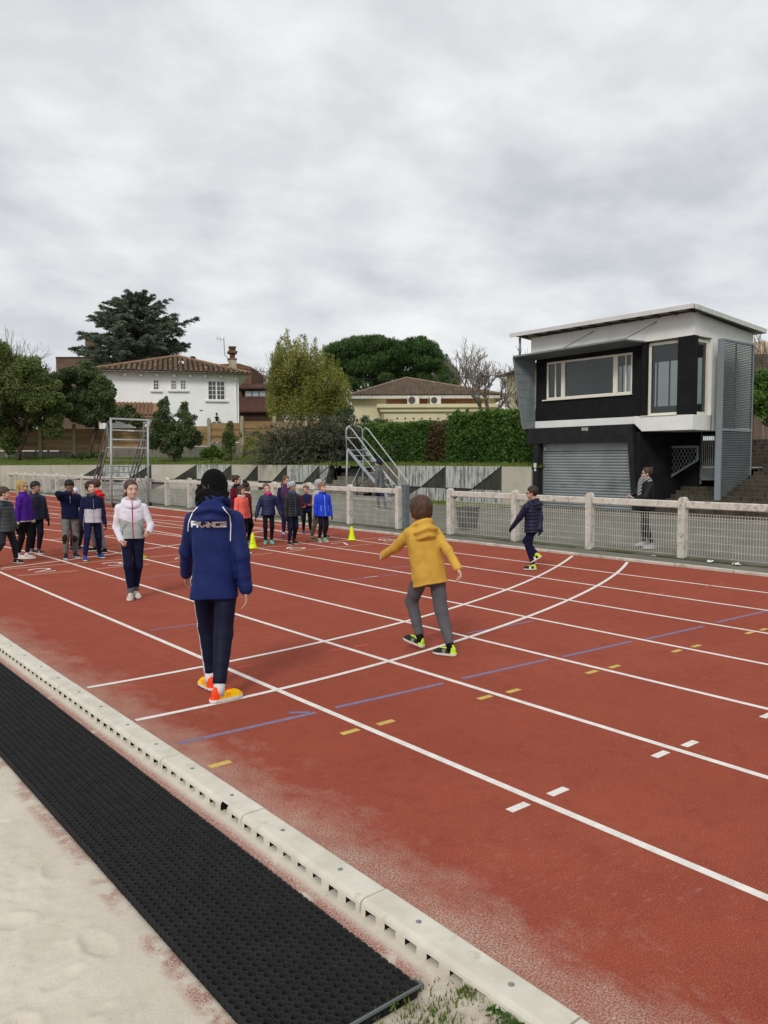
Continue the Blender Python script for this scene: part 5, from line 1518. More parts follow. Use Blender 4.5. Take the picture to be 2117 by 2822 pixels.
# tall yellow-green screen of upright plumes
d = 62
r = np.random.default_rng(31)
lobes = []
for sx_ in np.linspace(750, 955, 17):
    top = np.interp(sx_, [745, 775, 810, 850, 880, 920, 960], [985, 930, 925, 950, 955, 985, 1040]) + r.uniform(-18, 22)
    for sy_ in np.arange(top, 1150, 20):
        lobes.append((sx_ + r.normal(0, 4), sy_, 6 + min(15, (sy_ - top) * .22)))
cl = [(pxc(a, b_, d + r.uniform(-1.5, 1.5)), np.array([1, 1, 1.7]) * pxr(q, d)) for a, b_, q in lobes]
bt = leafy('screening_tree', 'tall yellow green leafy tree with feathery upright tops between the two houses', 'tree', base_at(850, d), cl, 60000, .2, .06, G_BAMB, 32, .14, out_bias=.2, droop=-.7)
# big grey arching shrub, and the dark one behind it
r = np.random.default_rng(41)
d = 44.5
b0 = base_at(862, d)
gs = new_tree('arching_shrub', b0, 'big grey green arching shrub on the bank left of the hedge', 'shrub')
VV = []; TT = []; DD = []
mb = MB()
for k in range(1300):
    a = r.uniform(0, 6.283); L = r.uniform(1.7, 4.6); el = r.uniform(.2, 1.45)
    c = np.array([np.clip(r.normal(.5, 1.35), -2, 3.1), r.normal(0, .5), 0])
    c = RV * c[0] + FV * c[1]
    h_ = RV * math.cos(a) * .85 + FV * math.sin(a) * .6
    t_ = np.linspace(.12, 1, 34)
    pts = c + np.outer(t_ * L * math.cos(el), h_) + np.outer(t_ * L * math.sin(el) * 1.0 - (t_ ** 2.2) * L * .42, (0, 0, 1))
    pts[:, 2] = np.maximum(pts[:, 2], .02)
    dv = np.gradient(pts, axis=0); dv /= np.linalg.norm(dv, axis=1)[:, None]
    for s_ in range(2):
        VV.append(pts + r.normal(0, .045, pts.shape)); q = dv + unit(34, r) * .75; DD.append(q / np.linalg.norm(q, axis=1)[:, None]); TT.append(np.full(34, np.clip(r.normal(.45, .22), 0, 1)))
    if k % 6 == 0: mb.tube(pts[::8], [.025, .018, .013, .009, .005][:len(pts[::8])], 4, cap=False)
V, F = leaf_quads(np.concatenate(VV), np.concatenate(DD), .15, .046, r)
link('crown', mesh_np('crown', V, F, [G_GREY], attr=np.concatenate(TT)), gs); mb.build('stems', BARE, gs)
cl = px_clumps([(945, 1200, 40), (955, 1150, 34), (915, 1170, 34), (960, 1220, 30), (985, 1185, 26), (1010, 1160, 16), (1040, 1165, 18), (1062, 1165, 14)], 51, r=r)
leafy('evergreen_shrub', 'dark evergreen shrub behind the grey arching shrub', 'shrub', base_at(945, 51), cl, 9000, .16, .06, G_DEEP, 42, .08)

# laurel hedge: two lengths with a dead brown patch between
def hedge(name, label, y0, y1, x0, x1, zt, seed, n, dead=None):
    r = np.random.default_rng(seed)
    ym = (y0 + y1) / 2; zb = 1.56
    t_ = new_tree(name, (x0, ym, zb), label, 'hedge')
    # shell of the hedge body: front, top and ends
    y = r.uniform(y0, y1, n); z = r.uniform(0, 1, n); side = r.random(n)
    P = np.zeros((n, 3))
    top_ = zt - zb
    prof = lambda yy: top_ * (1 + .07 * vnoise(np.stack([yy, yy * 0], 1), .7, seed) + .05 * vnoise(np.stack([yy, yy * 0], 1), 2.5, seed + 1))
    dep = np.abs(r.normal(0, .16, n)) - .07
    f = side < .62
    tp = prof(y)
    bulge = .16 * vnoise(np.stack([y, z * 2], 1), 1.3, seed + 2)
    P[f] = np.stack([x0 + dep - bulge + .1 * z ** 3 * 3, y, z * tp], 1)[f]
    q = (side >= .62) & (side < .9)
    P[q] = np.stack([x0 + r.random(n) * (x1 - x0), y, tp - dep], 1)[q]
    e_ = side >= .9
    P[e_] = np.stack([x0 + r.random(n) * (x1 - x0), np.where(r.random(n) < .5, y0 + dep, y1 - dep), z * tp], 1)[e_]
    D = unit(n, r) + np.array([-.35, 0, .35]); D /= np.linalg.norm(D, axis=1)[:, None]
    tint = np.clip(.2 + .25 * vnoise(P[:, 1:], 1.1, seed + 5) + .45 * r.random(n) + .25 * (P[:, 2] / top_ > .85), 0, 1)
    midx = np.zeros(n, int)
    if dead:
        k = (np.abs(P[:, 1] - dead[0]) < dead[1] * (1.1 - .35 * P[:, 2] / top_) + .3 * vnoise(P[:, 1:], 1.6, 77)) & (r.random(n) < .92)
        midx[k] = 1
        keep = ~(k & (r.random(n) < .35)); P, D, tint, midx = P[keep], D[keep], tint[keep], midx[keep]
    P -= np.array([0, ym, 0]); P[:, 0] -= x0
    L = r.uniform(.11, .2, len(P))
    V, F = leaf_quads(P, D, L, L * .42, r)
    link('foliage', mesh_np('foliage', V, F, [G_LAUR, G_DEAD], midx=midx, attr=tint), t_, kind='stuff')
    # stems, and a dark solid block filling the inside
    mb = MB()
    for k in range(60):
        c = np.array([r.uniform(.25, x1 - x0), r.uniform(y0 - ym + .2, y1 - ym - .2), 0])
        for j in range(3):
            e2 = c + np.array([r.normal(-.1, .25), r.normal(0, .35), top_ * r.uniform(.6, .95)]); mb.tube([c, (c + e2) / 2 + r.normal(0, .06, 3), e2], [.03, .02, .008], 4, cap=False)
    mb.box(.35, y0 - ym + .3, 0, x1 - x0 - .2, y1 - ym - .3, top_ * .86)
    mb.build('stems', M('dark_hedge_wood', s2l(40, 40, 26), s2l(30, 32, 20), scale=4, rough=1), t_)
    return t_
yA_, yB_, yC_ = on_x(1470, 1250, 25.0)[1], on_x(1232, 1250, 25.0)[1], on_x(1000, 1250, 25.3)[1]
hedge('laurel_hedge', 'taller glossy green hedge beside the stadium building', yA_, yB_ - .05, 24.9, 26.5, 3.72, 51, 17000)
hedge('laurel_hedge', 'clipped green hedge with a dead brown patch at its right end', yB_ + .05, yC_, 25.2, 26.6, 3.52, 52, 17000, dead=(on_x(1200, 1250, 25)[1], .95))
cl = px_clumps([(1252, 1145, 8), (1262, 1138, 7), (1274, 1146, 8), (1286, 1140, 7), (1268, 1155, 12), (1245, 1158, 7)], 43, flat=2.0, r=r, sub=3)
leafy('young_laurel', 'upright young laurel shoots sticking up behind the hedge', 'shrub', base_at(1266, 43), cl, 900, .19, .07, G_LAUR, 53, .03, droop=-1.0)
cl = px_clumps([(2110, 1090, 60), (2095, 1040, 28), (2150, 1060, 60), (2092, 1130, 26), (2130, 1130, 50)], 38, r=r, sub=7)
leafy('laurel_bush', 'glossy laurel bush above the steps at the right edge', 'shrub', (at_depth(2130, 1170, 38)[0], at_depth(2130, 1170, 38)[1], 2.4), cl, 9000, .17, .075, G_LAUR, 54, .08)

# cedar behind the white house: tiers of long branches with drooping sprays
r = np.random.default_rng(61)
d = 84
cb = base_at(378, d, 1100)
topz = at_depth(378, 806, d)[2] - cb[2]
ced = new_tree('cedar_tree', cb, 'big blue green cedar rising behind the white house', 'tree')
mb = MB(); mb.tube([(0, 0, -1), (.2, 0, topz * .4), (-.3, 0, topz * .75), (0, .2, topz - .3)], [.5, .4, .25, .06], 8)
PP = []; DD = []; TT = []
prof_z = [0, .38, .50, .58, .68, .80, .90, 1.0]; prof_r = [4.0, 5.6, 6.6, 7.2, 5.8, 4.6, 3.0, .8]
for k in range(260):
    h_ = .34 + .66 * (k / 259) ** .9; L = np.interp(h_, prof_z, prof_r) * r.uniform(.55, 1.05); a = k * 2.4 + r.normal(0, .5)
    dv = RV * math.cos(a) + FV * math.sin(a)
    if dv @ RV > .75 and .42 < h_ < .56: L *= 1.12
    z0 = h_ * topz * .985; rise = r.uniform(.1, .75) + .5 * max(0, h_ - .8)
    t_ = np.linspace(0, 1, 9)
    side = np.cross(dv, (0, 0, 1)) * r.normal(0, .12)
    br = np.outer(t_ * L, dv) + np.outer(t_ ** 2 * L, side) + np.outer(np.ones(9) * z0 + t_ * L * rise - t_ ** 2.5 * L * .16, (0, 0, 1))
    mb.tube(br[::2], [.11, .08, .055, .03, .012], 4, cap=False)
    for j in range(int(10 + L * 7)):
        u = r.uniform(.18, 1.0) ** .8; c = np.array([np.interp(u, t_, br[:, q]) for q in range(3)])
        sl_ = (.25 + .55 * (1 - u)) * min(1.6, L * .35) * r.uniform(.6, 1.2)
        sd_ = dv * r.uniform(.3, 1) + np.cross(dv, (0, 0, 1)) * r.choice((-1, 1)) * r.uniform(.3, 1.2) + np.array([0, 0, r.uniform(-.25, .22)]); sd_ /= np.linalg.norm(sd_)
        m_ = 13; s_ = np.linspace(0, 1, m_)
        pts = c + np.outer(s_ * sl_ * 1.25, sd_) + np.outer(-s_ ** 2 * sl_ * .22, (0, 0, 1)) + r.normal(0, .05, (m_, 3))
        q = sd_ + unit(m_, r) * .8 + np.array([0, 0, .15]); PP.append(pts); DD.append(q / np.linalg.norm(q, axis=1)[:, None]); TT.append(np.full(m_, np.clip(.42 + .2 * r.normal() + .2 * (h_ - .6), 0, 1)))
V, F = leaf_quads(np.concatenate(PP), np.concatenate(DD), .40, .085, r)
link('crown', mesh_np('crown', V, F, [G_CEDAR], attr=np.concatenate(TT)), ced); mb.build('trunk', BARK, ced, True)

# umbrella pine
r = np.random.default_rng(71)
d = 104
pb = base_at(1040, d, 1100)
pine = new_tree('umbrella_pine', pb, 'wide dark green umbrella pine behind the cream house', 'tree')
cl = []
for k in range(330):
    sx_ = r.uniform(905, 1258)
    tp = np.interp(sx_, [890, 915, 960, 1000, 1060, 1110, 1160, 1185, 1215, 1245, 1272], [960, 938, 926, 920, 924, 934, 922, 938, 975, 1010, 1035])
    bt_ = np.interp(sx_, [890, 960, 1040, 1120, 1200, 1272], [1000, 1070, 1065, 1050, 1066, 1068])
    f_ = r.random() ** 1.5
    dd_ = r.uniform(-1, 1)
    sy_ = tp + 14 + (bt_ - tp - 22) * f_ + abs(dd_) ** 2 * 14
    cl.append((pxc(sx_, sy_, d + dd_ * 6.5), np.array([1, 1, .72]) * pxr(r.uniform(15, 27), d)))
P, u, k = clump_points(cl, 85000, r, 3.0)
D = unit(len(P), r) + u * .9 + np.array([0, 0, .5]); D /= np.linalg.norm(D, axis=1)[:, None]
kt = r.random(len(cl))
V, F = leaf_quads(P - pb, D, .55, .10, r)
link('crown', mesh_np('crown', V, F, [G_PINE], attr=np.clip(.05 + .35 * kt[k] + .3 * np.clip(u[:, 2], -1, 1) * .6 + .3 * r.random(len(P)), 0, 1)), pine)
mb = MB(); tr0 = np.array([0, 0, -.5]); tr1 = np.array([.4, 0, 4.5])
mb.tube([tr0, (tr0 + tr1) / 2 + (.2, 0, 0), tr1], [.5, .42, .36], 9)
for c in cl[::5]: mb.tube([tr1 - (0, 0, r.uniform(0, 2)), (tr1 + c[0] - pb) / 2 + r.normal(0, .4, 3), c[0] - pb], [.2, .13, .05], 5, cap=False)
mb.build('trunk', M('pine_bark', s2l(88, 70, 56), s2l(66, 52, 42), scale=2, rough=.95), pine, True)

# bare winter trees
def bare_tree(name, label, base, top, seed, spread=.5, n0=3, levels=6, r0=.16, group=None, lean=(0, 0, 0), mat_=BARE, minr=.008):
    r = np.random.default_rng(seed)
    t_ = new_tree(name, base, label, 'tree', group)
    H_ = top - base[2]
    mb = MB(); tw = MB()
    def grow(p, dv, L, rad, lev):
        m_ = 3 if lev < 2 else 2
        pts = [p]; c = dv.copy()
        for k in range(m_):
            c = c + r.normal(0, .11, 3) + np.array([0, 0, .04]); c /= np.linalg.norm(c); pts.append(pts[-1] + c * L / m_)
        rr_ = [rad * (1 - .4 * k / m_) for k in range(m_ + 1)]
        rr_ = [max(minr, q) for q in rr_]
        (mb if lev < 3 else tw).tube(pts, rr_, 6 if lev < 2 else (4 if lev < 4 else 3), cap=False)
        if lev >= levels: return
        nb = r.integers(2, 4) if lev else n0
        for k in range(nb):
            s_ = unit(1, r)[0]; s_[2] *= .6
            q = c + s_ * spread * r.uniform(.7, 1.4) + np.array([0, 0, .12]); q /= np.linalg.norm(q)
            st = pts[-1] if (k == 0 or lev == 0) else pts[-2] + (pts[-1] - pts[-2]) * r.uniform(0, 1)
            grow(st, q, L * r.uniform(.6, .85), rad * .6, lev + 1)
    dv = np.array([0, 0, 1.0]) + np.array(lean); dv /= np.linalg.norm(dv)
    grow(np.array([0, 0, -.3]), dv, H_ * .3, r0, 0)
    # scale so that the twigs reach the height seen
    zt = max(v[2] for v in tw.v + mb.v); k = H_ / zt
    for q in (mb, tw): q.v = [(v[0] * k, v[1] * k, v[2] * k) for v in q.v]
    mb.build('trunk', mat_, t_, True); tw.build('twigs', mat_, t_)
    return t_
def bt_at(sx, d, sy_top): b_ = base_at(sx, d, 1200); return b_, at_depth(sx, sy_top, d)[2]
b_, tp = bt_at(-30, 64, 868); bare_tree('bare_tree', 'bare winter tree at the left edge above the olive tree', b_, tp, 81, .55, 4, 6, .22, lean=(.1, 0, 0))
for k, (sx_, d_, ty_) in enumerate(((95, 88, 985), (135, 86, 990))):
    b_, tp = bt_at(sx_, d_, ty_); bare_tree('bare_tree', ('bare twiggy tree beside the olive tree, left of a similar one', 'bare twiggy tree just left of the brown block and the cedar')[k], b_, tp, 82 + k, .5, 5, 6, .14, minr=.018)
b_, tp = bt_at(718, 112, 1000); bare_tree('bare_tree', 'bare tree seen between the chimney of the white house and the yellow green tree', b_, tp, 84, .5, 4, 6, .16, minr=.018)
b_, tp = bt_at(758, 66, 925); bare_tree('bare_tree', 'thin half bare tree at the left edge of the yellow green tree', b_, tp, 85, .35, 3, 6, .12, minr=.012)
b_, tp = bt_at(1345, 60, 938); bare_tree('bare_tree', 'tall bare tree between the cream house and the stadium building', b_, tp, 86, .55, 4, 7, .26, minr=.014)
b_, tp = bt_at(1405, 52, 1040); bare_tree('bare_tree', 'low bare shrubby tree in front of the tall cream house', b_, tp, 87, .6, 5, 6, .1, minr=.01)
b_, tp = bt_at(1262, 80, 962); bare_tree('bare_tree', 'small bare tree at the right end of the umbrella pine', b_, tp, 88, .5, 4, 6, .12, minr=.016)
b_ = at_depth(2105, 1190, 52); b_[2] = 2.4; bare_tree('bare_tree', 'bare thin tree in front of the beige block at the right edge', b_, at_depth(2105, 905, 52)[2], 89, .4, 5, 6, .1, minr=.012)

# grass and weeds at the end of the mats
r = np.random.default_rng(91)
P = np.concatenate([np.column_stack([r.normal(1.795, .022, 1600), r.uniform(1.15, 1.80, 1600), np.full(1600, 0.008)]), np.column_stack([r.normal(1.60, .06, 420), r.normal(1.74, .09, 420), np.full(420, 0.012)]), np.column_stack([r.uniform(1.2, 1.8, 260), r.uniform(1.2, 1.9, 260), np.full(260, .012)])])
P = P[P[:, 0] < 1.818]
link('weeds_by_kerb', blades('weeds_by_kerb', P, .024, GBL, 92, .003), kind='stuff')
n = 420; P = np.column_stack([r.normal(1.79, .02, n), r.uniform(1.2, 1.66, n), r.uniform(.01, .035, n)]); P = P[P[:, 0] < 1.815]
D = unit(len(P), r) * np.array([1, 1, .5]); D /= np.linalg.norm(D, axis=1)[:, None]
V, F = leaf_quads(P, D, .03, .014, r)
link('clover_leaves', mesh_np('clover_leaves', V, F, [G_LAUR], attr=r.random(len(P))), kind='stuff')
# ------------------------------------------------------------------ movable stands, cones
ALU = M('galvanised_tube', s2l(172, 178, 182), s2l(150, 157, 162), scale=3, rough=.5, metal=.15)
DKT = M('dull_tube', s2l(124, 122, 118), s2l(104, 102, 98), scale=3, rough=.6)
WHEEL = M('wheel_rubber', s2l(34, 34, 36), rough=.7)
js = empty('judges_stand', (10.9, 29.75, 0), R_(-3), 'tall grey judges stand with ladder steps behind the waiting children on the left', 'stand')
js.rotation_euler = (0, R_(1.0), R_(-3))
Wd = 1.42; ZP = 2.27
for x in (0, Wd):
    mb = MB(); mb.tube([(x, 0, .02), (x, 0, 3.36)], .042, 8); mb.build('leg', ALU, js, True)
    mb = MB(); mb.tube([(x + .03, -.05, .09), (x + .09, -.05, .09)], .09, 14); mb.build('wheel', WHEEL, js, True)
    mb = MB(); mb.beam((x, .45, ZP), (x, 2.35, .05), .04, .09); mb.build('stringer', DKT, js)
    mb = MB()
    mb.tube([(x, .03, 3.3), (x, .45, 3.2), (x, 2.2, 1.05), (x, 2.28, .15)], .03, 6); mb.tube([(x, .03, 2.8), (x, .45, 2.7), (x, 2.2, .6)], .026, 6); mb.tube([(x, .45, ZP), (x, .45, 3.2)], .03, 6)
    mb.build('handrail', DKT, js, True)
    mb = MB(); mb.beam((x, 0, .12), (x, 2.3, .06), .035, .05); mb.beam((x, .02, .3), (x, 1.2, 1.35), .025, .03); mb.build('brace', DKT, js)
mb = MB(); mb.beam((-.04, 0, 3.36), (Wd + .04, 0, 3.36), .06, .06); mb.build('top_rail', M('pale_rail', s2l(178, 182, 182), rough=.5), js)
for z in (2.92, 2.57):
    mb = MB(); mb.tube([(0, 0, z), (Wd, 0, z)], .026, 8); mb.build('guard_rail', ALU, js, True)
mb = MB(); mb.box(.62, -.03, 2.90, .86, -.026, 2.95); mb.build('label_plate', M('white_plastic', s2l(206, 208, 206)), js)
mb = MB(); mb.cbox(-.02, -.02, ZP - .03, Wd + .02, .5, ZP + .02, .008); mb.build('platform', ALU, js)
for k in range(9):
    z = ZP - .24 * (k + 1); y = .5 + .205 * (k + .4)
    mb = MB(); mb.cbox(.03, y - .06, z - .02, Wd - .03, y + .1, z + .012, .006); mb.build('tread', ALU, js)

ms = empty('movable_stairs', (20.85, 25.1, -.01), 0, 'galvanised movable steps with looped handrails in front of the concrete stairs', 'stand')
LS, ZS, WS = 3.0, 2.25, .9
for x in (0, WS):
    mb = MB(); mb.beam((x, 0, .05), (x, LS, ZS), .04, .12); mb.build('stringer', ALU, ms)
    mb = MB(); mb.tube([(x, LS, ZS - .02), (x, LS + .12, 0)], .04, 8); mb.build('leg', ALU, ms, True)
    mb = MB()
    up = np.array([0, LS, ZS]); up = up / np.linalg.norm(up)
    a = np.array([x, .12, .30]); top = np.array([x, LS - .15, ZS + .92])
    e1, e2 = np.array([x, -.05, .95]), top
    mb.tube([(x, .18, .2), (x, -.02, .42), (x, -.1, .66), (x, .06, .93), (x, LS - .35, ZS + .86), (x, LS - .12, ZS + .96), (x, LS + .05, ZS + .82), (x, LS + .06, ZS + .0)], .026, 8)
    mb.tube([(x, .0, .52), (x, LS + .04, ZS + .52)], .022, 8)
    mb.build('handrail', M('bright_galvanised', s2l(188, 192, 192), s2l(170, 174, 174), scale=4, rough=.35, metal=.4), ms, True)
mb = MB(); mb.tube([(0, LS + .08, ZS), (0, LS + .08, ZS + .85), (.06, LS + .08, ZS + .97), (.18, LS + .08, ZS + 1.02), (WS - .18, LS + .08, ZS + 1.02), (WS - .06, LS + .08, ZS + .97), (WS, LS + .08, ZS + .85), (WS, LS + .08, ZS)], .026, 8)
mb.tube([(0, LS + .08, ZS + .5), (WS, LS + .08, ZS + .5)], .022, 8); mb.build('end_rail', M('bright_galvanised', s2l(188, 192, 192)), ms, True)
for k in range(9):
    f_ = (k + .6) / 9; mb = MB(); mb.cbox(.02, LS * f_ - .12, ZS * f_ + .03, WS - .02, LS * f_ + .12, ZS * f_ + .07, .008); mb.build('tread', ALU, ms)
mb = MB(); mb.beam((0, .05, .08), (0, LS + .1, .08), .04, .05); mb.beam((WS, .05, .08), (WS, LS + .1, .08), .04, .05); mb.beam((0, LS + .1, .1), (WS, LS + .1, .1), .04, .05); mb.beam((0, LS + .1, .2), (WS, LS + .02, 1.7), .03, .03); mb.build('base_frame', ALU, ms)

CONEM = M('fluorescent_yellow_plastic', s2l(214, 236, 24), s2l(204, 228, 20), scale=6, rough=.45)
def cone_mesh():
    mb = MB()
    prof = [(.082, .012), (.078, .02), (.055, .12), (.024, .29), (.02, .30), (.012, .298)]
    n = 20
    V = [(r_ * math.cos(2 * math.pi * k / n), r_ * math.sin(2 * math.pi * k / n), z) for r_, z in prof for k in range(n)]
    F = [(i * n + k, i * n + (k + 1) % n, (i + 1) * n + (k + 1) % n, (i + 1) * n + k) for i in range(len(prof) - 1) for k in range(n)]
    mb.add(V, F); mb.add([(.012 * math.cos(2 * math.pi * k / n), .012 * math.sin(2 * math.pi * k / n), .298) for k in range(n)], [tuple(range(n))])
    return mb.mesh('cone_body', CONEM, True)
cme = cone_mesh(); mb = MB(); mb.cbox(-.09, -.09, 0, .09, .09, .014, .004); cbm = mb.mesh('cone_base', CONEM)
for (x, y, lb) in ((7.93, 13.9, 'yellow marker cone beside the blue jacket of the adult, black letters on its side'), (10.4, 13.88, 'yellow marker cone standing alone near the end of the fence'), (5.60, 13.92, 'yellow marker cone half hidden behind the legs of the girl in white')):
    c = empty('marker_cone', (x, y, .008), random.uniform(0, 1.5), lb, 'cone', 'yellow cones on the start line')
    link('cone_body', cme, c); link('cone_base', cbm, c)
    if x == 7.93:
        # lettering down the left side of the cone
        c.rotation_euler = (0, 0, 0)
        mb = MB(); cx_ = math.atan2(-.79, -.25)
        for k, seg in enumerate(([(0, 0, .4, 1)], [(0, 0, 1, .3), (0, .7, 1, 1)], [(0, 0, 1, .28), (0, .4, .8, .6), (0, .72, 1, 1)], [(0, 0, 1, .3), (.6, 0, 1, 1)])):
            for (a0, b0, a1, b1) in seg:
                z0 = .09 + .03 * k + .022 * b0; z1 = .09 + .03 * k + .022 * b1
                q = []
                for (a, z) in ((a0, z0), (a1, z0), (a1, z1), (a0, z1)):
                    r_ = np.interp(z, [.02, .12, .29], [.078, .055, .024]) + .001; th = cx_ - .35 + .7 * a; q.append((r_ * math.cos(th), r_ * math.sin(th), z))
                mb.add(q, [(0, 1, 2, 3)])
        mb.build('lettering', BLK, c)
# ------------------------------------------------------------------ people: distance fields meshed with surface nets
def nets(f, lo, hi, h):
    lo = np.array(lo, float) - 2 * h; hi = np.array(hi, float) + 2 * h
    n = np.maximum(3, np.ceil((hi - lo) / h).astype(int) + 1)
    ax = [lo[k] + h * np.arange(n[k]) for k in range(3)]
    G = np.stack(np.meshgrid(*ax, indexing='ij'), -1).reshape(-1, 3)
    v = f(G).reshape(n)
    s = v < 0
    c = n - 1
    cnt = np.zeros(c); acc = np.zeros((*c, 3)); 
    def sl(o): return tuple(slice(o[k], o[k] + c[k]) for k in range(3))
    corners = [(i, j, k) for i in (0, 1) for j in (0, 1) for k in (0, 1)]
    for a in range(8):
        for d in range(3):
            o = corners[a]
            if o[d]: continue
            p = list(o); p[d] = 1
            va, vb = v[sl(o)], v[sl(p)]
            m = (va < 0) != (vb < 0)
            t = np.where(m, va / np.where(m, va - vb, 1), 0)
            cnt += m
            for k in range(3): acc[..., k] += np.where(m, o[k] + (t if k == d else 0), 0)
    act = cnt > 0
    idx = -np.ones(c, int); idx[act] = np.arange(act.sum())
    ijk = np.argwhere(act)
    V = lo + h * (ijk + acc[act] / cnt[act][:, None])
    F = []
    for d in range(3):
        a, b = (d + 1) % 3, (d + 2) % 3
        m = np.zeros(n, bool)
        s0 = [slice(None)] * 3; s1 = [slice(None)] * 3; s0[d] = slice(0, -1); s1[d] = slice(1, None)
        x = s[tuple(s0)] != s[tuple(s1)]
        e = np.argwhere(x)
        if not len(e): continue
        ok = (e[:, a] > 0) & (e[:, b] > 0) & (e[:, a] < n[a] - 1) & (e[:, b] < n[b] - 1)
        e = e[ok]
        ea = np.zeros(3, int); ea[a] = 1; eb = np.zeros(3, int); eb[b] = 1
        q = np.stack([idx[tuple((e - ea - eb).T)], idx[tuple((e - eb).T)], idx[tuple(e.T)], idx[tuple((e - ea).T)]], 1)
        flip = ~s[tuple(e.T)]
        q[flip] = q[flip][:, ::-1]
        F.append(q)
    return V, np.concatenate(F)
def seg(P, a, b):
    a = np.asarray(a, float); d = np.asarray(b, float) - a
    t = np.clip((P - a) @ d / (d @ d), 0, 1)
    return t, np.linalg.norm(P - a - t[:, None] * d, axis=1)
def rcone(P, a, b, r1, r2):
    t, q = seg(P, a, b); return q - (r1 + (r2 - r1) * t)
def ell(P, c, r, A=None):
    q = P - np.asarray(c, float)
    if A is not None: q = q @ A
    r = np.asarray(r, float)
    k0 = np.linalg.norm(q / r, axis=1); k1 = np.linalg.norm(q / r ** 2, axis=1) + 1e-9
    return k0 * (k0 - 1) / k1
def smin(a, b, k):
    h = np.clip(.5 + .5 * (b - a) / k, 0, 1); return b * (1 - h) + a * h - k * h * (1 - h)
def smax(a, b, k): return -smin(-a, -b, k)
def wob(P, f, s=0.0):
    x, y, z = P[:, 0] * f + s, P[:, 1] * f + 1.7 * s, P[:, 2] * f - .6 * s
    return (np.sin(x + 1.3 * np.sin(y + .7 * z)) + np.sin(y * 1.13 + 1.1 * np.sin(z * 1.2 + x)) + np.sin(z * .93 + 1.2 * np.sin(x * 1.1 - y))) / 3
def rot3(yaw=0, pitch=0, roll=0):
    """turn to the person's left (+yaw), nod down (+pitch), tilt to the right shoulder (+roll)"""
    return np.array((Matrix.Rotation(yaw, 3, 'Z') @ Matrix.Rotation(-pitch, 3, 'X') @ Matrix.Rotation(roll, 3, 'Y')))

# --- one head, in units of its own height: chin at z=0, crown at z=1, face towards +y
EYE_Z = .47
def f_head(P):
    Q = P.copy(); Q[:, 0] = np.abs(Q[:, 0])
    d = ell(P, (0, -.06, .62), (.335, .40, .385))
    d = smin(d, ell(P, (0, .08, .36), (.265, .285, .36)), .09)
    d = smin(d, ell(P, (0, .20, .10), (.13, .13, .10)), .12)
    d = smin(d, ell(Q, (.14, .20, .29), (.12, .12, .11)), .08)
    d = smax(d, -ell(Q, (.135, .41, .475), (.085, .085, .06)), .07)
    d = smin(d, rcone(P, (0, .325, .50), (0, .405, .315), .032, .05), .035)
    d = smin(d, ell(Q, (.045, .375, .30), (.03, .04, .03)), .025)
    d = smin(d, ell(P, (0, .335, .205), (.085, .04, .02)), .025)
    d = smin(d, ell(P, (0, .325, .165), (.07, .04, .024)), .025)
    d = smin(d, ell(Q, (.135, .285, .47), (.062, .062, .055)), .015)
    d = smin(d, ell(Q, (.14, .31, .585), (.10, .05, .025)), .06)
    d = smin(d, ell(Q, (.335, -.06, .42), (.035, .085, .13)), .03)
    neck = rcone(P, (0, -.10, .2), (0, -.16, -.55), .185, .215)
    return smin(d, neck, .07)
HV, HF = nets(f_head, (-.42, -.52, -.62), (.42, .5, 1.02), .026)
def head_colors(skin, brow, lip=None, eye=(.03, .02, .015), seed=0, mouth=None):
    x, y, z = HV[:, 0], HV[:, 1], HV[:, 2]; ax = np.abs(x)
    c = np.tile(np.array(skin), (len(HV), 1))
    n = vnoise(HV, 4, seed, 2)[:, None]
    c *= 1 + .07 * n
    blush = np.exp(-(((ax - .17) / .1) ** 2 + ((z - .3) / .1) ** 2)) * (y > .1) + .8 * np.exp(-((x / .07) ** 2 + ((z - .32) / .07) ** 2)) * (y > .3) + .7 * (ax > .31) * np.exp(-((z - .42) / .15) ** 2)
    c = c * (1 - .35 * blush[:, None]) + .35 * blush[:, None] * np.array(skin) * np.array((1.12, .72, .66))
    def put(m, col, a=1.0):
        m = (np.clip(m, 0, 1) * a)[:, None]; return c * (1 - m) + m * np.array(col)
    front = (y > .18)
    lip = lip or tuple(np.array(skin) * np.array((.86, .48, .44)))
    c = put(np.clip(1.6 - 1.5 * np.hypot(x / .085, (z - .187) / .04), 0, 1) * (y > .27), lip)
    c = put(np.clip(2 - 2 * np.hypot(x / .085, (z - .187) / .012), 0, 1) * (y > .27), tuple(np.array(lip) * .35), .7)
    if mouth: c = put(np.clip(2 - 2 * np.hypot(x / .075, (z - .165) / mouth), 0, 1) * (y > .25), (.05, .015, .012))
    c = put(np.clip(2.2 - 2 * np.hypot((ax - .135) / .075, (z - EYE_Z) / .036), 0, 1) * front, (.55, .5, .46), .9)
    c = put(np.clip(2.4 - 2 * np.hypot((ax - .135) / .034, (z - EYE_Z) / .036), 0, 1) * front, eye)
    c = put(np.exp(-((z - EYE_Z - .042) / .014) ** 2) * (np.abs(ax - .137) < .08) * front, tuple(np.array(brow) * .5), .85)
    c = put(np.exp(-((z - .585 + .25 * (ax - .14) ** 2 * 6) / .018) ** 2) * (np.abs(ax - .145) < .09) * front, brow, .5)
    c = put(np.exp(-(((ax - .03) / .018) ** 2 + ((z - .285) / .012) ** 2)) * (y > .36), tuple(np.array(skin) * .25), .8)
    return c

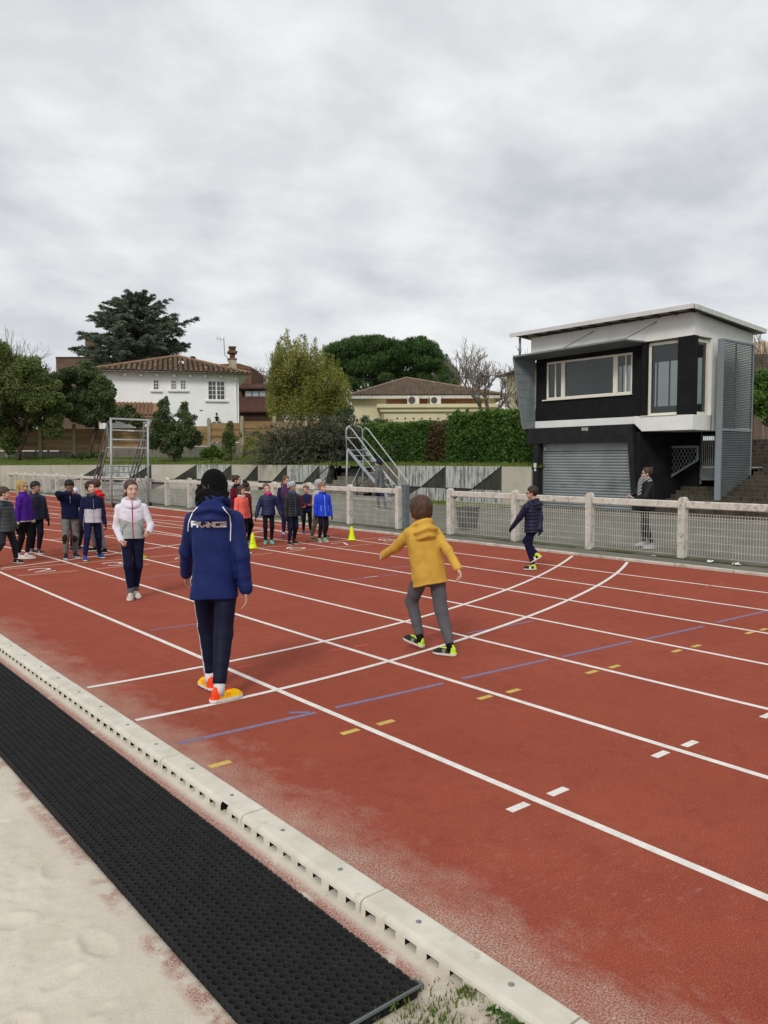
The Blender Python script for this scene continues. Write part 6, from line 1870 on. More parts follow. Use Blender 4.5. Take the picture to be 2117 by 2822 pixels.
# --- hair and hats on the same frame
def scalp(P, g=1.07, back=.02): return ell(P, (0, -.07 - back, .63), (.335 * g + .012, .41 * g, .385 * g + .01))
def strands(P, amp, f=30, s=0.0):
    th = np.arctan2(P[:, 0], -P[:, 1] + .05)
    return amp * (np.sin(th * f + 3 * np.sin(P[:, 2] * 7 + s)) * .6 + np.sin(th * f * .47 + 1.7 * np.sin(P[:, 2] * 11 + th * 3 + s)) * .6)
def hairline(P, k=0.0):   # negative inside hair: over the forehead, behind the ears, down to the nape
    x, y, z = P[:, 0], P[:, 1], P[:, 2]
    lim = np.interp(y, [-.6, -.3, -.1, .02, .12, .3, .5], [.12, .16, .34, .42, .60, .72 + k, .74 + k])
    return (lim - z) * .7
def h_short(P): return smax(scalp(P, 1.10) + strands(P, .012, 26) + .012 * wob(P, 22), hairline(P, .02) + .02 * wob(P, 19, 2), .03)
def h_fringe(P): return smax(scalp(P, 1.13) + strands(P, .013, 24, 1) + .012 * wob(P, 18, 1), hairline(P, -.07) + .025 * wob(P, 16, 3), .03)
def h_curly(P): return smax(scalp(P, 1.2) + .045 * wob(P, 30, 1) + .025 * wob(P, 55, 2), hairline(P, .02) - .10 * (np.abs(P[:, 0]) > .2) + .03 * wob(P, 24), .03)
def h_bob(P):
    x, y, z = P[:, 0], P[:, 1], P[:, 2]
    d = smin(scalp(P, 1.22), ell(P, (0, -.10, .34), (.43, .42, .36)), .14)
    lim = np.interp(y, [-.6, -.2, .05, .2, .3, .5], [.02, .06, .14, .22, .62, .64])
    return smax(d + strands(P, .014, 30, .5) + .008 * wob(P, 18), (lim - z) * .8 + .018 * wob(P, 26, 2), .03)
def h_long(P):
    x, y, z = P[:, 0], P[:, 1], P[:, 2]
    Q = P.copy(); Q[:, 0] = np.abs(Q[:, 0])
    d = smax(scalp(P, 1.1), hairline(P, .04), .03)
    d = smin(d, rcone(P, (0, -.30, .6), (0, -.30, -.55), .26, .17), .1)
    d = smin(d, rcone(Q, (.27, -.02, .55), (.27, .12, -.55), .11, .08), .09)
    return d + strands(P, .016, 34, 2) + .010 * wob(P, 16)
def h_tied(P): return smax(scalp(P, 1.085) + strands(P, .008, 30), hairline(P, .04) - .05 * (np.abs(P[:, 0]) > .24), .03)
def h_pony(P):
    d = h_tied(P)
    t = smin(ell(P, (0, -.50, .62), (.10, .10, .10)), rcone(P, (0, -.54, .6), (.18, -.60, .02), .11, .10), .06)
    t = smin(t, rcone(P, (.18, -.60, .05), (.36, -.42, -.34), .09, .05), .06)
    return smin(d, t + strands(P, .014, 26), .03)
def h_bun(P):
    return smin(h_tied(P), ell(P, (0, -.42, .90), (.17, .16, .15)) + .03 * wob(P, 26, 1), .03)
def h_puff(P):
    return smin(h_tied(P), ell(P, (0, -.22, 1.10), (.27, .25, .20)) + .035 * wob(P, 30, 1) + .02 * wob(P, 60), .03)
def h_low(P):   # hair worn under a hat, to the shoulders
    Q = P.copy(); Q[:, 0] = np.abs(Q[:, 0])
    d = smax(scalp(P, 1.04), hairline(P, .05), .03)
    d = smin(d, rcone(P, (0, -.28, .5), (0, -.26, -.1), .24, .15), .08)
    return smin(d, rcone(Q, (.27, .0, .5), (.28, .16, -.42), .075, .045), .06) + strands(P, .012, 30)
def f_beanie(P):
    d = smin(ell(P, (0, -.06, .66), (.40, .465, .44)), ell(P, (0, -.10, .85), (.29, .34, .30)), .15)
    d = smin(d, ell(P, (0, -.10, .48), (.36, .40, .36)), .1); d = smax(d, (np.interp(P[:, 1], [-.5, .45], [.25, .57]) - P[:, 2]), .03)
    lim = np.interp(P[:, 1], [-.5, .45], [.25, .57])
    band = np.clip(1 - np.abs(P[:, 2] - lim - .10) / .12, 0, 1)
    th = np.arctan2(P[:, 0], P[:, 1])
    return d - .022 * np.minimum(1, band * 6) + .006 * np.sin(th * 44)
def f_pom(P): return smin(f_beanie(P), ell(P, (0, -.12, 1.22), (.13, .13, .12)) + .02 * wob(P, 60), .02)
def f_hood_up(P):
    d = smin(ell(P, (0, -.10, .60), (.43, .50, .50)), ell(P, (0, -.14, .12), (.36, .36, .34)), .15)
    hole = ell(P, (0, .40, .44), (.27, .42, .42))
    return smax(d, -hole, .04) + .008 * wob(P, 14)
_hc = {}
def head_part(key, fn, lo, hi, h=.03):
    if key not in _hc: _hc[key] = nets(fn, lo, hi, h)
    return _hc[key]
HAIR = {'short': (h_short, (-.45, -.58, .05), (.45, .46, 1.12)), 'fringe': (h_fringe, (-.46, -.6, .05), (.46, .5, 1.14)), 'curly': (h_curly, (-.55, -.66, .0), (.55, .5, 1.2)), 'bob': (h_bob, (-.54, -.68, -.1), (.54, .54, 1.2)),
        'long': (h_long, (-.5, -.66, -.8), (.5, .5, 1.12)), 'tied': (h_tied, (-.42, -.55, .05), (.42, .44, 1.08)), 'pony': (h_pony, (-.45, -.78, -.46), (.52, .44, 1.08)), 'bun': (h_bun, (-.42, -.64, .05), (.42, .44, 1.12)),
        'puff': (h_puff, (-.46, -.6, .05), (.46, .44, 1.36)), 'low': (h_low, (-.46, -.6, -.55), (.46, .44, 1.06))}
HATS = {'beanie': (f_beanie, (-.46, -.58, .18), (.46, .46, 1.2)), 'pom': (f_pom, (-.46, -.58, .18), (.46, .46, 1.38)), 'hood': (f_hood_up, (-.5, -.66, -.25), (.5, .46, 1.16))}

# --- one right hand: wrist at the origin, fingers down -z, thumb to +y, palm towards -x
def hand_arrays(curl):
    def f(P):
        d = ell(P, (.0, -.01, -.26), (.095, .20, .28))
        d = smin(d, rcone(P, (0, 0, .06), (0, 0, -.12), .115, .12), .08)
        fin = None
        for y0, L, rr_ in ((.145, .42, .052), (.048, .48, .054), (-.052, .44, .052), (-.148, .34, .047)):
            p = np.array([0, y0 * .95, -.46]); a = 0.0; g = None
            for q, (l, c) in enumerate(zip((.42, .32, .26), curl)):
                a += c; e = p + L * l * np.array([-math.sin(a), y0 * .12, -math.cos(a)])
                s_ = rcone(P, p, e, rr_ * (1 - .1 * q), rr_ * (.92 - .12 * q)); g = s_ if g is None else np.minimum(g, s_); p = e
            fin = g if fin is None else np.minimum(fin, g)
        d = smin(d, fin, .025)
        t = np.array([-.03, .15, -.10]); t1 = t + np.array([-.06, .12, -.17]); t2 = t1 + np.array([-.05 - .1 * curl[0], .0, -.15])
        return smin(d, np.minimum(rcone(P, t, t1, .07, .058), rcone(P, t1, t2, .056, .045)), .03)
    return nets(f, (-.55, -.26, -1.02), (.14, .36, .16), .028)
HANDS = {'relax': hand_arrays((.25, .4, .35)), 'fist': hand_arrays((1.45, 1.6, .9)), 'curl': hand_arrays((.6, .8, .6))}

# --- one shoe: length 1, toe towards +y, ankle above y=-.22
def f_shoe(P):
    x, y, z = P[:, 0], P[:, 1], P[:, 2]
    wdt = np.interp(y, [-.5, -.42, -.2, .1, .3, .44, .5], [.08, .145, .15, .17, .175, .13, .06])
    sole = np.maximum(np.maximum(np.abs(x - .02 * np.sin(y * 4)) - wdt, np.abs(y) - .5), np.abs(z - .065) - .065) - .01
    up = smin(ell(P, (0, -.27, .2), (.14, .21, .23)), ell(P, (0, .02, .16), (.155, .32, .17)), .1)
    up = smin(up, ell(P, (.01, .28, .13), (.155, .2, .115)), .1)
    up = smin(up, rcone(P, (0, -.23, .25), (0, -.25, .42), .135, .125), .06)
    up = smax(up, z - .46, .02)
    up = smin(up, ell(P, (0, .06, .27), (.06, .16, .05)), .04)
    return smax(smin(sole, up, .02), -z, .01)
SHV, SHF = nets(f_shoe, (-.22, -.52, 0), (.22, .52, .5), .03)
_sc = SHV[SHF].mean(axis=1)
SH_SOLE = _sc[:, 2] < .115
SH_HEEL = (_sc[:, 1] < -.3) & ~SH_SOLE
SH_COL = (_sc[:, 2] > .30) & ~SH_SOLE
SH_SIDE = (np.abs(_sc[:, 1] + .02) < .07) & (np.abs(_sc[:, 0]) > .1) & ~SH_SOLE & (_sc[:, 2] < .26)

def skin_material():
    m = bpy.data.materials.new('skin'); m.use_nodes = True
    t = m.node_tree; b = t.nodes['Principled BSDF']
    a = N(t, 'ShaderNodeAttribute', attribute_name='col'); t.links.new(a.outputs['Color'], b.inputs['Base Color'])
    b.inputs['Roughness'].default_value = .5; b.inputs['Specular IOR Level'].default_value = .35
    b.inputs['Subsurface Weight'].default_value = .06; b.inputs['Subsurface Radius'].default_value = (.01, .004, .002)
    return m
SKIN = skin_material()
def cloth(rgb, kind='cotton'):
    key = 'cloth_%s_%d_%d_%d' % (kind, *rgb)
    c = s2l(*rgb)
    k = {'cotton': dict(rough=.95, bump=.25, bscale=55, bdist=.004), 'fleece': dict(rough=1, bump=.5, bscale=160, bdist=.004), 'shell': dict(rough=.6, bump=.55, bscale=14, bdist=.012, spec=.2),
         'puffer': dict(rough=.5, bump=.35, bscale=60, bdist=.004, spec=.25), 'knit': dict(rough=1, bump=.6, bscale=200, bdist=.003), 'plastic': dict(rough=.5, bump=0), 'hair': dict(rough=.5, bump=.6, bscale=60, bdist=.006, spec=.3, stretch=(1, 1, .12))}[kind]
    return M(key, c, tuple(v * (.42 if kind == 'hair' else .8) for v in c), scale=14 if kind == 'hair' else 9, **k)

def ik(a, c, l1, l2, hint):
    a, c = np.array(a, float), np.array(c, float); v = c - a; d = np.linalg.norm(v)
    if d > (l1 + l2) * .995: c = a + v / d * (l1 + l2) * .995; v = c - a; d = np.linalg.norm(v)
    x = (l1 * l1 - l2 * l2 + d * d) / (2 * d); hh = math.sqrt(max(0, l1 * l1 - x * x)); u = v / d
    hint = np.array(hint, float); p = hint - (hint @ u) * u; p /= np.linalg.norm(p) + 1e-9
    return a + u * x + p * hh, c

def person(name_label, pos, face, h, hd=.15, feet=None, hands=None, elbow=None, lean=(0, 0), head=(0, 0, 0), skin=(.50, .30, .215), hair=('short', (60, 40, 28)), hat=None, top=None, legs=None, shoes=None, gloves=None, scarf=None,
           hand_pose=('relax', 'relax'), hand_turn=(0, 0), res=.0105, mouth=None, glasses=False, extra=None, brow=None, nk=.03, drop=0.0, shoulder=.1, twist=0.0, holds=None, feet_px=None, hands_px=None, back=0.0):
    """face: 0 towards the camera, +90 to the right of the picture, 180 away. Local frame: +y forward, +x the person's right... hand R is x>0."""
    if feet_px:
        fw_ = [on_z(q[0], q[1], .0)[:2] for q in feet_px]
        pos = tuple((fw_[0] + fw_[1]) / 2)
    c = -np.array(pos[:2]); c /= np.linalg.norm(c); rv = np.array([-c[1], c[0]])
    v = -c; rv = np.array([v[1], -v[0]])
    a = R_(face); fd = math.cos(a) * c + math.sin(a) * rv
    rz = math.atan2(fd[1], fd[0]) - math.pi / 2
    Ri = np.array([[math.cos(rz), math.sin(rz)], [-math.sin(rz), math.cos(rz)]])
    if feet_px: feet = tuple((*(Ri @ (fw_[k] - np.array(pos)) / h), feet_px[k][4] / h, feet_px[k][2], feet_px[k][3]) for k in (0, 1))
    if hands_px:
        dp = np.array(pos) @ FV[:2]; hands = list(hands or ((.15, .03, .43), (-.15, .03, .43)))
        for k in (0, 1):
            if hands_px[k]:
                q = at_depth(hands_px[k][0], hands_px[k][1], dp + hands_px[k][2]); l_ = Ri @ (q[:2] - np.array(pos)) / h; hands[k] = (l_[0], l_[1], q[2] / h)
    root = empty('person', (pos[0], pos[1], pos[2] if len(pos) > 2 else .004), rz, name_label, 'person')
    hip = .515 * h - drop * h
    feet = feet or ((.055, 0, 0, 8, 0), (-.055, 0, 0, -8, 0))       # right then left: x, y, z (fractions of h), yaw outwards deg, pitch toe-up deg
    neck = np.array([lean[0] * h, lean[1] * h, (1 - hd - nk) * h - drop * h])
    chest = neck - np.array([lean[0] * .25 * h, lean[1] * .25 * h, .05 * h])
    ct, st = math.cos(R_(twist)), math.sin(R_(twist)); sxd = np.array([ct, st, 0]); syd = np.array([-st, ct, 0])
    pel = np.array([0, 0, hip])
    up = neck - pel; up /= np.linalg.norm(up)
    SL = .155 * h
    S = {}
    for i, sg in enumerate((1, -1)):
        sh = neck - up * .056 * h + sxd * sg * shoulder * h
        tgt = np.array(hands[i], float) * h if hands else np.array([sg * .15, .03, .43]) * h
        hint = np.array(elbow[i], float) if elbow else np.array([sg * .5, -1, 0])
        e, wr = ik(sh, tgt, .165 * h, .145 * h, hint)
        hj = pel + np.array([sg * .05 * h, 0, 0])
        fx, fy, fz, fyaw, fp = feet[i]
        fr = np.array(Matrix.Rotation(R_(-fyaw * 1.0), 3, 'Z') @ Matrix.Rotation(R_(fp), 3, 'X'))
        sole = np.array([fx, fy, fz]) * h
        ank = sole + fr @ (np.array([0, -.23, .42]) * SL)
        kn, ank2 = ik(hj, ank, .236 * h, .228 * h, (sg * .12, 1, 0))
        S[i] = dict(sh=sh, el=e, wr=wr, hj=hj, kn=kn, an=ank, sole=sole, fr=fr)
    # ---------------- body (skin): head with neck, hands, slim limbs and trunk inside the clothes
    Hh = hd * h
    HR = rot3(R_(head[0]), R_(head[1]), R_(head[2]))
    piv = np.array([0, -.12, -.05])
    horg = neck + np.array([0, .0, (.02 + nk) * h])
    def HT(V): return (V - piv) @ HR.T * Hh + horg - np.array([0, .02 * h, .03 * h])
    VV = [HT(HV)]; FF = [HF]; CC = [head_colors(skin, s2l(*(brow or tuple(int(v * .7) for v in hair[1]))), seed=int(h * 1000), mouth=mouth)]
    off = len(HV)
    glove_parts = []
    for i, sg in enumerate((1, -1)):
        s = S[i]; d = s['wr'] - s['el']; d /= np.linalg.norm(d)
        zax = -d
        yax = np.array([0, 1, 0.0]) + .0 * d; yax = yax - (yax @ zax) * zax
        if np.linalg.norm(yax) < .2: yax = np.array([0, 0, 1.0]) - zax[2] * zax
        yax /= np.linalg.norm(yax); xax = np.cross(yax, zax)
        tr = R_(hand_turn[i]); x2 = math.cos(tr) * xax + math.sin(tr) * yax; y2 = -math.sin(tr) * xax + math.cos(tr) * yax
        hv, hf = HANDS[hand_pose[i]]
        q = hv * np.array([sg, 1, 1]); hs = .108 * h
        W_ = s['wr'] + (q[:, :1] * x2 + q[:, 1:2] * y2 + q[:, 2:] * zax) * hs
        ff = hf if sg > 0 else hf[:, ::-1]
        if gloves: glove_parts.append((W_, ff))
        else:
            VV.append(W_); FF.append(ff + off); off += len(W_); CC.append(np.tile(np.array(skin) * np.array((1, .9, .88)), (len(W_), 1)))
    mb = MB()
    mb.tube([neck, chest, (chest + pel) / 2, pel, pel - (0, 0, .05 * h)], [.036 * h, .048 * h, .050 * h, .052 * h, .03 * h], 10)
    for i in (0, 1):
        s = S[i]; mb.tube([chest, s['sh'], s['el'], s['wr']], [.03 * h, .026 * h, .02 * h, .015 * h], 7); mb.tube([pel, s['hj'], s['kn'], s['an'], s['an'] - (0, 0, .03 * h)], [.05 * h, .045 * h, .03 * h, .021 * h, .02 * h], 8)
    bv = np.array(mb.v); bf4 = np.array([f for f in mb.f if len(f) == 4])
    VV.append(bv); FF.append(bf4 + off); CC.append(np.tile(np.array(skin), (len(bv), 1)))
    link('body', mesh_np('body', np.concatenate(VV), np.concatenate(FF), [SKIN], smooth=True, vcol=np.concatenate(CC)), root)
    if gloves:
        for (W_, ff) in glove_parts: link('glove', mesh_np('glove', W_, ff, [cloth(gloves, 'knit')], smooth=True), root)
    # ---------------- hair, hat
    if hair and hair[0]:
        v_, f_ = head_part(hair[0], *HAIR[hair[0]])
        link('hair', mesh_np('hair', HT(v_), f_, [cloth(hair[1], 'hair')], smooth=True), root)
    if hat:
        v_, f_ = head_part(hat[0], *HATS[hat[0]])
        mats = [cloth(q, 'knit') for q in hat[1]]
        cen = v_[f_].mean(axis=1)
        mi = hat[2](cen) if len(hat) > 2 else np.zeros(len(f_), int)
        link('hat' if hat[0] != 'hood' else 'hood', mesh_np('hat', HT(v_), f_, mats, midx=mi, smooth=True), root)
    if glasses:
        mb = MB()
        for sg in (1, -1):
            ring = [HT(np.array([[sg * .145 + .095 * math.cos(t_), .40, EYE_Z + .065 * math.sin(t_)]]))[0] for t_ in np.linspace(0, 6.283, 15)]
            mb.tube(ring, .0028, 4, cap=False); mb.tube([HT(np.array([[sg * .24, .40, EYE_Z + .02]]))[0], HT(np.array([[sg * .35, .0, EYE_Z + .02]]))[0]], .0028, 4)
        mb.tube([HT(np.array([[.05, .41, EYE_Z + .02]]))[0], HT(np.array([[-.05, .41, EYE_Z + .02]]))[0]], .0028, 4)
        mb.build('glasses', BLK, root)
    # ---------------- top garment
    t = dict(slv=.012, hz=0.0, hem=.48, k=1.0, puff=None, hood=None, collar=.0, cuff=1.0, kind='cotton', cols=[(60, 60, 60)], cls=None, flare=0.0, band=False, zip=None, arm=1.0)
    t.update(top or {})
    hemz = t['hem'] * h - drop * h
    A0 = pel + up * (hemz - hip) / max(.5, up[2]); T = (neck - A0) @ up + .012 * h + t['collar'] * h
    nz = 1 - hd - nk
    zf = np.array([.40, .46, .52, .60, nz - .128, nz - .075, nz - .035, nz - .012, nz + .010, nz + .05])
    wa = np.array([.112, .107, .101, .097, .103, .106, .096, .074, .048, .040]); wb = np.array([.088, .086, .082, .077, .076, .073, .060, .050, .043, .040])
    K = t['k']
    zz = zf * h - drop * h - hip
    fl = t['flare']
    def f_torso(P):
        q = P - pel; s = q @ up; r_ = q - s[:, None] * up
        x = r_ @ sxd; y = r_ @ syd
        a = np.interp(s, zz, wa * h) * K; b = np.interp(s, zz, wb * h) * K
        f = np.clip((.62 * h - hip - s) / (.2 * h), 0, 1) * fl; a = a * (1 + f); b = b * (1 + f)
        if t['band']:
            f = np.clip(1 - np.abs(s - (hemz - hip) - .02 * h) / (.035 * h), 0, 1); a = a * (1 - .06 * f); b = b * (1 - .06 * f)
        n = (np.abs(x / a) ** 2.5 + np.abs(y / b) ** 2.5) ** .4
        d = (n - 1) * np.minimum(a, b)
        if t['puff']:
            p_, am = t['puff']; d = d - am * (np.abs(np.sin(np.pi * (s + .004 * np.sin(x * 40)) / p_)) ** .6 - .6)
        sA = s - (hemz - hip)
        return smax(smax(d, -sA, .008), sA - T, .02)
    def f_arm(i):
        s = S[i]
        def f(P):
            rs, re, rw = .042 * h * K * t['arm'], .033 * h * K * t['arm'], .024 * h * t['cuff']
            t1, d1 = seg(P, s['sh'], s['el']); t2, d2 = seg(P, s['el'], s['wr'])
            w1 = rs + (re - rs) * t1; w2 = re + (rw - re) * t2
            if t['puff']:
                p_, am = t['puff']
                w1 = w1 + .8 * am * (np.abs(np.sin(np.pi * t1 * .165 * h / p_)) ** .6 - .6); w2 = w2 + .8 * am * (np.abs(np.sin(np.pi * t2 * .145 * h / p_)) ** .6 - .6)
            else:
                wr_ = .0013 * h * (np.sin(t2 * 22 + 4.5 * wob(P, 13 / h, i)) * (.25 + .75 * t2)); w2 = w2 + wr_
                w1 = w1 + .0011 * h * np.sin(t1 * 14 + 5 * wob(P, 11 / h, i + 3)) * t1
            d = smin(d1 - w1, d2 - w2, .018 * h)
            dd = s['wr'] - s['el']; dd = dd / np.linalg.norm(dd)
            return smax(d, (P - s['wr']) @ dd - t['slv'] * h, .005)
        return f
    fa = [f_arm(0), f_arm(1)]
    def f_hooddown(P):
        c0 = neck - syd * .046 * h - up * (.008 - t['hz']) * h
        q = P - c0; x, y, z = q @ sxd, q @ syd, q @ up
        zt = z + (y - .045 * h) * .42
        ring = np.hypot(np.hypot(x / 1.05, (y - .045 * h) / 1.05) - .058 * h, zt * .85) - .019 * h
        bag = ell(np.stack([x, y, z], 1), (0, -.036 * h, -.038 * h), (.076 * h, .040 * h, .058 * h))
        fold = .006 * h * np.sin(z * 150 / h * .8 + 9 * np.abs(x) / h * 3)
        return smin(ring, bag + fold, .03 * h)
    def f_top(P):
        d = f_torso(P)
        for f in fa: d = smin(d, f(P), .013 * h)
        if not t['puff']:
            d = d - .0045 * h * wob(P * np.array([1, 1, .55]), 15 / h, h * 7) - .0022 * h * wob(P * np.array([.7, 1, 1.6]), 34 / h, h * 3)
        else: d = d - .003 * h * wob(P, 26 / h, h * 5)
        if t['hood'] == 'down': d = smin(d, f_hooddown(P), .012 * h)
        if t['collar'] > 0:
            c0, c1 = neck - up * .02 * h, neck + up * (.012 + t['collar']) * h
            tt, dc = seg(P, c0, c1); col = np.abs(dc - .045 * h) - .010 * h
            col = smax(col, -((P - c0) @ up), .004); col = smax(col, (P - c1) @ up, .006)
            d = smin(d, col, .012 * h)
        # room for the neck
        d = smax(d, -rcone(P, neck - up * .005 * h, neck + up * .14 * h, .034 * h, .04 * h), .008) if t['hood'] != 'none' else d
        return d
    pts = np.array([S[0]['sh'], S[0]['el'], S[0]['wr'], S[1]['sh'], S[1]['el'], S[1]['wr'], neck + (0, 0, .05 * h), A0])
    lo = pts.min(0) - .07 * h * K; hi = pts.max(0) + .06 * h * K
    lo[1] = min(lo[1], -.16 * h * K + min(0, neck[1])); hi[1] = max(hi[1], .14 * h * K + max(0, neck[1])); lo[0] = min(lo[0], -.15 * h * K); hi[0] = max(hi[0], .15 * h * K); lo[2] = min(lo[2], hemz - .02)
    v_, f_ = nets(f_top, lo, hi, res)
    cen = v_[f_].mean(axis=1)
    mats = [cloth(q, t['kind']) for q in t['cols']]
    info = dict(h=h, S=S, pel=pel, neck=neck, up=up, drop=drop * h, torso=f_torso, arms=fa, hood=f_hooddown, top=f_top, sxd=sxd, syd=syd)
    mi = t['cls'](cen / h + np.array([0, 0, drop]), cen, info).astype(int) if t['cls'] else np.zeros(len(f_), int)
    link(t.get('name', 'jacket'), mesh_np('jacket', v_, f_, mats, midx=mi, smooth=True), root)
    def decal(nm, poly_uv, z_off, mat_, back=False, u0=0.0, lift=.003, flip=1):
        """flat pieces (quads in u across, v up, metres) pressed on to the front or back of the garment"""
        V = []; F = []
        sgn = -1 if back else 1
        for q in poly_uv:
            q = np.array(q, float); nu, nv = max(1, int(np.linalg.norm(q[1] - q[0]) / .02)), max(1, int(np.linalg.norm(q[3] - q[0]) / .02))
            b = len(V)
            for j in range(nv + 1):
                for i_ in range(nu + 1):
                    a_, b_ = i_ / nu, j / nv
                    V.append(q[0] * (1 - a_) * (1 - b_) + q[1] * a_ * (1 - b_) + q[2] * a_ * b_ + q[3] * (1 - a_) * b_)
            F += [(b + j * (nu + 1) + i_, b + j * (nu + 1) + i_ + 1, b + (j + 1) * (nu + 1) + i_ + 1, b + (j + 1) * (nu + 1) + i_) for j in range(nv) for i_ in range(nu)]
        V = np.array(V); u = V[:, 0] * (1 if not back else -1) * 1.0
        o = pel + np.outer(V[:, 0], sxd) + np.outer(V[:, 1], up)
        p = o + syd * sgn * .3 * h
        for _ in range(60):
            d_ = f_top(p); p = p - syd * sgn * np.clip(d_ - lift, -.01, .05)[:, None] * .8
        link(nm, mesh_np(nm, p, np.array(F) if not back else np.array(F), [mat_]), root)
    info['decal'] = decal
    if t['zip']:
        zc, z0, z1, wz = t['zip']
        decal('zip', [[(-wz / 2, z0 * h - hip, ), (wz / 2, z0 * h - hip), (wz / 2, z1 * h - hip), (-wz / 2, z1 * h - hip)]], 0, cloth(zc, 'plastic'))
    # ---------------- scarf
    if scarf:
        sc_c, thick = scarf[0], scarf[1]
        def f_scarf(P):
            q = P - (neck + up * .012 * h); x, y, z = q @ sxd, q @ syd, q @ up
            a = np.hypot(np.hypot(x, (y - .005 * h) * 1.0) - .044 * h, (z + .1 * y) / thick) - .018 * h
            return a + .005 * h * np.sin(z * 260 / h * .5 + 3 * np.sin(x * 60 / h * .5)) + .003 * wob(P, 60)
        c_ = neck
        v_, f_ = nets(f_scarf, c_ - .11 * h, c_ + .11 * h, .008)
        link('scarf', mesh_np('scarf', v_, f_, [cloth(sc_c, 'knit')], smooth=True), root)
    # ---------------- trousers
    lg = dict(k=1.0, cols=[(30, 32, 44)], kind='cotton', cls=None, bunch=1.0, cut=.90)
    lg.update(legs or {})
    LK = lg['k']
    def f_legs(P):
        d = ell(P, pel + np.array([0, -.006 * h, .0]), (.086 * h, .058 * h, .085 * h))
        for i in (0, 1):
            s = S[i]
            t1, d1 = seg(P, s['hj'], s['kn']); t2, d2 = seg(P, s['kn'], s['an'])
            w1 = (.057 + (.042 - .057) * t1) * h * LK; w2 = (.042 + (.027 - .042) * t2) * h * LK
            w2 = w2 + lg['bunch'] * .0022 * h * np.sin(t2 * 24 + 2.5 * wob(P, 20 / h, i)) * (t2 ** 2 + .3 * (1 - t2) ** 3)
            w1 = w1 + lg['bunch'] * .001 * h * np.sin(t1 * 14 + 3 * wob(P, 14 / h, i + 2))
            g_ = smin(d1 - w1, d2 - w2, .012 * h)
            sd_ = s['an'] - s['kn']; L_ = np.linalg.norm(sd_); sd_ = sd_ / L_
            g_ = smax(g_, (P - s['kn']) @ sd_ - L_ * (lg['cut'] + .08), .004)
            d = smin(d, g_, .016 * h)
        return d - .003 * h * wob(P, 16 / h, 2)
    pts = np.array([pel, S[0]['kn'], S[1]['kn'], S[0]['an'], S[1]['an']]); lo = pts.min(0) - .075 * h; hi = pts.max(0) + .09 * h; lo[0] = min(lo[0], -.12 * h); hi[0] = max(hi[0], .12 * h); lo[1] = min(lo[1], -.1 * h); hi[1] = max(hi[1], .1 * h)
    v_, f_ = nets(f_legs, lo, hi, res)
    cen = v_[f_].mean(axis=1)
    mi = lg['cls'](cen / h, cen, info).astype(int) if lg['cls'] else np.zeros(len(f_), int)
    link('trousers', mesh_np('trousers', v_, f_, [cloth(q, lg['kind']) for q in lg['cols']], midx=mi, smooth=True), root)
    # socks show between trouser hem and shoe
    sh_ = dict(cols=[(30, 30, 34), (225, 222, 214), (60, 60, 64), (200, 200, 200)], sock=None); sh_.update(shoes or {})
    for i, sg in enumerate((1, -1)):
        s = S[i]
        V = (SHV * np.array([sg, 1, 1])) * SL @ s['fr'].T + s['sole']
        mi = np.zeros(len(SHF), int); mi[SH_SIDE] = 3; mi[SH_HEEL] = 2; mi[SH_COL] = 2; mi[SH_SOLE] = 1
        link('shoe', mesh_np('shoe', V, SHF if sg > 0 else SHF[:, ::-1], [cloth(q, 'plastic' if j == 1 else 'cotton') for j, q in enumerate(sh_['cols'])], midx=mi, smooth=True), root)
        if sh_['sock']:
            mb = MB(); a_ = s['an']; b_ = s['kn']; u_ = (b_ - a_) / np.linalg.norm(b_ - a_)
            mb.tube([a_ - np.array([0, 0, .035 * h]), a_ - np.array([0, 0, .01 * h]), a_ + u_ * .05 * h], [.026 * h, .0245 * h, .026 * h], 12); mb.build('sock', cloth(sh_['sock'], 'knit'), root, True)
    if extra: extra(root, info, S, HT)
    return root
# ------------------------------------------------------------------ the people in the photo
LIGHT, FAIR, TAN, BROWN = (.50, .305, .225), (.58, .37, .285), (.33, .185, .115), (.13, .07, .045)
def arm_mask(c, i): return np.minimum(i['arms'][0](c), i['arms'][1](c)) < i['torso'](c) - .004
def trous_stripe(width=.014, side=None):
    """1 on the outer seam of the legs"""
    def f(p, c, i):
        m = np.zeros(len(c), int)
        for k, sg in ((0, 1), (1, -1)):
            if side is not None and side != k: continue
            s = i['S'][k]
            t, d = seg(c, s['hj'], s['kn']); t2, d2 = seg(c, s['kn'], s['an'])
            near = np.minimum(d, d2)
            o = np.where(d < d2, 0, 1)
            axp = np.where((o == 0)[:, None], s['hj'] + t[:, None] * (s['kn'] - s['hj']), s['kn'] + t2[:, None] * (s['an'] - s['kn']))
            r_ = c - axp
            m |= ((r_[:, 0] * sg > .012) & (np.abs(r_[:, 1] + (.022 if side == 1 else -.006)) < width) & ((c[:, 0]) * sg > 0)).astype(int)
        return m
    return f
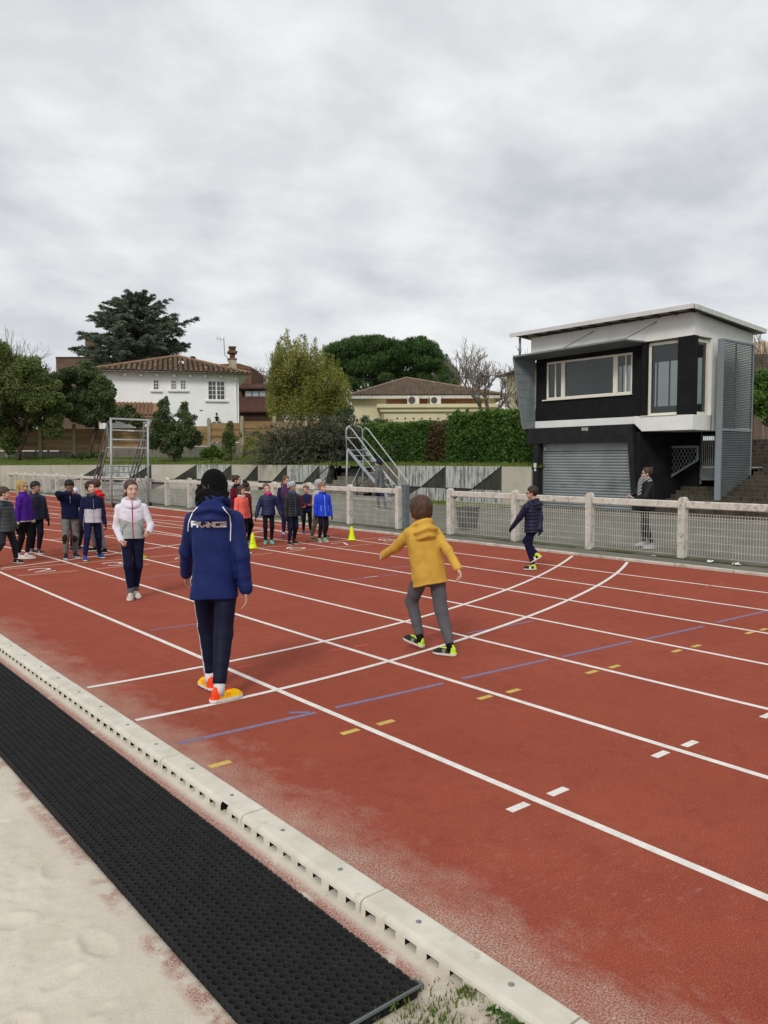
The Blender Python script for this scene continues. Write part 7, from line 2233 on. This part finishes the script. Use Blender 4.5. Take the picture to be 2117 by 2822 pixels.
# 1 the adult with the word on the back
def adult_extra(root, info, S, HT):
    hp = info['pel'][2]; D = info['decal']
    W_ = M('white_print', s2l(236, 236, 238), rough=.6)
    x0, z0, hgt, w_, gap, tk = -.152, 1.288, .040, .0345, .0095, .0125
    L = {'F': [[(0, 0), (0, 1)], [(0, .93), (1, .93)], [(0, .45), (.85, .45)]], 'R': [[(0, 0), (0, 1)], [(0, .93), (.95, .93)], [(.95, .93), (.55, .5)], [(0, .5), (.55, .5)], [(.5, .5), (1, 0)]],
         'A': [[(0, 0), (.75, 1)], [(.88, 1), (.88, 0)], [(.25, .28), (.9, .28)]], 'N': [[(0, 0), (0, 1)], [(0, .98), (.95, .02)], [(.95, 0), (.95, 1)]],
         'C': [[(0, 0), (0, 1)], [(0, .93), (1, .93)], [(0, .07), (1, .07)]], 'E': [[(0, 0), (0, 1)], [(0, .93), (1, .93)], [(1, .93), (.5, .5)], [(0, .5), (.95, .5)], [(0, .07), (.95, .07)]]}
    quads = []
    for k, chh in enumerate('FRANCE'):
        ox = x0 + k * (w_ + gap)
        for (a, b) in L[chh]:
            a = np.array([ox + a[0] * w_, z0 - hp + a[1] * hgt]); b = np.array([ox + b[0] * w_, z0 - hp + b[1] * hgt])
            d = (b - a) / np.linalg.norm(b - a); n = np.array([-d[1], d[0]]) * tk / 2; d = d * tk * .3
            quads.append([a - d - n, b + d - n, b + d + n, a - d + n])
    D('print_lettering', quads, 0, W_, back=True)
    # white piping along the raglan seams
    for pts in (((.085, 1.44), (.125, 1.385), (.135, 1.30), (.13, 1.18)), ((-.095, 1.44), (-.15, 1.385), (-.175, 1.32), (-.188, 1.25))):
        q = []
        for a, b in zip(pts[:-1], pts[1:]):
            a = np.array(a) - (0, hp); b = np.array(b) - (0, hp); d = (b - a) / np.linalg.norm(b - a); n = np.array([-d[1], d[0]]) * .0032
            q.append([a - n, b - n, b + n, a + n])
        D('piping', q, 0, W_, back=True, lift=.004)
    # black hood of the garment worn underneath, bunched round the neck
    nk, h = info['neck'], info['h']
    def f(P):
        q = P - (nk + np.array([-.004, -.03, .10])); x, y, z = q.T
        ring = np.hypot(np.hypot(x / 1.1, y) - .076, (z - .2 * y) * .55) - .036
        return smin(ring, ell(q, (-.02, -.055, -.01), (.10, .055, .055)), .03) + .006 * np.sin(z * 95 + 5 * np.sin(x * 30)) + .004 * wob(P, 40)
    v, ff = nets(f, nk - (.16, .18, .08), nk + (.16, .14, .17), .009)
    link('inner_hood', mesh_np('inner_hood', v, ff, [cloth((14, 14, 16), 'cotton')], smooth=True), root)
def adult_legs(p, c, i): return trous_stripe(.012, 1)(p, c, i)
person('adult seen from behind in a navy jacket lettered FRANCE, black beanie, yellow orange shoes', None, 174, 1.685, .135, nk=.022, feet_px=((624, 1930, 52, 0, 0), (573, 1896, -26, 0, 0)), hands_px=((679, 1638, -.04), (513, 1590, .26)),
       elbow=((.6, -1, 0), (-.6, -1, 0)), head=(-34, 2, 0), skin=LIGHT, hair=('low', (74, 52, 38)), hat=('beanie', [(16, 15, 17)]), hand_pose=('relax', 'relax'), res=.0085, shoulder=.088,
       top=dict(hem=.44, k=.99, hz=.030, kind='shell', cols=[(22, 36, 92)], hood='down', flare=.0, arm=1.08, cuff=1.3, slv=.06), legs=dict(k=.98, cols=[(12, 18, 46), (214, 216, 222)], cls=adult_legs, kind='shell', cut=.86, bunch=.7),
       shoes=dict(cols=[(246, 196, 20), (232, 230, 224), (250, 78, 36), (246, 160, 24)], sock=(222, 220, 224)), extra=adult_extra)

# 2 the boy in yellow
person('boy with brown bobbed hair in a yellow hoodie and grey joggers striding away', None, -150, 1.455, .156, nk=.02, feet_px=((1226, 1806, -38, 0, 0), (1140, 1790, -26, 14, .055)), hands_px=((1262, 1570, -.2), (1052, 1536, .34)),
       elbow=((.1, -1, -.1), (-.1, -1, -.5)), lean=(-.03, .05), head=(24, 4, 0), skin=FAIR, hair=('bob', (84, 58, 42)), hand_pose=('curl', 'fist'), hand_turn=(-30, 0), res=.008, twist=-8, shoulder=.086, drop=.012,
       top=dict(name='hoodie', hem=.445, k=1.05, arm=.88, kind='fleece', cols=[(206, 164, 72)], hood='down', band=True, cuff=1.15), legs=dict(cols=[(94, 92, 98)], kind='fleece', cut=.88, k=1.0),
       shoes=dict(cols=[(44, 48, 44), (222, 218, 208), (196, 232, 72), (120, 130, 104)], sock=(20, 20, 22)))

# 3 the girl in white walking towards the camera
def girl_cls(p, c, i):
    arm = arm_mask(c, i); up_ = .645 + .25 * np.abs(c[:, 0])
    return np.where(~arm & (p[:, 2] < up_) , 1, 0)
def girl_extra(root, info, S, HT):
    h = info['h']; hp = info['pel'][2]; D = info['decal']
    for sg in (1, -1):
        a, b, cc = np.array([sg * .075, .635 * h - hp]), np.array([sg * .115, .60 * h - hp]), np.array([sg * .13, .545 * h - hp])
        q = []
        for p_, r_ in ((a, b), (b, cc)):
            d = (r_ - p_) / np.linalg.norm(r_ - p_); n = np.array([-d[1], d[0]]) * .003; q.append([p_ - n, r_ - n, r_ + n, p_ + n])
        D('pocket_edge', q, 0, cloth((70, 74, 78), 'plastic'))
    D('logo', [[(-.085, .735 * h - hp), (-.07, .735 * h - hp), (-.07, .739 * h - hp), (-.085, .739 * h - hp)]], 0, cloth((120, 126, 140), 'plastic'))
person('girl with a ponytail in a white and grey zip jacket walking towards the camera', None, 6, 1.53, .149, feet_px=((360, 1653, 8, 0, 0), (377, 1647, -6, 0, 0)), hands_px=((335, 1491, -.14), (408, 1470, -.16)),
       elbow=((.45, -1, 0), (-.5, -1, 0)), head=(14, 0, 0), skin=FAIR, hair=('pony', (88, 66, 50)), brow=(96, 74, 58), hand_pose=('fist', 'fist'), res=.0072, shoulder=.096,
       top=dict(hem=.508, k=.97, arm=.86, kind='fleece', cols=[(226, 222, 234), (166, 172, 172)], cls=girl_cls, hood='down', cuff=1.1, zip=((168, 24, 52), .515, .835, .012)),
       legs=dict(k=.92, cols=[(22, 26, 54), (150, 154, 164)], cls=trous_stripe(.011, 0), bunch=.6, cut=.93), shoes=dict(cols=[(196, 190, 180), (232, 222, 214), (226, 196, 186), (206, 202, 194)], sock=(92, 94, 98)), extra=girl_extra)

# 4-9 the group at the left
person('boy in a dark grey quilted jacket at the left edge, stepping to the right', None, 58, 1.335, .155, feet_px=((-16, 1561, 0, -10, .03), (52, 1553, 4, 0, 0)), hands=((.14, -.03, .40), (-.14, .08, .42)), head=(28, 3, 0), skin=FAIR, hair=('fringe', (84, 64, 46)),
       gloves=(30, 30, 34), scarf=((150, 148, 146), .8), top=dict(hem=.43, k=1.18, kind='puffer', cols=[(64, 70, 74), (28, 30, 44)], cls=lambda p, c, i: np.where(p[:, 2] > .755, 1, 0) * (~arm_mask(c, i)), puff=(.062, .006), collar=.015),
       legs=dict(cols=[(40, 42, 50)], k=1.05), shoes=dict(cols=[(36, 36, 38), (206, 204, 198), (40, 40, 42), (190, 190, 188)]))
person('girl with long blond hair and glasses in a purple fleece', None, 62, 1.43, .148, feet_px=((58, 1541, 6, 0, 0), (82, 1541, -4, 0, 0)), hands=((.12, -.02, .43), (-.13, .06, .44)), head=(18, 0, 0), skin=FAIR, hair=('long', (204, 172, 112)), brow=(170, 140, 96), glasses=True,
       gloves=(30, 32, 34), top=dict(name='fleece', hem=.475, k=.98, kind='fleece', cols=[(78, 36, 146), (214, 202, 176)], cls=lambda p, c, i: (((p[:, 2] < .49) & ~arm_mask(c, i)) | (np.minimum(np.linalg.norm(c - i['S'][0]['wr'], axis=1), np.linalg.norm(c - i['S'][1]['wr'], axis=1)) < .05)), collar=.02),
       legs=dict(k=.93, cols=[(20, 20, 24)], bunch=.5, cut=.9), shoes=dict(cols=[(216, 210, 200), (226, 222, 212), (206, 200, 190), (200, 196, 188)], sock=(216, 214, 226)))
person('dark haired boy shouting, in a navy ribbed puffer jacket and black gloves', None, 28, 1.385, .152, feet_px=((92, 1524, 10, 0, 0), (112, 1527, -10, 0, 0)), hands=((.15, .02, .42), (-.16, .05, .42)), head=(34, 4, -8), skin=TAN, hair=('fringe', (34, 26, 24)), mouth=.05,
       gloves=(22, 20, 22), top=dict(hem=.47, k=1.1, kind='puffer', cols=[(28, 30, 54)], puff=(.042, .008), hood='down', zip=((16, 18, 34), .48, .83, .01)), legs=dict(cols=[(18, 20, 36)], k=1.0), shoes=dict(cols=[(52, 50, 48), (196, 190, 176), (60, 56, 52), (170, 166, 156)]))
def mud(p, c, i):
    m = np.zeros(len(c), int)
    for s in i['S'].values(): m |= ((np.linalg.norm((c - (s['kn'] + np.array([.02, .06, -.06]))) * np.array([1.5, .6, .75]), axis=1) + .02 * wob(c, 30)) < .062)
    return m
person('boy in a navy half zip sweater and muddy grey joggers, arm raised to his chin', None, 6, 1.45, .152, feet_px=((182, 1541, 6, 0, 0), (211, 1537, -14, 0, 0)), hands_px=((196, 1361, -.20), (219, 1432, .05)), elbow=((1, .25, .1), (-1, -.6, 0)), head=(4, 26, 2), skin=(.27, .14, .085), hair=('short', (20, 17, 18)),
       hand_pose=('curl', 'relax'), hand_turn=(40, 0), top=dict(name='sweater', hem=.50, k=1.03, kind='fleece', cols=[(22, 28, 60)], collar=.02, zip=((206, 208, 214), .70, .80, .006)), legs=dict(cols=[(118, 117, 116), (52, 42, 32)], kind='fleece', k=1.06, cut=.90, cls=mud), shoes=dict(cols=[(34, 40, 62), (206, 206, 206), (34, 40, 62), (50, 58, 84)]))
person('child in a pale blue hood hidden behind the boy with the muddy knees', None, 150, 1.24, .158, feet_px=((222, 1517, 0, 0, 0), (202, 1519, 0, 0, 0)), hands=((.17, .0, .44), (-.17, .0, .44)), skin=LIGHT, hair=('short', (60, 44, 32)), hat=('hood', [(206, 216, 232)]),
       top=dict(hem=.46, k=1.15, cols=[(214, 216, 222)], kind='fleece'), legs=dict(cols=[(20, 20, 26)]), shoes=dict(cols=[(42, 60, 96), (200, 200, 200), (42, 60, 96), (90, 110, 150)]))
def curly_cls(p, c, i): return np.where(~arm_mask(c, i) & (p[:, 2] < .655 - .16 * np.maximum(0, .07 - np.abs(p[:, 0]))), 1, 0)
person('curly haired boy in navy and pale grey jacket, grey neck warmer and blue shoes', None, 14, 1.40, .152, feet_px=((236, 1546, 10, 0, 0), (279, 1538, -16, 0, 0)), hands=((.155, .02, .42), (-.16, .03, .42)), head=(8, -10, 4), skin=FAIR, hair=('curly', (66, 44, 34)), gloves=(24, 26, 44), scarf=((66, 68, 70), 1.0),
       top=dict(hem=.475, k=1.02, cols=[(26, 30, 64), (196, 194, 206)], cls=curly_cls, kind='cotton', zip=((128, 130, 140), .48, .78, .009)), legs=dict(cols=[(26, 32, 68)], k=.98, cut=.93), shoes=dict(cols=[(48, 70, 164), (206, 224, 150), (48, 70, 164), (60, 84, 180)]))
person('boy in a bright red padded jacket seen from behind, looking away to the left', None, -128, 1.42, .15, feet_px=((281, 1525, -20, 0, 0), (255, 1520, -30, 0, 0)), hands=((.15, .02, .43), (-.15, .06, .45)), head=(22, 2, 0), skin=FAIR, hair=('short', (86, 60, 44)),
       top=dict(hem=.47, k=1.14, kind='puffer', cols=[(206, 34, 26)], puff=(.075, .007), hood='down'), legs=dict(cols=[(122, 122, 122)], kind='fleece', k=1.05), shoes=dict(cols=[(26, 26, 28), (214, 212, 206), (26, 26, 28), (60, 60, 62)]))

# 10-12 partly hidden by the adult
person('girl in a dark red fleece behind the adult, looking to the right', None, 52, 1.44, .148, feet_px=((648, 1489, 8, 0, 0), (664, 1487, -8, 0, 0)), hands=((.14, .02, .43), (-.14, .02, .43)), head=(22, 0, 0), skin=LIGHT, hair=('bun', (64, 46, 38)),
       top=dict(name='fleece', hem=.46, k=1.08, kind='fleece', cols=[(104, 22, 44), (26, 28, 46)], cls=lambda p, c, i: np.where(p[:, 2] > .80, 1, 0), collar=.03), legs=dict(cols=[(24, 24, 32)]), shoes=dict(cols=[(60, 60, 70), (210, 208, 204), (60, 60, 70), (120, 120, 130)]))
person('girl with black hair in a puff behind the girl in coral', None, 68, 1.30, .152, feet_px=((672, 1496, 6, 0, 0), (690, 1494, -6, 0, 0)), hands=((.14, .02, .43), (-.14, .02, .43)), head=(14, 4, 0), skin=BROWN, hair=('puff', (24, 19, 20)), scarf=((222, 220, 218), .8),
       top=dict(hem=.45, k=1.02, cols=[(120, 44, 52)], kind='fleece'), legs=dict(cols=[(22, 22, 28)]), shoes=dict(cols=[(40, 40, 44), (200, 200, 198), (40, 40, 44), (90, 90, 94)]))
person('small girl in a coral jacket and pastel neck scarf beside the adult', None, 44, 1.24, .158, feet_px=((658, 1502, 8, 0, 0), (676, 1500, -8, 0, 0)), hands=((.14, .04, .43), (-.15, .05, .42)), head=(16, 4, 0), skin=LIGHT, hair=('long', (76, 54, 42)), gloves=(26, 24, 30), scarf=((188, 196, 190), 1.1),
       top=dict(hem=.44, k=1.1, kind='shell', cols=[(238, 112, 98)], collar=.01, zip=((160, 60, 56), .45, .82, .008)), legs=dict(cols=[(26, 26, 34)]), shoes=dict(cols=[(70, 70, 84), (210, 208, 204), (70, 70, 84), (140, 140, 150)]))

# 13-18 the group at the right of the adult
person('smiling girl with her head tilted, navy puffer jacket and pink neck warmer', None, 4, 1.285, .156, feet_px=((732, 1500, 8, 0, 0), (750, 1499, -8, 0, 0)), hands=((.205, .04, .46), (-.215, .04, .475)), head=(4, 2, 16), skin=FAIR, hair=('tied', (120, 90, 66)), brow=(130, 100, 76), scarf=((206, 36, 120), 1.3), gloves=(30, 34, 60),
       top=dict(hem=.475, k=1.12, kind='puffer', cols=[(32, 38, 76)], puff=(.05, .008), collar=.01, zip=((60, 64, 90), .48, .80, .008), cuff=1.25), legs=dict(k=.88, cols=[(22, 24, 36)], bunch=.4, cut=.93), shoes=dict(cols=[(86, 190, 176), (120, 206, 194), (86, 190, 176), (150, 214, 204)]))
def purple_cls(p, c, i): return np.where((p[:, 2] > .64) & ~(arm_mask(c, i)), 1, 0)
person('girl in a navy and plum fleece standing behind the boy in the star beanie', None, 20, 1.41, .15, feet_px=((780, 1481, 40, 0, 0), (800, 1476, -8, 0, 0)), hands=((.155, .02, .43), (-.15, .02, .43)), head=(16, 4, 0), skin=LIGHT, hair=('pony', (112, 82, 58)),
       top=dict(name='fleece', hem=.45, k=1.06, kind='fleece', cols=[(34, 36, 70), (84, 48, 84)], cls=purple_cls, collar=.03), legs=dict(cols=[(34, 34, 60)], kind='fleece', cut=.88), shoes=dict(cols=[(122, 56, 116), (150, 96, 140), (122, 56, 116), (196, 170, 190)], sock=(206, 202, 214)))
person('small child in navy and maroon with arms folded, behind the star beanie boy', None, 2, 1.165, .162, feet_px=((836, 1472, 10, 0, 0), (857, 1470, -10, 0, 0)), hands=((-.02, .16, .60), (.03, .15, .57)), elbow=((1, -.2, -.4), (-1, -.2, -.4)), head=(-24, 6, 6), skin=LIGHT, hair=('short', (128, 96, 66)),
       top=dict(hem=.46, k=1.06, cols=[(34, 40, 74), (92, 28, 46)], cls=lambda p, c, i: arm_mask(c, i), kind='fleece'), legs=dict(cols=[(22, 22, 28), (200, 200, 204)], cls=trous_stripe(.008)), shoes=dict(cols=[(60, 76, 130), (196, 196, 200), (60, 76, 130), (110, 126, 170)]))
def hat_star(cen):
    x, y, z = cen.T; lim = np.interp(y, [-.5, .45], [.34, .60]); b = z - lim
    m = np.where(b < .10, 0, np.where(b < .17, 0, 0))
    th = np.arctan2(x, y)
    star = (np.abs(((th / .62) % 1) - .5) + np.abs(b - .22) / .26) < .30
    stripe = ((b > .34) & (b < .39)) | ((b > .44) & (b < .48)) | ((b > .02) & (b < .06))
    return (star | stripe).astype(int)
person('boy in a black quilted jacket and grey beanie with white stars and stripes', None, 34, 1.325, .156, feet_px=((799, 1503, 14, 0, 0), (814, 1500, -6, 0, 0)), hands=((.15, .05, .42), (-.15, .05, .43)), head=(20, -2, 0), skin=TAN, hair=('short', (40, 30, 26)), hat=('beanie', [(126, 128, 134), (228, 228, 230)], hat_star), gloves=(30, 32, 44), scarf=((70, 86, 116), 1.3),
       top=dict(hem=.45, k=1.1, kind='puffer', cols=[(34, 35, 38)], puff=(.052, .007), collar=.01, zip=((62, 84, 132), .46, .80, .014)), legs=dict(cols=[(24, 28, 48)], k=.95), shoes=dict(cols=[(44, 42, 42), (206, 196, 176), (44, 42, 42), (70, 66, 64)]))
person('boy in a light grey hoodie with the hood up, behind the boy in blue', None, 42, 1.33, .156, feet_px=((863, 1489, 6, 0, 0), (899, 1482, -6, 0, 0)), hands=((.15, .05, .43), (-.15, .02, .43)), head=(26, 2, 0), skin=LIGHT, hair=('fringe', (60, 42, 34)), hat=('hood', [(168, 166, 164)]), gloves=(30, 38, 80),
       top=dict(name='hoodie', hem=.46, k=1.05, kind='fleece', cols=[(170, 168, 166)]), legs=dict(cols=[(104, 92, 76)], k=1.06), shoes=dict(cols=[(50, 44, 48), (200, 196, 190), (120, 200, 110), (180, 90, 80)]))
def blue_extra(root, info, S, HT):
    h = info['h']; hp = info['pel'][2]
    for x in (.085, -.09): info['decal']('pocket_zip', [[(x - .004, .52 * h - hp), (x + .004, .52 * h - hp), (x + .008, .62 * h - hp), (x, .62 * h - hp)]], 0, cloth((150, 190, 236), 'plastic'))
person('smiling fair haired boy in a bright blue jacket and green trainers', None, 26, 1.285, .158, feet_px=((882, 1494, 16, 0, 0), (898, 1493, -2, 0, 0)), hands=((.155, .04, .43), (-.15, .05, .42)), head=(16, 0, 0), skin=FAIR, hair=('fringe', (150, 112, 76)), brow=(140, 110, 80), gloves=(28, 28, 44), scarf=((36, 34, 48), .7),
       top=dict(hem=.43, k=1.12, kind='shell', cols=[(28, 66, 206)], collar=.02, zip=((170, 206, 240), .44, .82, .008), flare=.06), legs=dict(cols=[(22, 24, 38)], k=.88, bunch=.4, cut=.93), shoes=dict(cols=[(116, 146, 170), (214, 218, 216), (120, 214, 96), (110, 206, 120)]), extra=blue_extra)

# 19-21 the boy at the right, the woman behind the fence, the man by the steps
person('boy with glasses in a hooded navy padded jacket walking left along the fence', None, -128, 1.345, .152, feet_px=((1478, 1572, -30, -32, .16), (1461, 1571, -36, 0, 0)), hands_px=((1489, 1464, -.12), (1405, 1464, .1)), elbow=((.6, -1, .1), (-.7, -.7, -.2)), lean=(0, .02), head=(26, 4, 0), skin=LIGHT, hair=('short', (62, 46, 38)), glasses=True,
       gloves=(20, 22, 38), top=dict(hem=.45, k=1.1, kind='puffer', cols=[(26, 28, 56)], puff=(.056, .009), hood='down'), legs=dict(cols=[(24, 26, 56)], k=1.0), shoes=dict(cols=[(38, 38, 40), (214, 212, 206), (196, 226, 60), (228, 228, 226)]))
def woman_extra(root, info, S, HT):
    h = info['h']; nk = info['neck']
    def f(P):
        q = P - nk; x, y, z = q.T
        d = np.hypot(np.hypot(x, y - .0) - .085, (z - .02 - .2 * y) / 1.5) - .034
        d = smin(d, rcone(q, (.02, .10, -.02), (-.02, .15, -.26), .055, .045), .03)
        return d + .007 * np.sin(z * 90 + x * 60 + y * 40) + .004 * wob(P, 40)
    v, ff = nets(f, nk - (.16, .14, .34), nk + (.16, .24, .12), .011)
    cen = v[ff].mean(axis=1) - nk
    mi = (np.sin(cen[:, 2] * 95 + cen[:, 0] * 70 + cen[:, 1] * 45) > .55).astype(int)
    link('scarf', mesh_np('scarf', v, ff, [cloth((150, 150, 152), 'knit'), cloth((74, 74, 78), 'knit')], midx=mi, smooth=True), root)
    mb = MB(); p = S[1]['wr'] + np.array([-.02, .07, .03]); mb.obox(p, (.035, 0, 0), (0, .05, .02), (0, -.002, .005)); o = mb.build('phone', M('phone_white', s2l(226, 226, 228), rough=.3))
    o.parent = root
person('woman with her hair in a bun, grey scarf and black jacket standing behind the fence', None, -62, 1.60, .14, feet_px=((1788, 1513, 0, 0, 0), (1767, 1505, 0, 0, 0)), hands=((.02, .19, .64), (-.03, .18, .62)), elbow=((1, -.5, -.5), (-1, -.5, -.5)), head=(-22, 0, 0), skin=LIGHT, hair=('bun', (72, 50, 40)), glasses=True,
       top=dict(hem=.47, k=1.08, kind='shell', cols=[(24, 25, 29)], collar=.02), legs=dict(cols=[(20, 20, 24)], k=.95, bunch=.5), shoes=dict(cols=[(190, 194, 200), (228, 228, 228), (170, 176, 184), (206, 208, 212)]), extra=woman_extra)
person('man in a grey coat and dark pompom hat walking past the movable stairs', None, -112, 1.76, .135, feet_px=((1059, 1407, -10, 0, 0), (1037, 1404, -10, 12, .03)), hands=((.15, .08, .44), (-.15, .02, .44)), lean=(0, .03), skin=LIGHT, hair=('short', (50, 40, 34)), hat=('pom', [(38, 38, 54)]), res=.014,
       top=dict(name='coat', hem=.44, k=1.06, kind='cotton', cols=[(104, 106, 108)], collar=.03, flare=.05), legs=dict(cols=[(36, 44, 78)], k=1.0), shoes=dict(cols=[(50, 48, 56), (214, 210, 210), (50, 48, 56), (140, 130, 136)]))
